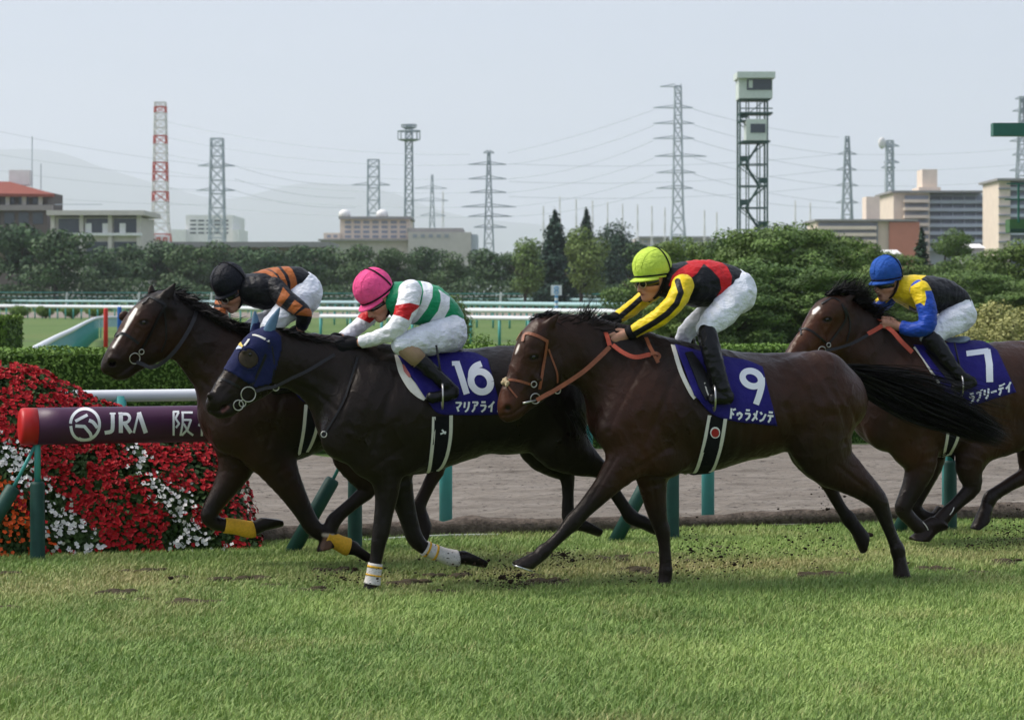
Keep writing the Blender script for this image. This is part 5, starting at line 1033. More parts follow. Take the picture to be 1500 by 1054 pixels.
# ---- rails beside the course
WHITE_P = pmat("white_rail_plastic", (.70, .72, .75), .42, .45, var=.05, vscale=3)
TEAL_P = pmat("teal_post_plastic", (.06, .31, .29), .45, .4, var=.12, vscale=5)
GREEN_PAD = pmat("dark_green_padding", (.012, .062, .048), .55, .35, var=.2, vscale=9, bump=.25, bscale=30)
PURPLE_PAD = pmat("purple_padding", (.052, .009, .042), .45, .4, var=.10, vscale=5, bump=.12, bscale=25)
REDPAD = pmat("red_padding", (.48, .012, .012), .45, .4, var=.12, vscale=6)
CLIPM = pmat("clip_white", (.7, .7, .7), .6)
def at_uz(px, v): p = at(px, 435, v); return p[0]
vr, zr = 16.76, .896
R1 = root("inner_turf_rail", (at_uz(520, vr), vr, 0), "white turf rail on dark green padded posts with purple lettered end sleeve", "rail")
o1 = np.array(R1.location)
b = MB(); b.tube([(at_uz(330, vr), vr, zr), (at_uz(1000, vr), vr, zr), (at_uz(2100, vr), vr, zr)], .055, 14); b.obj("bar", WHITE_P, R1, True, o1)
ua, ub = at_uz(31, vr), at_uz(440, vr)
b = MB(); b.tube([(u_, vr, zr) for u_ in np.linspace(ua + .10, ub, 12)], .123, 32); slv = b.obj("advert_sleeve", PURPLE_PAD, R1, True, o1)
b = MB(); b.tube([(ua - .012, vr, zr), (ua - .002, vr, zr), (ua + .01, vr, zr), (ua + .101, vr, zr)], np.array([.10, .118, .1235, .1235]), 32); b.obj("end_cap", REDPAD, R1, True, o1)
class SleeveSkin:                                # lettering wraps round the padded tube
    @staticmethod
    def hit(px, py):
        o = np.array([0, 0, EYE]); d = nrm(far(px, py, 10.) - o); oy, oz = o[1] - vr, o[2] - zr
        A, B, Cq = d[1] ** 2 + d[2] ** 2, 2 * (oy * d[1] + oz * d[2]), oy ** 2 + oz ** 2 - .1235 ** 2; D = B * B - 4 * A * Cq
        tt = (-B - math.sqrt(max(D, 0))) / (2 * A); p = o + d * tt; return p, nrm(np.array([0, p[1] - vr, p[2] - zr]))
def letters(name, strokes, m, parent, org, off=.0015):
    b = MB()
    for k, (P, w, sm) in enumerate(strokes): b.add(*stroke_geo(P, w, SleeveSkin.hit, off + .0005 * k, smooth=sm))
    return b.obj(name, m, parent, False, org)
L = lambda pts: [(x / 3.0125, 500 + y / 3.0125) for x, y in pts]     # read off an enlarged crop
circ = L([(375 + 64 * math.cos(a), 365 + 68 * math.sin(a)) for a in np.linspace(2.0, -3.1, 26)])
letters("emblem", [(circ, 4.2, True), (L([(312, 372), (318, 400), (332, 421), (352, 432)]), 4.2, True), (L([(332, 352), (362, 336), (386, 324)]), 4.4, False), (L([(332, 372), (372, 374), (398, 404), (406, 430)]), 4.6, False), (L([(392, 348), (410, 356), (430, 380)]), 5., True), (L([(352, 432), (378, 432), (402, 428)]), 4., True)], PRINT, slv, o1)
letters("lettering", [(L([(497, 318), (497, 378), (490, 396), (462, 402)]), 5.6, True), (L([(484, 318), (510, 318)]), 2.6, False), (L([(533, 318), (533, 402)]), 6., False), (L([(533, 321), (562, 322), (572, 338), (562, 355), (536, 360)]), 4.2, True), (L([(548, 360), (578, 402)]), 5.6, False), (L([(590, 402), (612, 314)]), 3.2, False), (L([(612, 314), (643, 402)]), 6.4, False), (L([(522, 318), (540, 318)]), 2.6, False)], PRINT, slv, o1)
letters("lettering", [(L(q), 3.1, False) for q in ([(766, 308), (766, 414)], [(764, 310), (790, 310)], [(788, 312), (774, 340)], [(774, 340), (790, 362), (776, 380)], [(800, 314), (850, 314)], [(806, 314), (806, 360), (796, 414)], [(808, 346), (842, 346), (828, 385), (802, 412)], [(810, 362), (830, 396), (852, 412)],
   [(884, 306), (892, 318)], [(872, 330), (902, 330), (876, 372)], [(890, 350), (890, 414)], [(896, 352), (904, 366)], [(914, 326), (914, 384)], [(914, 328), (960, 328), (960, 384)], [(914, 356), (960, 356)], [(914, 384), (960, 384)], [(937, 306), (937, 414)])], PRINT, slv, o1)
def pad_post(u_, kids_of, org, brace=True, top=.53):
    b = MB(); b.tube([(u_, vr, 0), (u_, vr, .02), (u_, vr, top - .02), (u_, vr, top)], np.array([.05, .05, .049, .042]), 14); p = b.obj("post", GREEN_PAD, kids_of, True, org)
    b = MB(); b.tube([(u_, vr, top), (u_, vr, zr)], .022, 10); b.obj("rod", TEAL_P, p, True, org)
    if brace:
        a, c, d = np.array([u_ - .46, vr - .03, 0]), np.array([u_ - .155, vr, .50]), np.array([u_, vr, .80])
        b = MB(); b.tube([a, a + (c - a) * .97, c], np.array([.05, .05, .042]), 14); p = b.obj("brace", GREEN_PAD, kids_of, True, org); b = MB(); b.tube([c, d], .012, 8); b.obj("rod", TEAL_P, p, True, org)
for px in (55, 520, 985, 1392): pad_post(at_uz(px, vr), R1, o1)
def plain_rail(name, label, v, z, r, px0, px1, posts, pr, m=WHITE_P, pm=TEAL_P):
    R = root(name, (at_uz(posts[0], v), v, 0), label, "rail"); o = np.array(R.location)
    b = MB(); b.tube([(u_, v, z) for u_ in np.linspace(at_uz(px0, v), at_uz(px1, v), 30)], r, 12); b.obj("bar", m, R, True, o)
    for px in posts: b = MB(); b.tube([(at_uz(px, v), v, 0), (at_uz(px, v), v, z)], pr, 12); b.obj("post", pm, R, True, o)
    return R
plain_rail("outer_turf_rail", "white rail on pale teal posts along the near edge of the dirt", 17.92, 1.045, .043, -60, 1700, [175, 653, 1037, 1389, 1700], .05)
plain_rail("far_dirt_rail", "white rail on teal posts along the far edge of the dirt", 26.5, 1.05, .05, 430, 1650, [640, 862, 1120, 1375, 1600], .05)

# ---- foliage
def leaf_mat(name, lo, hi, rough=.6):
    t = NT(name); t.set(Roughness=rough); t.b.inputs["Specular IOR Level"].default_value = .25
    oi = t.new("ShaderNodeObjectInfo"); tint = t.attr("tint")
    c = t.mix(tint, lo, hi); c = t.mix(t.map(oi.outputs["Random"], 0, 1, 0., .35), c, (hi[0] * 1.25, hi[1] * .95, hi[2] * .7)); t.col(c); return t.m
def leaves(P, N, size, g, aspect=.6, up=.3):
    n = len(P); D = N + g.normal(0, .55, (n, 3)); D[:, 2] += up; D /= np.linalg.norm(D, axis=1)[:, None]
    T = np.cross(D, g.normal(0, 1, (n, 3))); T /= np.linalg.norm(T, axis=1)[:, None] + 1e-9; B = np.cross(D, T)
    s = (size * g.uniform(.6, 1.35, n))[:, None] / 2
    V = np.stack([P - T * s, P + B * s * aspect + T * s * .1, P + T * s, P - B * s * aspect + T * s * .1], 1).reshape(-1, 3)
    return V, np.arange(n * 4).reshape(n, 4)
def leaf_obj(name, V, F, m, tint, parent=None, org=None):
    o = mesh_obj(name, V, F, m, parent, False, org); attr(o, "tint", np.repeat(np.clip(tint, 0, 1), 4)); return o
def blob_points(blobs, n, g, inner=.25, gap=.15, gs=1.2):
    w = np.array([b[3] ** 2 for b in blobs]); k = g.choice(len(blobs), n, p=w / w.sum()); Bq = np.array([(*b[:3], b[3], b[4] if len(b) > 4 else b[3] * .8) for b in blobs])[k]
    d = g.normal(0, 1, (n, 3)); d /= np.linalg.norm(d, axis=1)[:, None]; rr = np.where(g.random(n) < inner, g.uniform(.35, .85, n), g.uniform(.82, 1.06, n))
    P = Bq[:, :3] + d * np.stack([Bq[:, 3], Bq[:, 3], Bq[:, 4]], 1) * rr[:, None]
    keep = vnoise(P, gs, 17) > -1 + gap * 2; return P[keep], d[keep]
def tree_mesh(name, h, w, n, size, m, seed, kind="round", trunk=True):
    """a tree standing at the origin: returns [(part name, object)]"""
    g = np.random.default_rng(seed); blobs = []
    if kind == "round":
        for i in range(11):
            a = g.uniform(0, 6.28); q = g.uniform(0, .62); zz = g.uniform(.34, .86); blobs.append((math.cos(a) * q * w / 2, math.sin(a) * q * w / 2, zz * h, w * g.uniform(.2, .31) * (1.15 - .35 * zz), h * g.uniform(.10, .17)))
        blobs.append((0, 0, h * .86, w * .22, h * .14))
    elif kind == "bushy":
        for i in range(24):
            a = g.uniform(0, 6.28); zz = g.uniform(.10, .95); q = g.uniform(.1, .78) * (1.08 - .55 * zz ** 2); blobs.append((math.cos(a) * q * w / 2, math.sin(a) * q * w / 2, zz * h, w * g.uniform(.17, .28), h * g.uniform(.06, .12)))
    elif kind == "conifer":
        for i in range(9):
            zz = .12 + .86 * i / 9; rad = (1 - zz) * w / 2 + .12 * w
            for j in range(max(1, int(6 * (1 - zz)) + 1)): a = g.uniform(0, 6.28); blobs.append((math.cos(a) * rad * .6, math.sin(a) * rad * .6, zz * h, max(.3, rad * .45), h * .03))
        blobs.append((0, 0, h * .95, w * .05, h * .06))
    elif kind == "dome":
        for i in range(12):
            a = g.uniform(0, 6.28); q = g.uniform(0, .4); blobs.append((math.cos(a) * q * w / 2, math.sin(a) * q * w / 2, h * g.uniform(.4, .62), w * .33, h * .34))
    if kind == "conifer":
        zz = .08 + .92 * g.random(n) ** 1.25; tier = np.round(zz * 15); a = (g.integers(0, 8, n) + .5 * (tier % 2)) * 6.283 / 8 + tier * .37 + g.normal(0, .30, n); R_ = (1 - tier / 15.6) ** .85 * w / 2 * (.75 + .35 * np.sin(tier * 2.3 + a * 2) ** 2); q = g.random(n) ** .6 * (.7 + .45 * g.random(n))
        P = np.stack([np.cos(a) * R_ * q, np.sin(a) * R_ * q, (tier / 15.5) * h - .20 * R_ * q + .12 * R_ * q ** 3 + g.normal(0, h * .02, n) + .03 * h * np.sin(a * 3 + tier)], 1); d = np.stack([np.cos(a) * .4, np.sin(a) * .4, np.ones(n)], 1)
    else: P, d = blob_points(blobs, n, g, gs=2.2 / max(w, 1) * 3, gap=.24 if kind == 'bushy' else .14)
    V, F = leaves(P, d, size, g); tint = .5 + .45 * vnoise(P, 1.1 / max(.4, w * .12), 3) + .22 * (P[:, 2] / h - .5) + g.normal(0, .12, len(P))  # tint also rises with height: top light painted into the leaf colour
    crown = (V, F, m, tint)
    b = MB(); th = h * (.8 if kind != "conifer" else .95)
    b.tube(crom(np.array([(0, 0, -.1), (.02 * w, .01 * w, th * .3), (-.02 * w, 0, th * .62), (0, 0, th)]), 3), np.linspace(.035 * w + .03, .012 * w, 10), 7)
    if kind in ("round", "bushy"):
        for i in range(5): a = g.uniform(0, 6.28); z0 = th * g.uniform(.25, .6); b.tube([(0, 0, z0), (math.cos(a) * w * .18, math.sin(a) * w * .18, z0 + h * .14), (math.cos(a) * w * .3, math.sin(a) * w * .3, z0 + h * .24)], np.array([.018 * w, .012 * w, .006 * w]), 5)
    return crown, b
BARK = pmat("bark", (.05, .042, .034), .9, .15, var=.4, vscale=6, bump=.6, bscale=20)
def tree_proto(name, label, group, loc, h, w, n, size, m, seed, kind, scale=(1, 1, 1), rz=0):
    (V, F, m, tint), b = tree_mesh(name, h, w, n, size, m, seed, kind); r = root(name, loc, label, "tree", group); r.scale = scale; r.rotation_euler.z = rz
    leaf_obj("crown", V, F, m, tint, r); b.obj("trunk", BARK, r, True); return r
def copy_tree(r0, loc, scale, rz, label, group=None):
    r = r0.copy(); COL.objects.link(r); r.location = loc; r.scale = scale; r.rotation_euler.z = rz; r["label"] = label
    if group: r["group"] = group
    for ch in r0.children: c = ch.copy(); COL.objects.link(c); c.parent = r
    return r
LEAF_FAR = leaf_mat("far_leaves", (.016, .044, .022), (.066, .132, .046))
LEAF_BLUE = leaf_mat("conifer_needles", (.012, .036, .026), (.045, .095, .060))
LEAF_MID = leaf_mat("bush_leaves", (.022, .054, .012), (.135, .225, .050))
LEAF_YEL = leaf_mat("pale_leaves", (.07, .11, .03), (.34, .35, .13))
LEAF_HEDGE = leaf_mat("hedge_leaves", (.048, .105, .012), (.125, .222, .030))
# the dark boundary row, far across the course
YR = 330.
def ground_at(px, Y): p = far(px, 435, Y); return np.array([p[0], p[1], 0.])
protos = [None] * 4; g = np.random.default_rng(77)
row = [(-28, 331, 345), (30, 325, 330), (84, 334, 320)] + [(x, y, 330 + 8 * (i % 3)) for i, (x, y) in enumerate([(150, 361), (190, 356), (232, 351), (272, 357), (316, 353), (356, 360), (396, 361), (440, 358), (484, 360), (528, 357), (572, 362), (618, 360), (664, 369), (706, 363), (750, 368), (792, 366), (838, 358), (880, 364), (925, 352), (962, 362), (1010, 366)])]
hues = ["dark", "dusky green", "deep green", "olive dark"]
place = ["at the far left edge", "behind the leading horse's head"]
def side_note(px):
    marks = [(0, "left edge of the view"), (110, "beige two storey block"), (236, "red and white tower"), (318, "grey lattice tower by the factory"), (430, "long brown roof"), (547, "short grey tower"), (599, "slim tower with platforms"), (640, "pink cap"), (716, "six armed pylon"), (813, "pointed conifer"), (905, "round dense tree"), (993, "tallest pylon"), (1100, "camera tower")]
    return min(marks, key=lambda q: abs(q[0] - px))[1]
seen = {}
for i, (px, yt, Y) in enumerate(row):
    p = ground_at(px, Y); h = EYE + (435 - yt) / FPX * Y; k = i % 4; sc = h / 9.; wsc = sc * g.uniform(.95, 1.15); note = side_note(px); seen.setdefault(note, []).append(px)
    j = len(seen[note]); lab = ["", "first", "second", "third", "fourth"][j]
    label = "dark boundary tree, %s from left below the %s" % (lab, note)
    if protos[k] is None: protos[k] = tree_proto("boundary_tree", label, "dark trees along the far boundary", p, 9., 8.2, 5200, .42, LEAF_FAR, 100 + k, "round", (wsc, wsc, sc), g.uniform(0, 6.28))
    else: copy_tree(protos[k], p, (wsc, wsc, sc), g.uniform(0, 6.28), label)
# understorey below the row
g = np.random.default_rng(5); n = 26000; x = g.uniform(-70, 110, n); P = EX * x[:, None] + EY * (322 + g.uniform(0, 5, n))[:, None]; P[:, 2] = 3.6 * g.random(n) ** .8 * (1 + .25 * vnoise(np.stack([x, x * 0, x * 0], 1), .35, 2))
V, F = leaves(P, np.tile(-EY, (n, 1)), .5, g); und = leaf_obj("boundary_hedge", V, F, LEAF_FAR, .15 + .3 * vnoise(P, .5, 4)); tag(und, "dark low hedge filling the gap beneath the far boundary trees", "hedge")
# single trees that stand out above the row
def lone(name, label, px, yt, Y, w, kind, m, n, size, seed):
    h = EYE + (435 - yt) / FPX * Y; return tree_proto(name, label, None, ground_at(px, Y), h, w, n, size, m, seed, kind)
lone("conifer", "pointed blue green conifer above the dark row, taller of two", 813, 312, 300, 9.6, "conifer", LEAF_BLUE, 17000, .40, 201)
lone("conifer", "slim conifer tip showing above a pale green broadleaf tree", 859, 309, 345, 8.0, "conifer", LEAF_BLUE, 10000, .40, 202)
lone("broadleaf_tree", "olive green broadleaf tree standing right of the tall conifer", 850, 331, 290, 6.8, "round", LEAF_MID, 6500, .36, 203)
lone("broadleaf_tree", "round dense dark tree behind the lime cap", 905, 313, 330, 7.0, "dome", LEAF_BLUE, 9000, .40, 204)
lone("broadleaf_tree", "small pale green tree left of the tall conifer", 768, 347, 285, 5.6, "round", LEAF_MID, 4600, .34, 205)
# nearer bushy trees right of centre
mids = [(945, 366, 112, 3.0, 0), (985, 352, 108, 2.8, 1), (1030, 357, 100, 2.9, 2), (1068, 344, 92, 3.2, 0), (1108, 333, 88, 3.4, 1), (1150, 335, 86, 3.4, 2), (1192, 334, 90, 3.2, 0), (1228, 343, 92, 3.0, 1), (1262, 357, 98, 2.8, 2), (1130, 385, 76, 3.2, 1), (1190, 395, 75, 3.0, 0), (1078, 405, 74, 2.8, 2), (1030, 425, 72, 2.2, 1), (985, 432, 72, 1.9, 0), (1238, 400, 78, 2.8, 2), (1290, 392, 82, 2.4, 1)]
mlab = ["low pale bush right beside the lime cap", "small light green tree behind the lime capped jockey's back", "light tree left of the camera tower foot", "tree just left of the camera tower foot", "tallest bushy tree at the camera tower foot", "bushy tree just right of the camera tower foot", "broad bushy tree left of the tan low wing", "bushy tree in front of the tan low wing", "bushy tree left of the blue cap", "front bushy tree behind the white breeches of the lime capped jockey", "front bushy tree above horse 9's rump", "leafy shrub just behind the lime capped jockey's hips", "low shrub below the lime capped jockey's chest", "lowest shrub above horse 9's neck", "front bushy tree left of horse 7's head", "shrub hidden half behind the blue cap"]
mp = [None] * 3; g = np.random.default_rng(9)
for i, (px, yt, Y, w, k) in enumerate(mids):
    h = EYE + (435 - yt) / FPX * Y; sc = h / 4.; ws = w / 3. * 1.12; lab = mlab[i]
    if mp[k] is None: mp[k] = tree_proto("bushy_tree", lab, "bushy trees right of centre", ground_at(px, Y), 4., 3.0, 19000, .105, LEAF_MID, 300 + k, "bushy", (ws, ws, sc), 1.)
    else: copy_tree(mp[k], ground_at(px, Y), (ws, ws, sc), g.uniform(0, 6.28), lab)
rt = [(1318, 372, 150, 4.4, 1), (1350, 338, 185, 3.6, 3), (1385, 341, 180, 4.2, 0), (1428, 374, 140, 4.6, 2), (1478, 362, 130, 4.8, 1), (1530, 355, 130, 5.0, 0), (1340, 405, 110, 3.4, 2), (1455, 400, 105, 3.6, 0), (1400, 402, 112, 3.4, 1), (1510, 410, 100, 3.6, 2)]
rlab = ["green tree right behind the blue cap", "dark pointed conifer in front of the red brick wall's right edge", "green tree below the shaded blue grey apartment wing", "wide tree below the right hand apartment block's lower floors", "large tree under the green box at the right edge", "tree cut by the right edge of the view", "shrubby tree over the yellow jacket", "shrubby tree behind the white breeches of the blue capped jockey", "middle shrubby tree over the black jacket back", "shrubby tree over horse 7's rump"]
for i, (px, yt, Y, w, k) in enumerate(rt):
    h = EYE + (435 - yt) / FPX * Y
    if k == 3: tree_proto("conifer", rlab[i], None, ground_at(px, Y), h, 3.4, 4200, .3, LEAF_BLUE, 333, "conifer"); continue
    sc = h / 4.; ws = w / 3. * 1.1; copy_tree(mp[k], ground_at(px, Y), (ws, ws, sc), g.uniform(0, 6.28), rlab[i], "trees beyond horse 7")
yel = [(1425, 470, 52, 1.0), (1462, 432, 58, 1.4), (1485, 455, 52, 1.2), (1505, 440, 56, 1.3), (1448, 492, 48, .9)]
ylab = ["yellow flowered shrub behind the seat of the blue capped jockey", "tallest pale flowered shrub beyond horse 7", "yellow shrub over horse 7's croup", "yellow shrub cut by the right edge", "lowest yellow shrub just above the number 7 cloth"]
y0 = None
for i, (px, yt, Y, w) in enumerate(yel):
    h = EYE + (435 - yt) / FPX * Y
    if y0 is None: y0 = tree_proto("flowering_shrub", ylab[i], "yellow flowering shrubs", ground_at(px, Y), 1.3, 1.1, 5200, .065, LEAF_YEL, 400, "dome", (w, w, h / 1.3), 0)
    else: copy_tree(y0, ground_at(px, Y), (w, w, h / 1.3), g.uniform(0, 6), ylab[i])
# clipped shrubs
d0 = tree_proto("clipped_bush", "low clipped dome bush, leftmost of four beyond the far lawn", "clipped dome bushes in a row", ground_at(28, 205), 1.15, 1.9, 2600, .13, LEAF_HEDGE, 410, "dome")
for px, lab in ((67, "second clipped dome bush from the left beyond the far lawn"), (105, "third clipped dome bush from the left beyond the far lawn"), (141, "clipped dome bush beside the red post")): copy_tree(d0, ground_at(px, 205), (1.02, 1.02, 1), px, lab)
for px, yt, Y, w, lab in ((708, 478, 33, .62, "bright round clipped bush behind the white breeches of the pink capped jockey"), (748, 490, 33, .42, "small bright bush right of the larger round one"), (778, 488, 34, .40, "small green bush above horse 9's forelock"), (640, 500, 34, .5, "low round bush under the pink capped jockey's chest"), (665, 424, 62, .98, "dark upright clipped bush behind the green silks")):
    h = EYE + (435 - yt) / FPX * Y; tree_proto("clipped_bush", lab, None, ground_at(px, Y), h, w, 6500, .035 if Y < 50 else .07, LEAF_HEDGE if Y < 50 else LEAF_MID, int(px), "dome")
def hedge(name, lab, u0, u1, v0, v1, z1, n, size, m, seed, frame=None, cat="hedge"):
    g = np.random.default_rng(seed); fr = g.random(n); u = g.uniform(u0, u1, n); top = fr < (v1 - v0) / (v1 - v0 + z1); endm = g.random(n) < min(.5, 1.2 * (v1 - v0) / max(.1, (u1 - u0)))
    v = np.where(top, g.uniform(v0, v1, n), v0); z = np.where(top, z1, g.uniform(0, z1, n)); u = np.where(endm & ~top, np.where(g.random(n) < .5, u0, u1), u); v = np.where(endm & ~top, g.uniform(v0, v1, n), v)
    N = np.stack([np.where(endm & ~top, np.sign(u - (u0 + u1) / 2), 0), np.where(top | endm, 0, -1.), np.where(top, 1., 0)], 1); P = np.stack([u, v, z], 1) + N * (g.uniform(-.05, .02, n) + .03 * vnoise(np.stack([u, v, z], 1), 2.2, 4))[:, None]
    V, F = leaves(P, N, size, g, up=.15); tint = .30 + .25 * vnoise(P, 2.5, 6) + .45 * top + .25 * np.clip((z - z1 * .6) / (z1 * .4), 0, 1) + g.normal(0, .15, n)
    b = MB(); b.box(((u0 + u1) / 2, (v0 + v1) / 2, z1 / 2 - .03), (u1 - u0 - .08, v1 - v0 - .08, z1 - .04)); core, cf = np.concatenate(b.v), b.f
    R = root(name, ((u0 + u1) / 2, (v0 + v1) / 2, 0), lab, cat); o = np.array(R.location)
    if frame is not None: R.location = frame[0]; R.rotation_euler.z = frame[1]
    leaf_obj("leaves", V, F, m, tint, R, o); mesh_obj("stems", core, cf, LEAFCORE, R, False, o); return R
LEAFCORE = pmat("hedge_inside", (.028, .058, .010), .9, .1)
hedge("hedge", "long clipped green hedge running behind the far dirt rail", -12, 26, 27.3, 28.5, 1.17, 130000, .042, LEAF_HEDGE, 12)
hedge("clipped_hedge_block", "square clipped hedge block at the left edge above the long hedge", -.87, .87, -1, 1, 1.37, 9000, .08, LEAF_HEDGE, 13, (ground_at(-42, 50) - np.array([0, 0, 0]), -TH))

# ---- far side of the course: rails, sand, posts
V = np.array([EX * x + EY * y + EZ * .006 for x, y in ((-140, 212), (140, 212), (140, 292), (-140, 292))]); tag(mesh_obj("far_dirt_course", V, [(0, 1, 2, 3)], bpy.data.materials["harrowed_sand"], smooth=False), kind="structure")
V = np.array([EX * x + EY * y + EZ * .006 for x, y in ((-60, 99), (20, 99), (20, 101), (-60, 101))]); tag(mesh_obj("mown_line", V, [(0, 1, 2, 3)], pmat("mown_grass", (.07, .10, .035), .9), smooth=False), kind="structure")
RAILTEAL = pmat("pale_teal_rail", (.33, .50, .52), .5, .4)
def far_rail(name, lab, pts, z, r, m, pm=None, every=1.8, pr=.06, panel=None):
    P = np.array([ground_at(px, Y) for px, Y in pts]); R = root(name, P[0], lab, "rail"); o = P[0]
    C_ = crom(P, 10) if len(P) > 2 else np.linspace(P[0], P[1], 24); b = MB(); b.tube(C_ + EZ * z, r, 6); b.obj("bar", m, R, True, o)
    L_ = np.r_[0, np.cumsum(np.linalg.norm(np.diff(C_, axis=0), axis=1))]; k = 0; pp = None
    for s in np.arange(0, L_[-1], max(every, L_[-1] / 95)):
        q = np.array([np.interp(s, L_, C_[:, i]) for i in range(3)])
        if pp is None: b = MB(); b.tube([(0, 0, 0), (0, 0, z)], pr, 5); pp = b.obj("post", pm or TEAL_P, R, True); pp.location = q - o
        else: c = pp.copy(); COL.objects.link(c); c.parent = R; c.location = q - o
    if panel:
        V = np.concatenate([C_ + EZ * (z - panel), C_ + EZ * (z - .05)]); n = len(C_); b = MB(); b.add(np.concatenate([V, V + EY * .02]), [(i, i + 1, n + i + 1, n + i) for i in range(n - 1)] + [(2 * n + i + 1, 2 * n + i, 3 * n + i, 3 * n + i + 1) for i in range(n - 1)]); b.obj("skirt", RAILTEAL, R, True, o)
    return R
def Yz(y, z): return (EYE - z) * FPX / (y - 435.)
far_rail("far_rail", "white far rail, nearest of the straight ones beyond the lawn", [(-40, Yz(447.5, 1.0)), (500, Yz(452.5, 1.0)), (950, Yz(456.5, 1.0))], 1.0, .15, WHITE_P)
far_rail("far_rail", "pale teal far rail just above the white one", [(-40, Yz(440.5, 1.25)), (500, Yz(442.5, 1.25)), (950, Yz(447, 1.25))], 1.25, .17, RAILTEAL)
far_rail("far_rail", "white rail crossing the lawn under the pink capped jockey's arms", [(470, Yz(463, 1.0)), (640, Yz(464.5, 1.0)), (900, Yz(467.5, 1.0))], 1.0, .09, WHITE_P)
far_rail("far_rail", "upper white rail below the number 8 board", [(685, Yz(438.2, 1.45)), (800, Yz(438.6, 1.45)), (930, Yz(439, 1.45))], 1.45, .17, RAILTEAL)
far_rail("curved_rail", "curving white rail with pale teal skirt rising beside the red post", [(20, 36), (52, 42.5), (82, 54), (105, 66), (126, 86), (140, 103), (152, 108), (185, 110), (230, 112)], .88, .06, WHITE_P, every=1.2, pr=.03, panel=.42)
# net fence before the trees
R = root("net_fence", ground_at(400, 318), "tall teal wire fence in front of the dark boundary trees", "fence"); o = np.array(R.location)
b = MB(); zt = EYE + 7.2 / FPX * 318
for z in (zt, zt - .62, zt - 1.1, zt - 1.5): b.bar(ground_at(-60, 318) + EZ * z, ground_at(960, 318) + EZ * (z - .25), .10 if z == zt else .05)
b.obj("wires", TEAL_P, R, False, o)
for px in range(-10, 960, 106): b = MB(); b.bar(ground_at(px, 318), ground_at(px + 2, 318) + EZ * zt, .22); b.obj("post", CLIPM, R, False, o)
Q = []; b = MB(); xs = np.linspace(-60, 960, 260)
for i in range(0, 258, 2): q = lambda k: ground_at(xs[k], 317) + EZ * (zt - .30 - .25 * math.sin(math.pi * ((xs[k] + 10) % 106) / 106)); b.bar(q(i), q(i + 1), .10)
tag(b.obj("rope", CLIPM), "dashed white rope sagging along the teal net fence", "rope")
RP, BP = pmat("red_post_paint", (.55, .025, .018), .5), pmat("blue_post_paint", (.012, .10, .36), .5)
def round_post(name, lab, px, y0, Y, w, m):
    p = ground_at(px, Y); h = EYE - (y0 - 435) / FPX * Y; r = w / 2 / FPX * Y; V, F = tube_geo([p, p + EZ * (h - .03), p + EZ * h], np.array([r, r, r * .8]), 12); tag(mesh_obj(name, V, F, m), lab, "post")
round_post("course_post", "red post beside the end of the curving rail", 155, 451, 60, 6.5, RP); round_post("course_post", "blue post between the red post and the leading horse's face", 175, 449, 66, 6.5, BP)
# number board
Y = 150.; R = root("furlong_board", ground_at(815, Y), "white board with blue figure 8 on a striped pole", "sign"); o = np.array(R.location); zc = EYE + 10 / FPX * Y; b = MB()
b.box(o + EZ * zc, (.64, .06, .6), (EX, EY, EZ)); b.obj("board", WHITE_P, R, False, o)
b = MB(); pole_h = zc - .3
for i in range(6): (MB.bar)(b, o + EZ * pole_h * i / 6, o + EZ * pole_h * (i + .5) / 6, .16)
b.obj("pole_band", WHITE_P, R, False, o); b = MB()
for i in range(6): b.bar(o + EZ * pole_h * (i + .5) / 6, o + EZ * pole_h * (i + 1) / 6, .16)
b.obj("pole", pmat("board_blue", (.10, .30, .55), .5), R, False, o); b = MB()
for dz in (.11, -.11): V, F = tube_geo([o + EZ * (zc + dz) - EY * .05 + EX * (.115 * math.cos(a)) + EZ * (.10 * math.sin(a)) for a in np.linspace(0, 6.283, 17)], .032, 6, False); b.add(V, F)
b.obj("figure", bpy.data.materials["board_blue"], R, True, o)
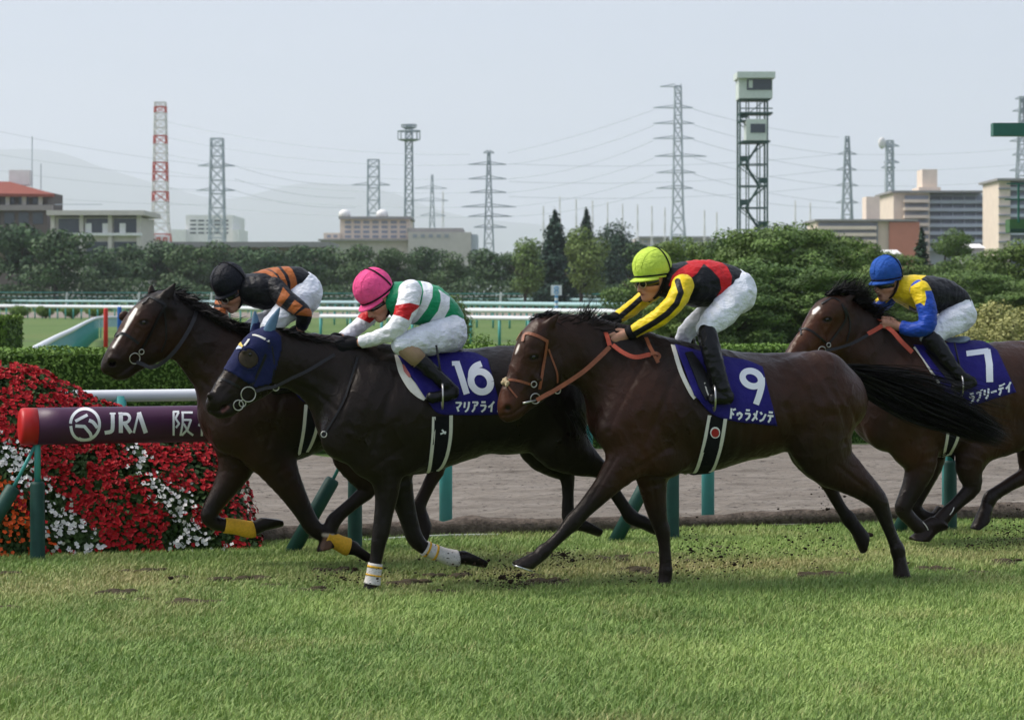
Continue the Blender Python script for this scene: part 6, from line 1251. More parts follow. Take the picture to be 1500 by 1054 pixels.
# ------------------------------------------------------------------ the town and the power lines
def P3(px, py, Y): return far(px, py, Y)
STEEL_G = pmat("galvanised_lattice", (.40, .45, .49), .6, .4, .0, var=.15, vscale=.5)
STEEL_D = pmat("dark_lattice", (.28, .33, .36), .6, .4, var=.15, vscale=.5)
RW_R, RW_W = pmat("tower_red", (.55, .10, .07), .6), pmat("tower_white", (.74, .72, .70), .6)
def lattice(name, lab, px, ytop, Y, wt, wb, m, arms=(), levels=11, bend=None, t=.30, cat="pylon", bands=None, ybase=437.5, topbox=None):
    s = Y / FPX; R = root(name, ground_at(px, Y), lab, cat); o = np.array(R.location); zt = EYE + (435 - ytop) * s
    wid = lambda q: (np.interp(q, [0, bend[0], 1], [wb, bend[1], wt]) if bend else wb + (wt - wb) * q) * s / 2
    zs = zt * (1 - (1 - np.linspace(0, 1, levels)) ** 1.25); parts = {}; run = 0; last = 0
    for i in range(levels - 1):
        q0, q1 = zs[i] / zt, zs[i + 1] / zt; key = 0
        if bands: key = 1 if any(a <= (q0 + q1) / 2 <= c for a, c in bands) else 0
        if bands and i and key != last: run += 1
        last = key; b = parts.setdefault((run, key), MB()); w0, w1 = wid(q0), wid(q1)
        c0 = [o + EX * x * w0 + EY * y * w0 + EZ * zs[i] for x, y in ((-1, -1), (1, -1), (1, 1), (-1, 1))]; c1 = [o + EX * x * w1 + EY * y * w1 + EZ * zs[i + 1] for x, y in ((-1, -1), (1, -1), (1, 1), (-1, 1))]
        for k in range(4):
            b.bar(c0[k], c1[k], t); b.bar(c1[k], c1[(k + 1) % 4], t * .7)
            if k % 2 == 0 or w0 * 2 > 2.5: b.bar(c0[k], c1[(k + 1) % 4], t * .55); b.bar(c0[(k + 1) % 4], c1[k], t * .55)
    names = {0: "mast", 1: "red_band"}
    for (_, key), b in parts.items(): b.obj(names[key], (RW_R if key else RW_W) if bands else m, R, False, o)
    for (ya, wl, wr) in arms:
        b = MB(); z = EYE + (435 - ya) * s; w0 = wid(z / zt)
        for sg, w in ((-1, wl), (1, wr)):
            if not w: continue
            tip = o + EX * sg * w * s + EZ * z
            for y in (-1, 1): b.bar(o + EX * sg * w0 + EY * y * w0 + EZ * z, tip, t * .7)
            b.bar(o + EX * sg * w0 + EZ * (z + 4 * s), tip, t * .7)
        b.bar(o - EX * w0 + EZ * z, o + EX * w0 + EZ * z, t * .7); b.obj("arm", m, R, False, o)
    return R, o
lattice("red_white_tower", "tall tapering tower in red and white bands behind the beige block", 235, 150, 760, 15, 46, RW_W, levels=22, bend=(.42, 22), t=.36, cat="tower", bands=[(.0, .12), (.30, .34), (.50, .56), (.62, .68), (.80, .85), (.93, .97)])
lattice("lattice_tower", "grey blue lattice tower above the white factory", 318, 203, 700, 17, 26, STEEL_G, levels=13, t=.36, cat="tower", arms=[(243, 28, 26), (279, 30, 26)])
lattice("lattice_tower", "short faint grey tower above the beige apartment roof", 547, 234, 760, 16, 19, STEEL_G, levels=12, t=.34, cat="tower", arms=[(271, 32, 24)])
R_, o_ = lattice("observation_mast", "slim tall mast with two round platforms near its top", 599, 186, 700, 9, 15, STEEL_D, levels=17, t=.38, cat="tower")
s_ = 700 / FPX
for ya, w, hh in ((204, 33, 12), (186, 22, 3)):
    b = MB(); z = EYE + (435 - ya) * s_
    b.tube([o_ + EZ * (z - 3 * s_), o_ + EZ * (z - 1 * s_), o_ + EZ * z], np.array([w * .28, w * .5, w * .5]) * s_, 14)
    for a in np.linspace(0, 6.283, 13)[:-1]: q = o_ + np.array([math.cos(a), math.sin(a), 0]) * w * .5 * s_; b.bar(q + EZ * z, q + EZ * (z + hh * s_), .22)
    ringp = [o_ + np.array([math.cos(a), math.sin(a), 0]) * w * .5 * s_ + EZ * (z + hh * s_) for a in np.linspace(0, 6.283, 15)]; b.tube(ringp, .2, 5, False); b.obj("platform", STEEL_D, R_, False, o_)
lattice("power_pylon", "small thin pylon just right of the slim platform mast", 633, 256, 800, 2, 15, STEEL_G, levels=9, t=.26, arms=[(276, 26, 22), (294, 34, 24), (316, 18, 20)])
lattice("power_pylon", "dark six armed pylon above the grey blue hall roof", 716, 222, 640, 3, 20, STEEL_D, levels=13, t=.30, arms=[(224, 8, 8), (241, 30, 26), (262, 30, 26), (282, 28, 26), (303, 40, 40), (317, 30, 34), (333, 22, 26)])
lattice("power_pylon", "tallest pylon with long left arms, centre right", 993, 126, 560, 9, 38, STEEL_G, levels=16, bend=(.42, 15), t=.26, arms=[(127, 26, 4), (158, 36, 22), (181, 36, 24), (203, 36, 24), (229, 34, 42), (253, 32, 26), (276, 32, 22)])
lattice("power_pylon", "pylon with short arms left of the dish tower", 1241, 200, 720, 5, 24, STEEL_D, levels=12, t=.32, arms=[(226, 14, 14), (249, 16, 14), (272, 16, 16), (297, 16, 16)])
R_, o_ = lattice("dish_tower", "lattice tower carrying a large white dish above the tan apartments", 1303, 206, 640, 9, 14, STEEL_G, levels=14, t=.36, cat="tower", arms=[(214, 10, 14), (238, 8, 14), (246, 12, 8)])
sd_ = 640 / FPX; b = MB(); c = far(1291, 210, 640) - EY * 1.2; b.add(*ball(c, 6.2 * sd_, 12, 8, (1, .5, 1.4))); b.obj("dish", RW_W, R_, True, o_)
lattice("power_pylon", "pylon cut by the right edge behind the green beam", 1497, 142, 600, 5, 30, STEEL_D, levels=14, t=.26, arms=[(145, 10, 10), (163, 14, 12), (207, 18, 16), (227, 14, 12), (250, 18, 16)])
for i, (px, yt) in enumerate([(796, 302), (820, 288), (844, 292), (868, 294), (890, 296), (912, 299), (934, 300), (955, 302), (974, 304), (1032, 308), (1050, 311), (1165, 294), (1187, 297), (649, 280)]):
    lattice("small_mast", "thin pale mast in the far row, %s" % ["left of the tall conifer", "above the tall conifer", "right of the tall conifer's tip", "over the slim conifer tip", "left of the round dense tree", "above the round dense tree", "right of the round dense tree", "left of the tallest pylon foot, far one", "at the tallest pylon's left leg", "right of the tallest pylon's right leg", "left of the camera tower by a small gap", "right of the camera tower, nearer one", "right of the camera tower, farther one", "right of the thin pylon beside the slim mast"][i], px, yt, 900, 1, 5, RW_W, levels=6, t=.15, cat="mast")
# cables
CAB = pmat("cable_grey", (.42, .46, .50), .6)
def cable(lab, pts, Y0, Y1, sag, r=.075):
    (x0, y0), (x1, y1) = pts; T = np.linspace(0, 1, 28); b = MB()
    b.tube([far(x0 + (x1 - x0) * q, y0 + (y1 - y0) * q + 4 * sag * q * (1 - q), Y0 + (Y1 - Y0) * q) for q in T], r, 4); tag(b.obj("power_cable", CAB), lab, "cable", "power cables across the sky")
ords = ["top", "second", "third", "fourth", "fifth", "lowest"]
for i, ya in enumerate((158, 181, 203, 229, 253, 276)):
    cable("%s cable sagging from the tallest pylon left to the six armed pylon" % ords[i], [(957, ya + 3), (744, (224, 241, 262, 282, 303, 317)[i])], 560, 640, (4, 8, 10, 8, 8, 8)[i], .042)
    cable("%s cable from the six armed pylon left to the red and white tower" % ords[i], [(688, (226, 241, 262, 282, 303, 318)[i]), (242, (178, 201, 226, 250, 275, 296)[i])], 640, 760, (14, 14, 12, 11, 10, 8)[i], .045)
    cable("%s cable from the tallest pylon down right to the short armed pylon" % ords[i], [(1016, ya + 2), (1229, (201, 226, 249, 272, 297, 305)[i])], 560, 720, 6, .042)
for i, (a, c) in enumerate(((226, 216), (249, 239), (272, 262), (297, 284))): cable("%s cable from the short armed pylon off the right edge" % ords[i], [(1255, a), (1560, c - 6)], 720, 700, 6, .042)
for i, (a, c) in enumerate(((190, 243), (226, 262), (250, 279), (285, 300))): cable("%s cable entering at the left edge to the grey lattice tower" % ords[i], [(-40, a - 6), (312, c)], 700, 700, 5, .042)
for i, (a, c) in enumerate(((243, 271), (262, 290), (279, 304))): cable("%s cable between the grey lattice tower and the short faint tower" % ords[i], [(344, a), (520, c)], 700, 760, 8, .042)
for i, (a, c) in enumerate(((226, 236), (249, 262), (272, 284))): cable("%s level cable passing behind the camera tower" % ords[i], [(746, c + 4), (1226, a)], 660, 720, 9, .042)

# ---- buildings
def bmat(n, c): return pmat(n, c, .8, .2, var=.08, vscale=.6)
BEIGE, TAN, SHADED_GREYB, WHITEB, BROWN, BRICK, GLASS, ROOFR, ROOFG, SHADE = bmat("beige_wall", (.58, .54, .49)), bmat("tan_wall", (.72, .61, .51)), bmat("shaded_grey_blue_wall", (.48, .51, .57)), bmat("white_wall", (.80, .79, .77)), bmat("brown_wall", (.13, .11, .105)), bmat("brick_wall", (.48, .20, .14)), pmat("window_glass", (.06, .075, .09), .15, .5), bmat("red_roof", (.24, .075, .055)), bmat("dark_roof", (.28, .275, .27)), bmat("balcony_shade", (.30, .32, .37))  # grey blue wall colour holds the shade of sides turned from the sun
def bld(name, lab, Y): R = root(name, ground_at(0, Y), lab, "building"); return R
def fbox(R, nm, x0, x1, y0, y1, Y, dep, m, proud=0., parent=None):
    """box whose front fills the photo rectangle at depth Y"""
    o = np.array(R.location); a, c = far(x0, y1, Y - proud), far(x1, y0, Y - proud); w = np.dot(c - a, EX); h = c[2] - a[2]; b = MB()
    b.box(a + EX * w / 2 + EZ * h / 2 + EY * dep / 2, (w, dep, h), (EX, EY, EZ)); return b.obj(nm, m, parent or R, False, o)
def winrow(R, x0, x1, n, y0, y1, Y, m=GLASS, fill=.7, nm="window"):
    st = (x1 - x0) / n
    for i in range(n): fbox(R, nm, x0 + st * (i + .5 - fill / 2), x0 + st * (i + .5 + fill / 2), y0, y1, Y, .3, m, .12)
R = bld("brown_house", "dark brown building with red hipped roof at the left edge", 420); o = np.array(R.location)
fbox(R, "wall", -60, 70, 281, 440, 420, 14, BROWN); fbox(R, "balcony", -60, 76, 300, 308, 418.6, 1.4, bmat("balcony_grey", (.30, .27, .26)))
for i in range(5): fbox(R, "column", -40 + i * 24, -34 + i * 24, 281, 300, 419.4, .4, BEIGE)
winrow(R, -60, 66, 6, 284, 299, 420); winrow(R, -60, 66, 6, 311, 328, 420)
b = MB(); e0, e1 = far(-66, 283, 418), far(80, 284, 418); r0, r1 = far(-66, 264, 425), far(14, 266, 425); k0, k1 = far(-66, 283, 434), far(80, 284, 434)
b.add([e0, e1, r1, r0, k0, k1, e0 - EZ * .5, e1 - EZ * .5, k0 - EZ * .5, k1 - EZ * .5], [(0, 1, 2, 3), (1, 5, 2), (4, 3, 2, 5), (6, 7, 1, 0), (7, 9, 5, 1), (8, 9, 7, 6)]); rf = b.obj("roof", ROOFR, R, False, o)
fbox(R, "roof_tank", 13, 43, 249, 271, 426, 3, WHITEB, parent=rf)
for px, yt in ((47, 200), (60, 240)): b = MB(); b.bar(far(px, 278, 424), far(px, yt, 424), .14); b.obj("aerial", STEEL_G, rf, False, o)
R = bld("beige_block", "beige two storey block with flat roof left of the red and white tower", 400)
fbox(R, "wall", 74, 205, 318, 440, 401, 16, BEIGE); fbox(R, "roof", 68, 211, 308, 315, 399, 19, BEIGE); fbox(R, "floor_slab", 72, 207, 341, 345, 400, 1.4, WHITEB)
for i in range(4): fbox(R, "column", 74 + i * 42, 80 + i * 42, 315, 341, 400.3, .6, BEIGE); fbox(R, "column", 74 + i * 42, 80 + i * 42, 345, 440, 400.3, .6, BEIGE)
winrow(R, 82, 204, 3, 320, 341, 401, fill=.82); winrow(R, 82, 204, 3, 354, 376, 401, fill=.82)
for i in range(3): fbox(R, "blind", 125 + i * 25, 134 + i * 25, 327, 341, 400.6, .2, WHITEB)
fbox(R, "roof_rail", 80, 150, 299, 300, 404, .1, STEEL_G)
R = bld("long_hall", "long low hall with dark brown roof edge above the boundary trees", 430); fbox(R, "wall", 205, 480, 362, 440, 430, 18, bmat("hall_wall", (.26, .21, .17))); fbox(R, "roof", 203, 484, 354, 362, 428.5, 21, ROOFG)
R = root("roof_sign", far(228, 354, 426), "white rooftop board with red letters below the red and white tower", "sign"); fbox(R, "board", 206, 248, 345, 355, 426, .5, WHITEB)
for x in (211, 220, 229, 239): fbox(R, "letter", x, x + 6, 347.5, 349.5, 425.6, .1, RW_R); fbox(R, "letter", x, x + 2, 349.6, 353.5, 425.6, .1, RW_R); fbox(R, "letter", x + 4.2, x + 6, 349.6, 353.5, 425.6, .1, RW_R)
R = bld("white_factory", "white stepped factory block with window rows behind the grey lattice tower", 900); fbox(R, "wall", 272, 341, 315, 440, 900, 40, WHITEB); fbox(R, "low_wing", 251, 272, 336, 440, 896, 30, WHITEB); fbox(R, "low_wing", 341, 350, 336, 440, 896, 30, WHITEB)
for j in range(4): winrow(R, 277, 336, 5, 322 + j * 6, 324.2 + j * 6, 900, fill=.75)
R = bld("beige_apartments", "stepped beige apartment house with round roof turrets left of the slim mast", 620); o = np.array(R.location)
fbox(R, "wall", 498, 600, 320, 440, 620, 22, TAN); fbox(R, "wing", 474, 498, 341, 440, 619, 22, TAN); fbox(R, "hall", 470, 612, 352, 440, 610, 8, bmat("pale_hall", (.52, .49, .45))); fbox(R, "roof", 496, 602, 317, 320.5, 618, 25, ROOFG); fbox(R, "hall_roof", 466, 614, 350, 352.5, 608, 12, ROOFG)
for j in range(4): winrow(R, 503, 597, 7, 323.5 + j * 7, 327.5 + j * 7, 620, SHADE, .66)
winrow(R, 477, 496, 2, 344, 348, 619, SHADE, .6)
for px in (505, 560): b = MB(); c = far(px, 317, 626); b.tube([c, c + EZ * 1.1, c + EZ * 1.7], np.array([1.5, 1.4, .6]), 14); b.obj("turret", WHITEB, R, True, o)
R = bld("grey_hall", "pale grey hall with darker right end below the six armed pylon", 600); fbox(R, "wall", 598, 690, 340, 440, 600, 26, bmat("pale_grey_wall", (.50, .47, .44))); fbox(R, "roof", 596, 678, 334, 340, 602, 24, ROOFG); fbox(R, "end_block", 690, 699, 343, 440, 601, 24, SHADED_GREYB); winrow(R, 602, 660, 5, 343, 348, 600, SHADE, .5)
R = bld("far_terraces", "faint pinkish terrace of low houses behind the tallest pylon foot", 950); fbox(R, "wall", 930, 1082, 349, 440, 950, 20, bmat("pinkish_wall", (.50, .45, .43)))
for j in range(3): winrow(R, 932, 1080, 16, 352 + j * 6, 355 + j * 6, 950, SHADE, .62)
fbox(R, "roof", 936, 1040, 346, 349.2, 948, 22, ROOFG)
R = bld("tan_apartments", "tan apartment block with shaded grey blue wing and tower room, right of the dish tower", 520); o = np.array(R.location)
fbox(R, "wall", 1309, 1362, 281, 440, 520, 20, TAN); fbox(R, "wing", 1362, 1441, 284, 440, 523, 20, SHADED_GREYB); fbox(R, "wing", 1441, 1461, 297, 440, 523, 20, SHADED_GREYB); fbox(R, "tower_room", 1351, 1373, 248, 281, 527, 7, TAN); fbox(R, "tower_room_base", 1346, 1378, 274, 281, 526, 9, TAN); fbox(R, "roof", 1306, 1443, 279, 282, 518.5, 24, ROOFG)  # sunlit tan and shaded grey blue sides painted as separate wall colours
fbox(R, "roof_end", 1441, 1462, 294.5, 297, 520, 22, ROOFG)
for j in range(7):
    y = 288 + j * 11.5; fbox(R, "balcony", 1325, 1361, y + 4, y + 8.5, 518, 2, TAN); fbox(R, "balcony_opening", 1326, 1360, y - 1.5, y + 4, 519.6, .3, SHADE); fbox(R, "balcony", 1362, 1461 if j > 0 else 1441, y + 5, y + 10, 521, 2, bmat("shaded_blue_grey_parapet", (.48, .51, .58)) if j == 0 else bpy.data.materials["shaded_blue_grey_parapet"]); fbox(R, "balcony_opening", 1363, 1460 if j > 0 else 1440, y + 0, y + 5, 522.5, .3, SHADE)  # parapets painted in the shade tone too; openings are flat shade-coloured strips
    for i in range(5): fbox(R, "partition", 1378 + i * 17, 1379.5 + i * 17, y + 0, y + 5, 522, .6, SHADED_GREYB)
R = bld("tan_low_wing", "low tan balcony wing joined to a red brick end wall", 500); fbox(R, "wall", 1196, 1303, 324, 440, 500, 16, TAN); fbox(R, "roof", 1194, 1345, 321, 324, 498.5, 19, ROOFG); fbox(R, "brick_wall", 1303, 1347, 325, 440, 499, 16, BRICK); fbox(R, "stair_tower", 1269, 1289, 288, 321, 508, 6, TAN)
for j in range(4): fbox(R, "balcony", 1198, 1284, 331 + j * 10, 336 + j * 10, 498.6, 1.5, TAN); fbox(R, "balcony_opening", 1199, 1283, 326 + j * 10, 331 + j * 10, 499.6, .3, SHADE)
fbox(R, "drainpipe", 1284, 1286, 325, 440, 499.3, .4, SHADE)
R = bld("edge_apartments", "tan apartment block with shaded grey wing cut by the right edge", 470); fbox(R, "wall", 1463, 1480, 264, 440, 470, 16, TAN); fbox(R, "wing", 1480, 1560, 266, 440, 472, 16, SHADED_GREYB); fbox(R, "roof", 1461, 1562, 261, 264.5, 468.5, 19, ROOFG)  # wing painted in the shaded tone, narrow wall in the sunlit one
for j in range(7): y = 268 + j * 13.; fbox(R, "balcony", 1480, 1560, y + 6, y + 11, 470.3, 1.8, bpy.data.materials["shaded_blue_grey_parapet"]); fbox(R, "balcony_opening", 1481, 1560, y, y + 6, 471.6, .3, SHADE); fbox(R, "ledge", 1463, 1480, y + 7, y + 9, 469.6, .5, SHADE)
for (px, yy, w, lab) in ((1308, 372, 26, "white house roof seen between trees right of the blue cap"), (1427, 363, 34, "white roofed shed below the shaded grey blue wing")):
    R = bld("small_house", lab, 240); fbox(R, "wall", px - w / 2 + 2, px + w / 2 - 2, yy, 440, 240, 5, bmat("house_wall", (.45, .45, .45)) if px < 1400 else bpy.data.materials["house_wall"]); o = np.array(R.location); b = MB(); a, c = far(px - w / 2, yy, 239.5), far(px + w / 2, yy, 239.5); rz = EZ * .45
    b.add([a, c, c + EY * 6, a + EY * 6, a + EY * 3 + rz, c + EY * 3 + rz], [(0, 1, 5, 4), (2, 3, 4, 5), (0, 4, 3), (1, 2, 5), (0, 3, 2, 1)]); b.obj("roof", WHITEB, R, False, o)

# ---- camera tower by the course
Y = 225.; s = Y / FPX; R = root("camera_tower", ground_at(1102, Y), "tall green steel lattice tower with two pale cabins", "tower"); o = np.array(R.location); TG = pmat("tower_green", (.045, .095, .085), .55); CABN = pmat("cabin_pale_green", (.56, .63, .57), .5)
b = MB(); w = 1.22; zt = EYE + (435 - 146) * s; zl = np.linspace(0, zt, 11)
for x in (-1, -.36, .45, 1):
    for y in (-1, 1): b.bar(o + EX * x * w + EY * y * w, o + EX * x * w + EY * y * w + EZ * zt, .13 if abs(x) == 1 else .08)
for i in range(10):
    for y in (-1, 1):
        b.bar(o + EX * -w + EY * y * w + EZ * zl[i + 1], o + EX * w + EY * y * w + EZ * zl[i + 1], .10); q = 1 if i % 2 else -1
        b.bar(o + EX * -w * q + EY * y * w + EZ * zl[i], o + EX * w * q + EY * y * w + EZ * zl[i + 1], .07)
    for x in (-1, 1): b.bar(o + EX * x * w - EY * w + EZ * zl[i + 1], o + EX * x * w + EY * w + EZ * zl[i + 1], .08)
b.obj("frame", TG, R, False, o); b = MB()
for i in range(9): q = 1 if i % 2 else -1; a = o + EX * -.6 * q + EZ * zl[i]; c = o + EX * .6 * q + EZ * zl[i + 1]; b.box((a + c) / 2, (np.linalg.norm(c - a), .7, .16), (nrm(c - a), EY, np.cross(nrm(c - a), EY))); b.box(c + EX * .25 * q, (.75, 1.5, .10), (EX, EY, EZ)); b.box(c + EX * .25 * q + EZ * .5 - EY * .7, (.75, .05, .5), (EX, EY, EZ))
b.obj("stairs", TG, R, False, o)
cabc = lambda z0, z1, x0, x1, dd: ((o + EX * (x0 + x1) / 2 * s + EZ * (EYE + (435 - (z0 + z1) / 2) * s)), ((x1 - x0) * s, dd, (z1 - z0) * s))
c, d = cabc(108, 146, -22, 27, 3.1); b = MB(); b.box(c, d, (EX, EY, EZ)); k = b.obj("cabin", CABN, R, False, o)
b = MB(); b.box(c + EZ * (d[2] / 2 - .28) - EY * .25, (d[0] + .4, d[1] + .7, .55), (EX, EY, EZ)); b.obj("cabin_roof", CABN, k, False, o)
b = MB(); b.box(c - EY * (d[1] / 2 + .02) + EX * .32 + EZ * .06, (d[0] * .74, .06, d[2] * .42), (EX, EY, EZ)); b.obj("window", GLASS, k, False, o)
b = MB(); b.box(c - EY * (d[1] / 2 + .06) - EX * .45 + EZ * .1, (.35, .05, d[2] * .3), (EX, EY, EZ)); b.obj("blind", CABN, k, False, o)
b = MB(); b.box(c - EZ * (d[2] / 2 + .05), (d[0] - .3, d[1] - .2, .14), (EX, EY, EZ)); b.obj("floor_frame", TG, k, False, o)
c, d = cabc(176, 207, -11, 19, 2.3); b = MB(); b.box(c - EY * .25, d, (EX, EY, EZ)); k = b.obj("cabin", CABN, R, False, o); b = MB(); b.box(c - EY * (d[1] / 2 + .27) + EX * .12 + EZ * .12, (d[0] * .72, .06, d[2] * .42), (EX, EY, EZ)); b.obj("window", GLASS, k, False, o)
b = MB(); b.box(c + EZ * (d[2] / 2 + .55), (2.9, 2.7, .16), (EX, EY, EZ)); b.obj("platform", TG, R, False, o); b = MB(); b.box(c + EZ * (d[2] / 2 + .95) - EY * 1.3, (2.9, .06, .10), (EX, EY, EZ)); b.obj("handrail", TG, R, False, o); b = MB(); b.box(c - EZ * (d[2] / 2 + .06), (2.5, 2.5, .14), (EX, EY, EZ)); b.obj("platform", TG, R, False, o)

# ---- green gantry at the right edge
GG = pmat("gantry_green", (.020, .115, .085), .45, .4, var=.1); Y = 58.; s = Y / FPX
R = root("gantry", ground_at(1555, Y), "dark green gantry beam with hanging box entering at the right edge", "gantry"); o = np.array(R.location)
fbox(R, "beam", 1455, 1575, 180, 199, Y, .32, GG); b = MB(); b.bar(o, o + EZ * (EYE + (435 - 182) * s), .3); b.obj("post", GG, R, False, o)
bx = fbox(R, "signal_box", 1479, 1555, 321, 340, Y, .5, pmat("box_green", (.05, .13, .042), .5)); fbox(R, "box_base", 1480, 1555, 335, 340.5, Y - .05, .5, pmat("box_dark", (.015, .05, .035), .5), .02)
b = MB(); b.bar(far(1475, 269, Y), far(1555, 269, Y), .03); b.bar(far(1472, 292, Y), far(1555, 292, Y), .03); b.bar(far(1492, 269, Y), far(1492, 326, Y), .04); b.obj("rods", GG, R, False, o)

# ---- hills on the horizon
def hills(name, pts, Y, m):
    P = crom(np.array(pts, float), 8); g = np.random.default_rng(3); n = len(P); rows = []
    top = np.array([far(x, y, Y) for x, y in P]); b0 = np.array([far(x, 435.2, Y - 4000) for x, y in P]); bk = np.array([far(x, 435.2, Y + 600) for x, y in P])
    for q in (0, .35, .7, 1.): rows.append(b0 + (top - b0) * q + EZ * (120 * q * (1 - q)))
    rows.append(top + (bk - top) * .5 - EZ * 60); rows.append(bk); G = np.array(rows); G[..., 2] += 28 * vnoise(G.reshape(-1, 3), .0018, 2).reshape(G.shape[:2]) * np.array([0, 1, 1, .6, .5, 0])[:, None]
    i = np.arange(G.shape[0] * n).reshape(G.shape[0], n); F = np.stack([i[:-1, :-1], i[:-1, 1:], i[1:, 1:], i[1:, :-1]], -1).reshape(-1, 4); tag(mesh_obj(name, G.reshape(-1, 3), F, m), kind="structure")
HILL = pmat("wooded_hill", (.05, .075, .05), .9, .1, var=.3, vscale=.002)
hills("hills", [(-300, 230), (-100, 222), (60, 218), (150, 243), (230, 268), (330, 292), (450, 268), (560, 280), (660, 312), (800, 330), (950, 352), (1100, 372), (1300, 392), (1700, 400)], 20000, HILL)
# ------------------------------------------------------------------ turf, flowers, flying clods
t = NT("grass_blades"); t.set(Roughness=.55); t.b.inputs["Specular IOR Level"].default_value = .3
c = t.mix(t.attr("tint"), (.125, .225, .046), (.335, .460, .122)); c = t.mix(t.attr("dry"), c, (.42, .35, .16)); t.col(c); t.b.inputs["Subsurface Weight"].default_value = 0
GRASS = t.m
gd = np.random.default_rng(71); DIVOTS = [(at(px, 850, v)[0], v, r) for px, v, r in zip(gd.uniform(-60, 1560, 46), gd.uniform(14.1, 16.1, 46), gd.uniform(.05, .15, 46))]
def grass(n, seed):
    g = np.random.default_rng(seed); Yd = np.sqrt(g.uniform(9.4 ** 2, 19.6 ** 2, n)); px = g.uniform(-420, 1920, n)
    X = (px - CX) / FPX * Yd; u = X * CT + Yd * ST; v = -X * ST + Yd * CT
    k = v < 17.38
    for (du, dv_, dr) in DIVOTS: k &= ((u - du) / (1.6 * dr)) ** 2 + ((v - dv_) / dr) ** 2 > g.uniform(.35, 1.25, len(u))
    u, v = u[k], v[k]; n = len(u); P0 = np.stack([u, v, np.full(n, .004)], 1)
    worn = np.clip(1 - np.abs(v - 15.1 + .35 * vnoise(P0, .5, 31)) / 1.1, 0, 1) * np.clip(.85 + .6 * vnoise(P0, .9, 32), .1, 1)
    L = g.uniform(.022, .060, n) * (1 - .30 * worn) * (1 + .3 * vnoise(P0, 1.1, 33)) * np.where(v > 16.5, 1.0, 1.)
    a = g.uniform(0, 6.283, n); lean = np.abs(g.normal(.42, .30, n)); D = np.stack([np.cos(a) * lean, np.sin(a) * lean, np.ones(n)], 1); D[:, 0] += .12; D /= np.linalg.norm(D, axis=1)[:, None]
    D2 = D.copy(); D2[:, :2] *= 1.9; D2[:, 2] *= .62
    S = np.stack([-np.sin(a), np.cos(a), np.zeros(n)], 1) + g.normal(0, .4, (n, 3)); S -= D * (S * D).sum(1)[:, None]; S /= np.linalg.norm(S, axis=1)[:, None]; w = g.uniform(.0012, .0027, n)[:, None]
    M = P0 + D * L[:, None] * .55; T = M + D2 * L[:, None] * .5
    V = np.stack([P0 - S * w, P0 + S * w, M + S * w * .85, M - S * w * .85, T], 1).reshape(-1, 3); b = np.arange(n)[:, None] * 5
    F4 = b + [0, 1, 2, 3]; F3 = b + [3, 2, 4]
    me = bpy.data.meshes.new("grass"); me.vertices.add(len(V)); me.vertices.foreach_set("co", V.astype(np.float32).ravel())
    loops = np.concatenate([F4, F3], 1).ravel().astype(np.int32); me.loops.add(len(loops)); me.loops.foreach_set("vertex_index", loops)
    me.polygons.add(2 * n); st = np.stack([np.arange(n) * 7, np.arange(n) * 7 + 4], 1).ravel().astype(np.int32); me.polygons.foreach_set("loop_start", st); me.polygons.foreach_set("loop_total", np.tile([4, 3], n).astype(np.int32)); me.update(calc_edges=True)
    me.materials.append(GRASS); o = bpy.data.objects.new("grass", me); COL.objects.link(o)
    tint = .42 + .30 * vnoise(P0, .8, 34) + .22 * vnoise(P0, 4., 35) + g.normal(0, .17, n); dry = np.clip(.0 + .66 * worn + .38 * np.clip(vnoise(P0, 2.2, 36), 0, 1) + g.normal(0, .14, n) + .4 * (g.random(n) < .05), 0, 1)
    attr(o, "tint", np.repeat(np.clip(tint, 0, 1), 5)); attr(o, "dry", np.repeat(dry, 5)); return o
tag(grass(740000, 21), kind="stuff")

b = MB()
for i, (du, dv_, dr) in enumerate(DIVOTS):                       # torn turf: low lumps of bare soil where the blades are gone
    for j in range(9):
        V, F = ball((0, 0, 0), 1., 9, 5, (1.4, 1.1, .42)); V = np.array(V) * (1 + .4 * vnoise(np.array(V) + i * 3.1 + j, 1.8, i))[:, None]; a = gd.uniform(0, 6.28); q = dr * gd.random() ** .5 * .85
        b.add(V * dr * gd.uniform(.16, .34) + [du + 1.5 * q * math.cos(a), dv_ + q * math.sin(a), .010], F)
tag(b.obj("torn_soil", pmat("torn_soil", (.062, .050, .031), .95, .12, var=.5, vscale=40, bump=.9, bscale=70), None, True), kind="stuff")
# ---- bank of bedding flowers behind the rail end
def bed_top(px): return np.interp(px, [-345, -300, -230, -140, -60, 0, 30, 60, 90, 150, 200, 260, 310, 335, 352, 366, 376, 384], [806, 700, 600, 545, 532, 535, 538, 545, 562, 592, 606, 622, 645, 672, 696, 730, 765, 806])
def bed_point(px, q):
    vb, vt = 16.98, 17.62; zb = 0.; tp = at(px, bed_top(px), vt); zt = max(.05, tp[2]); v = vb + (vt - vb) * q ** 1.5; z = zt * (1 - (1 - q) ** 1.35); p = at(px, 600, v); return np.array([p[0], v, z])
g = np.random.default_rng(61); R = root("flower_bed", (at_uz(150, 17.2), 17.2, 0), "sloping bank of red, white and orange bedding flowers behind the purple sleeve", "flower bed"); o = np.array(R.location)
pxs = np.linspace(-345, 386, 96); qs = np.linspace(0, 1, 18); G = np.array([[bed_point(px, q) for px in pxs] for q in qs]); back = G[-1] + [0, .35, -.25]; back2 = back.copy(); back2[:, 1] += .2; back2[:, 2] = 0; G = np.concatenate([G, back[None], back2[None]])
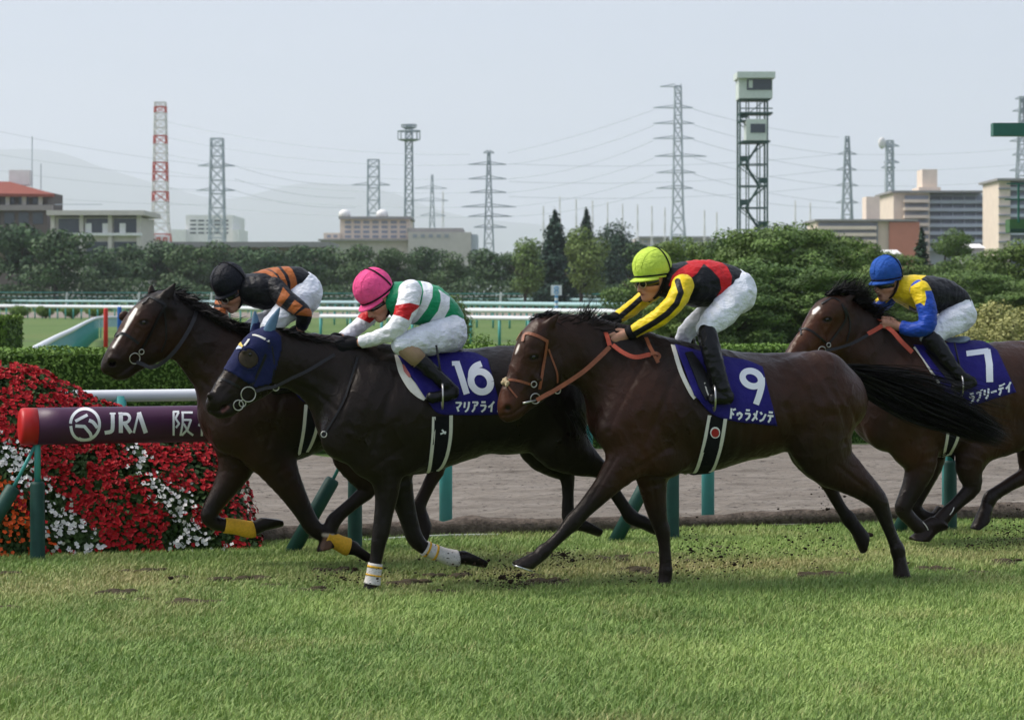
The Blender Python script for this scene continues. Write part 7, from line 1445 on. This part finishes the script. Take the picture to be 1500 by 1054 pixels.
i_ = np.arange(G.shape[0] * len(pxs)).reshape(G.shape[0], len(pxs)); F = np.stack([i_[:-1, :-1], i_[:-1, 1:], i_[1:, 1:], i_[1:, :-1]], -1).reshape(-1, 4); V = G.reshape(-1, 3); Vn = vnormals(V, F); Vn *= np.where((Vn[:, 1] > 0)[:, None] & False, -1, 1); V = V - Vn * .05
mesh_obj("bank", V, F, LEAFCORE, R, org=o)
def bed_samples(n):
    px = g.uniform(-344, 385, n * 2); q = g.random(n * 2) ** .9; w = np.clip((820 - bed_top(px)) / 285, .05, 1); k = g.random(n * 2) < w; px, q = px[k][:n], q[k][:n]
    P = np.array([bed_point(a, b) for a, b in zip(px, q)]); A = np.array([bed_point(a + 1.5, b) for a, b in zip(px, q)]) - P; B = np.array([bed_point(a, min(1, b + .02)) for a, b in zip(px, q)]) - np.array([bed_point(a, max(0, b - .02)) for a, b in zip(px, q)])
    N = np.cross(A, B); N /= np.linalg.norm(N, axis=1)[:, None] + 1e-9; N *= np.sign(-N[:, 1:2] + 1e-9); return P, N
P, N = bed_samples(19500); V, F = leaves(P + N * g.uniform(-.03, .03, len(P))[:, None], N, .045, g, .7); leaf_obj("leaves", V, F, leaf_mat("bedding_leaves", (.012, .035, .008), (.055, .11, .028)), .4 + .3 * vnoise(P, 3, 2) + g.normal(0, .2, len(P)), R, o)
P, N = bed_samples(9400); Qx = proj(P)
white = [[(-20, 640), (20, 648), (42, 668), (50, 690), (40, 735), (70, 740), (100, 745), (150, 785), (148, 812), (80, 815), (60, 760), (10, 700), (-20, 690)], [(165, 640), (196, 640), (232, 700), (285, 735), (280, 762), (330, 795), (325, 812), (248, 812), (250, 765), (205, 700)], [(55, 690), (100, 735), (105, 765), (60, 760)]]
orange = [[(-20, 670), (16, 672), (22, 740), (60, 765), (88, 750), (80, 800), (20, 830), (-20, 830)]]
wob = g.normal(0, 6, (len(P), 2)); iw = np.min([polysd(Qx + wob, q) for q in white], 0) < 0; io = (np.min([polysd(Qx + wob, q) for q in orange], 0) < 0) & ~iw
iw &= g.random(len(P)) < .44; io &= g.random(len(P)) < .55; ir = ~iw & ~(np.min([polysd(Qx + wob, q) for q in white + orange], 0) < 0)
ir &= vnoise(P, 11, 12) > -.42
def blossoms(P, N, rad, m, nm):
    n = len(P); D = N + g.normal(0, .38, (n, 3)); D[:, 2] += .25; D /= np.linalg.norm(D, axis=1)[:, None]; T = np.cross(D, g.normal(0, 1, (n, 3))); T /= np.linalg.norm(T, axis=1)[:, None]; B = np.cross(D, T); r = rad * g.uniform(.7, 1.25, n)
    V = [P + N * .03]; k = 10
    for j in range(k): a = 6.283 * j / k; rr = r * (1. if j % 2 == 0 else .72) * g.uniform(.85, 1.12, n); V.append(P + N * .03 + (T * math.cos(a) + B * math.sin(a)) * rr[:, None] + D * (g.uniform(.0, .35, n) * r)[:, None])
    V = np.stack(V, 1).reshape(-1, 3); b = np.arange(n)[:, None] * (k + 1); F = np.concatenate([b + [0, 1 + j, 1 + (j + 1) % k] for j in range(k)]); ob = mesh_obj(nm, V, F, m, R, False, o); tag(ob, kind="stuff"); return ob
blossoms(P[ir], N[ir], .0185, pmat("red_petals", (.40, .005, .010), .6, .25, var=.35, vscale=30), "red_blossoms")
blossoms(P[iw], N[iw], .0175, pmat("white_petals", (.78, .77, .74), .6, .25, var=.06), "white_blossoms")
blossoms(P[io], N[io], .019, pmat("orange_petals", (.72, .095, .012), .6, .25, var=.2, vscale=30), "orange_blossoms")
uu = np.linspace(at_uz(480, 17.3), at_uz(735, 17.3), 60); b = MB(); b.tube(np.stack([uu, 17.30 + .05 * np.sin(uu * 1.3), .018 + .012 * np.sin(uu * 2.1) ** 2], 1), .013, 6); tag(b.obj("hose", pmat("hose_grey", (.42, .44, .42), .6), None, True), "thin pale hose lying in the grass along the bark kerb log", "hose")
# ---- clods of turf thrown up by the hooves
EARTH = pmat("thrown_earth", (.028, .019, .013), .95, .1, var=.5, vscale=60, bump=.8, bscale=90)
def clod_geo(c, r, seed):
    V, F = ball((0, 0, 0), 1., 9, 6, (1.25, .9, .75)); V = np.array(V); V *= (1 + .45 * vnoise(V + seed * 7.3, 1.6, seed))[:, None]; return np.asarray(c) + V * r, F
spots = [(1212, 745, 4), (1290, 738, 4), (1206, 716, 2.5), (1273, 783, 7), (1268, 787, 5), (1056, 815, 4), (1076, 826, 4), (1042, 806, 2.5), (1110, 768, 2.5), (1155, 790, 3), (1424, 799, 5), (1390, 822, 4), (1463, 800, 4), (1490, 745, 2.5), (1470, 664, 2), (716, 820, 4), (694, 826, 3), (640, 802, 3), (735, 845, 7), (748, 851, 6), (760, 842, 6), (700, 850, 4), (905, 856, 4), (930, 852, 5), (946, 860, 4), (1005, 790, 3), (1012, 805, 4), (1140, 745, 2.5), (1360, 805, 3), (1440, 812, 4), (1476, 780, 3), (1495, 800, 4), (520, 833, 5), (500, 845, 4), (825, 812, 6), (838, 820, 5), (250, 846, 5), (1203, 690, 2), (1180, 803, 3), (1330, 824, 3)]
near_of = lambda px, py: min([(1268, 785, "behind horse 9's hind hoof"), (1060, 815, "under horse 9's belly"), (745, 848, "below horse 9's leading hoof"), (825, 815, "just behind horse 9's leading hoof"), (925, 855, "left of horse 9's planted foreleg"), (1440, 805, "below horse 7's hind legs"), (1210, 725, "high above the dirt beside horse 9's hind leg"), (690, 822, "right of horse 16's folded foreleg"), (510, 838, "left of horse 16's taped foot"), (250, 846, "on the turf before the flower bed"), (1490, 760, "at the right edge")], key=lambda q: abs(q[0] - px) + abs(q[1] - py))[2]
cnt = {}
for i, (px, py, r) in enumerate(spots):
    v = 14.2 if px > 640 else 14.7; v = 15.6 if px > 1340 else v; c = at(px, py, v); V, F = clod_geo(c, r / 1.5 * mpp(px, v), i); w = near_of(px, py); size = "larger" if r >= 5 else ("small" if r >= 3 else "tiny")
    k = (size, w); tag(mesh_obj("turf_clod", V, F, EARTH), "%s dark clod of flying turf %s" % (size, w), "clod", "clods of turf thrown up by the hooves")
g = np.random.default_rng(8); b = MB()
for (cx, cy, sx, sy, n) in ((1010, 810, 18, 22, 90), (1070, 815, 26, 16, 110), (1180, 795, 40, 18, 80), (745, 848, 22, 9, 130), (825, 815, 20, 10, 90), (1440, 810, 40, 18, 220), (1490, 800, 26, 26, 330), (1455, 820, 30, 10, 200), (925, 855, 26, 8, 90), (1215, 740, 12, 40, 30), (700, 822, 40, 16, 60), (510, 842, 40, 10, 70)):
    for _ in range(int(n * 2.6)):
        px, py = g.normal(cx, sx), g.normal(cy, sy); v = (15.4 if cx > 1400 else 14.3) + g.normal(0, .25); c = at(px, min(py, 862), v); V, F = ball(c, abs(g.normal(.0018, .0022)) + .0011, 4, 3, (1.3, 1, .8)); b.add(V, F)
tag(b.obj("thrown_dirt", EARTH, None, False), kind="stuff")
# ---- the hazy summer air
hz = NT("haze_air"); m = hz.m; nn = m.node_tree.nodes; nn.remove(hz.b); pv = nn.new("ShaderNodeVolumePrincipled"); pv.inputs["Color"].default_value = (.88, .90, 1., 1); pv.inputs["Density"].default_value = .00010; pv.inputs["Anisotropy"].default_value = .2
m.node_tree.links.new(pv.outputs[0], nn["Material Output"].inputs["Volume"])
b = MB(); b.box((0, 10600, 699.5), (29000, 21700, 1401)); # encloses camera, ground and hills' near side
hzo = b.obj("haze", m, None, False); tag(hzo, kind="stuff")
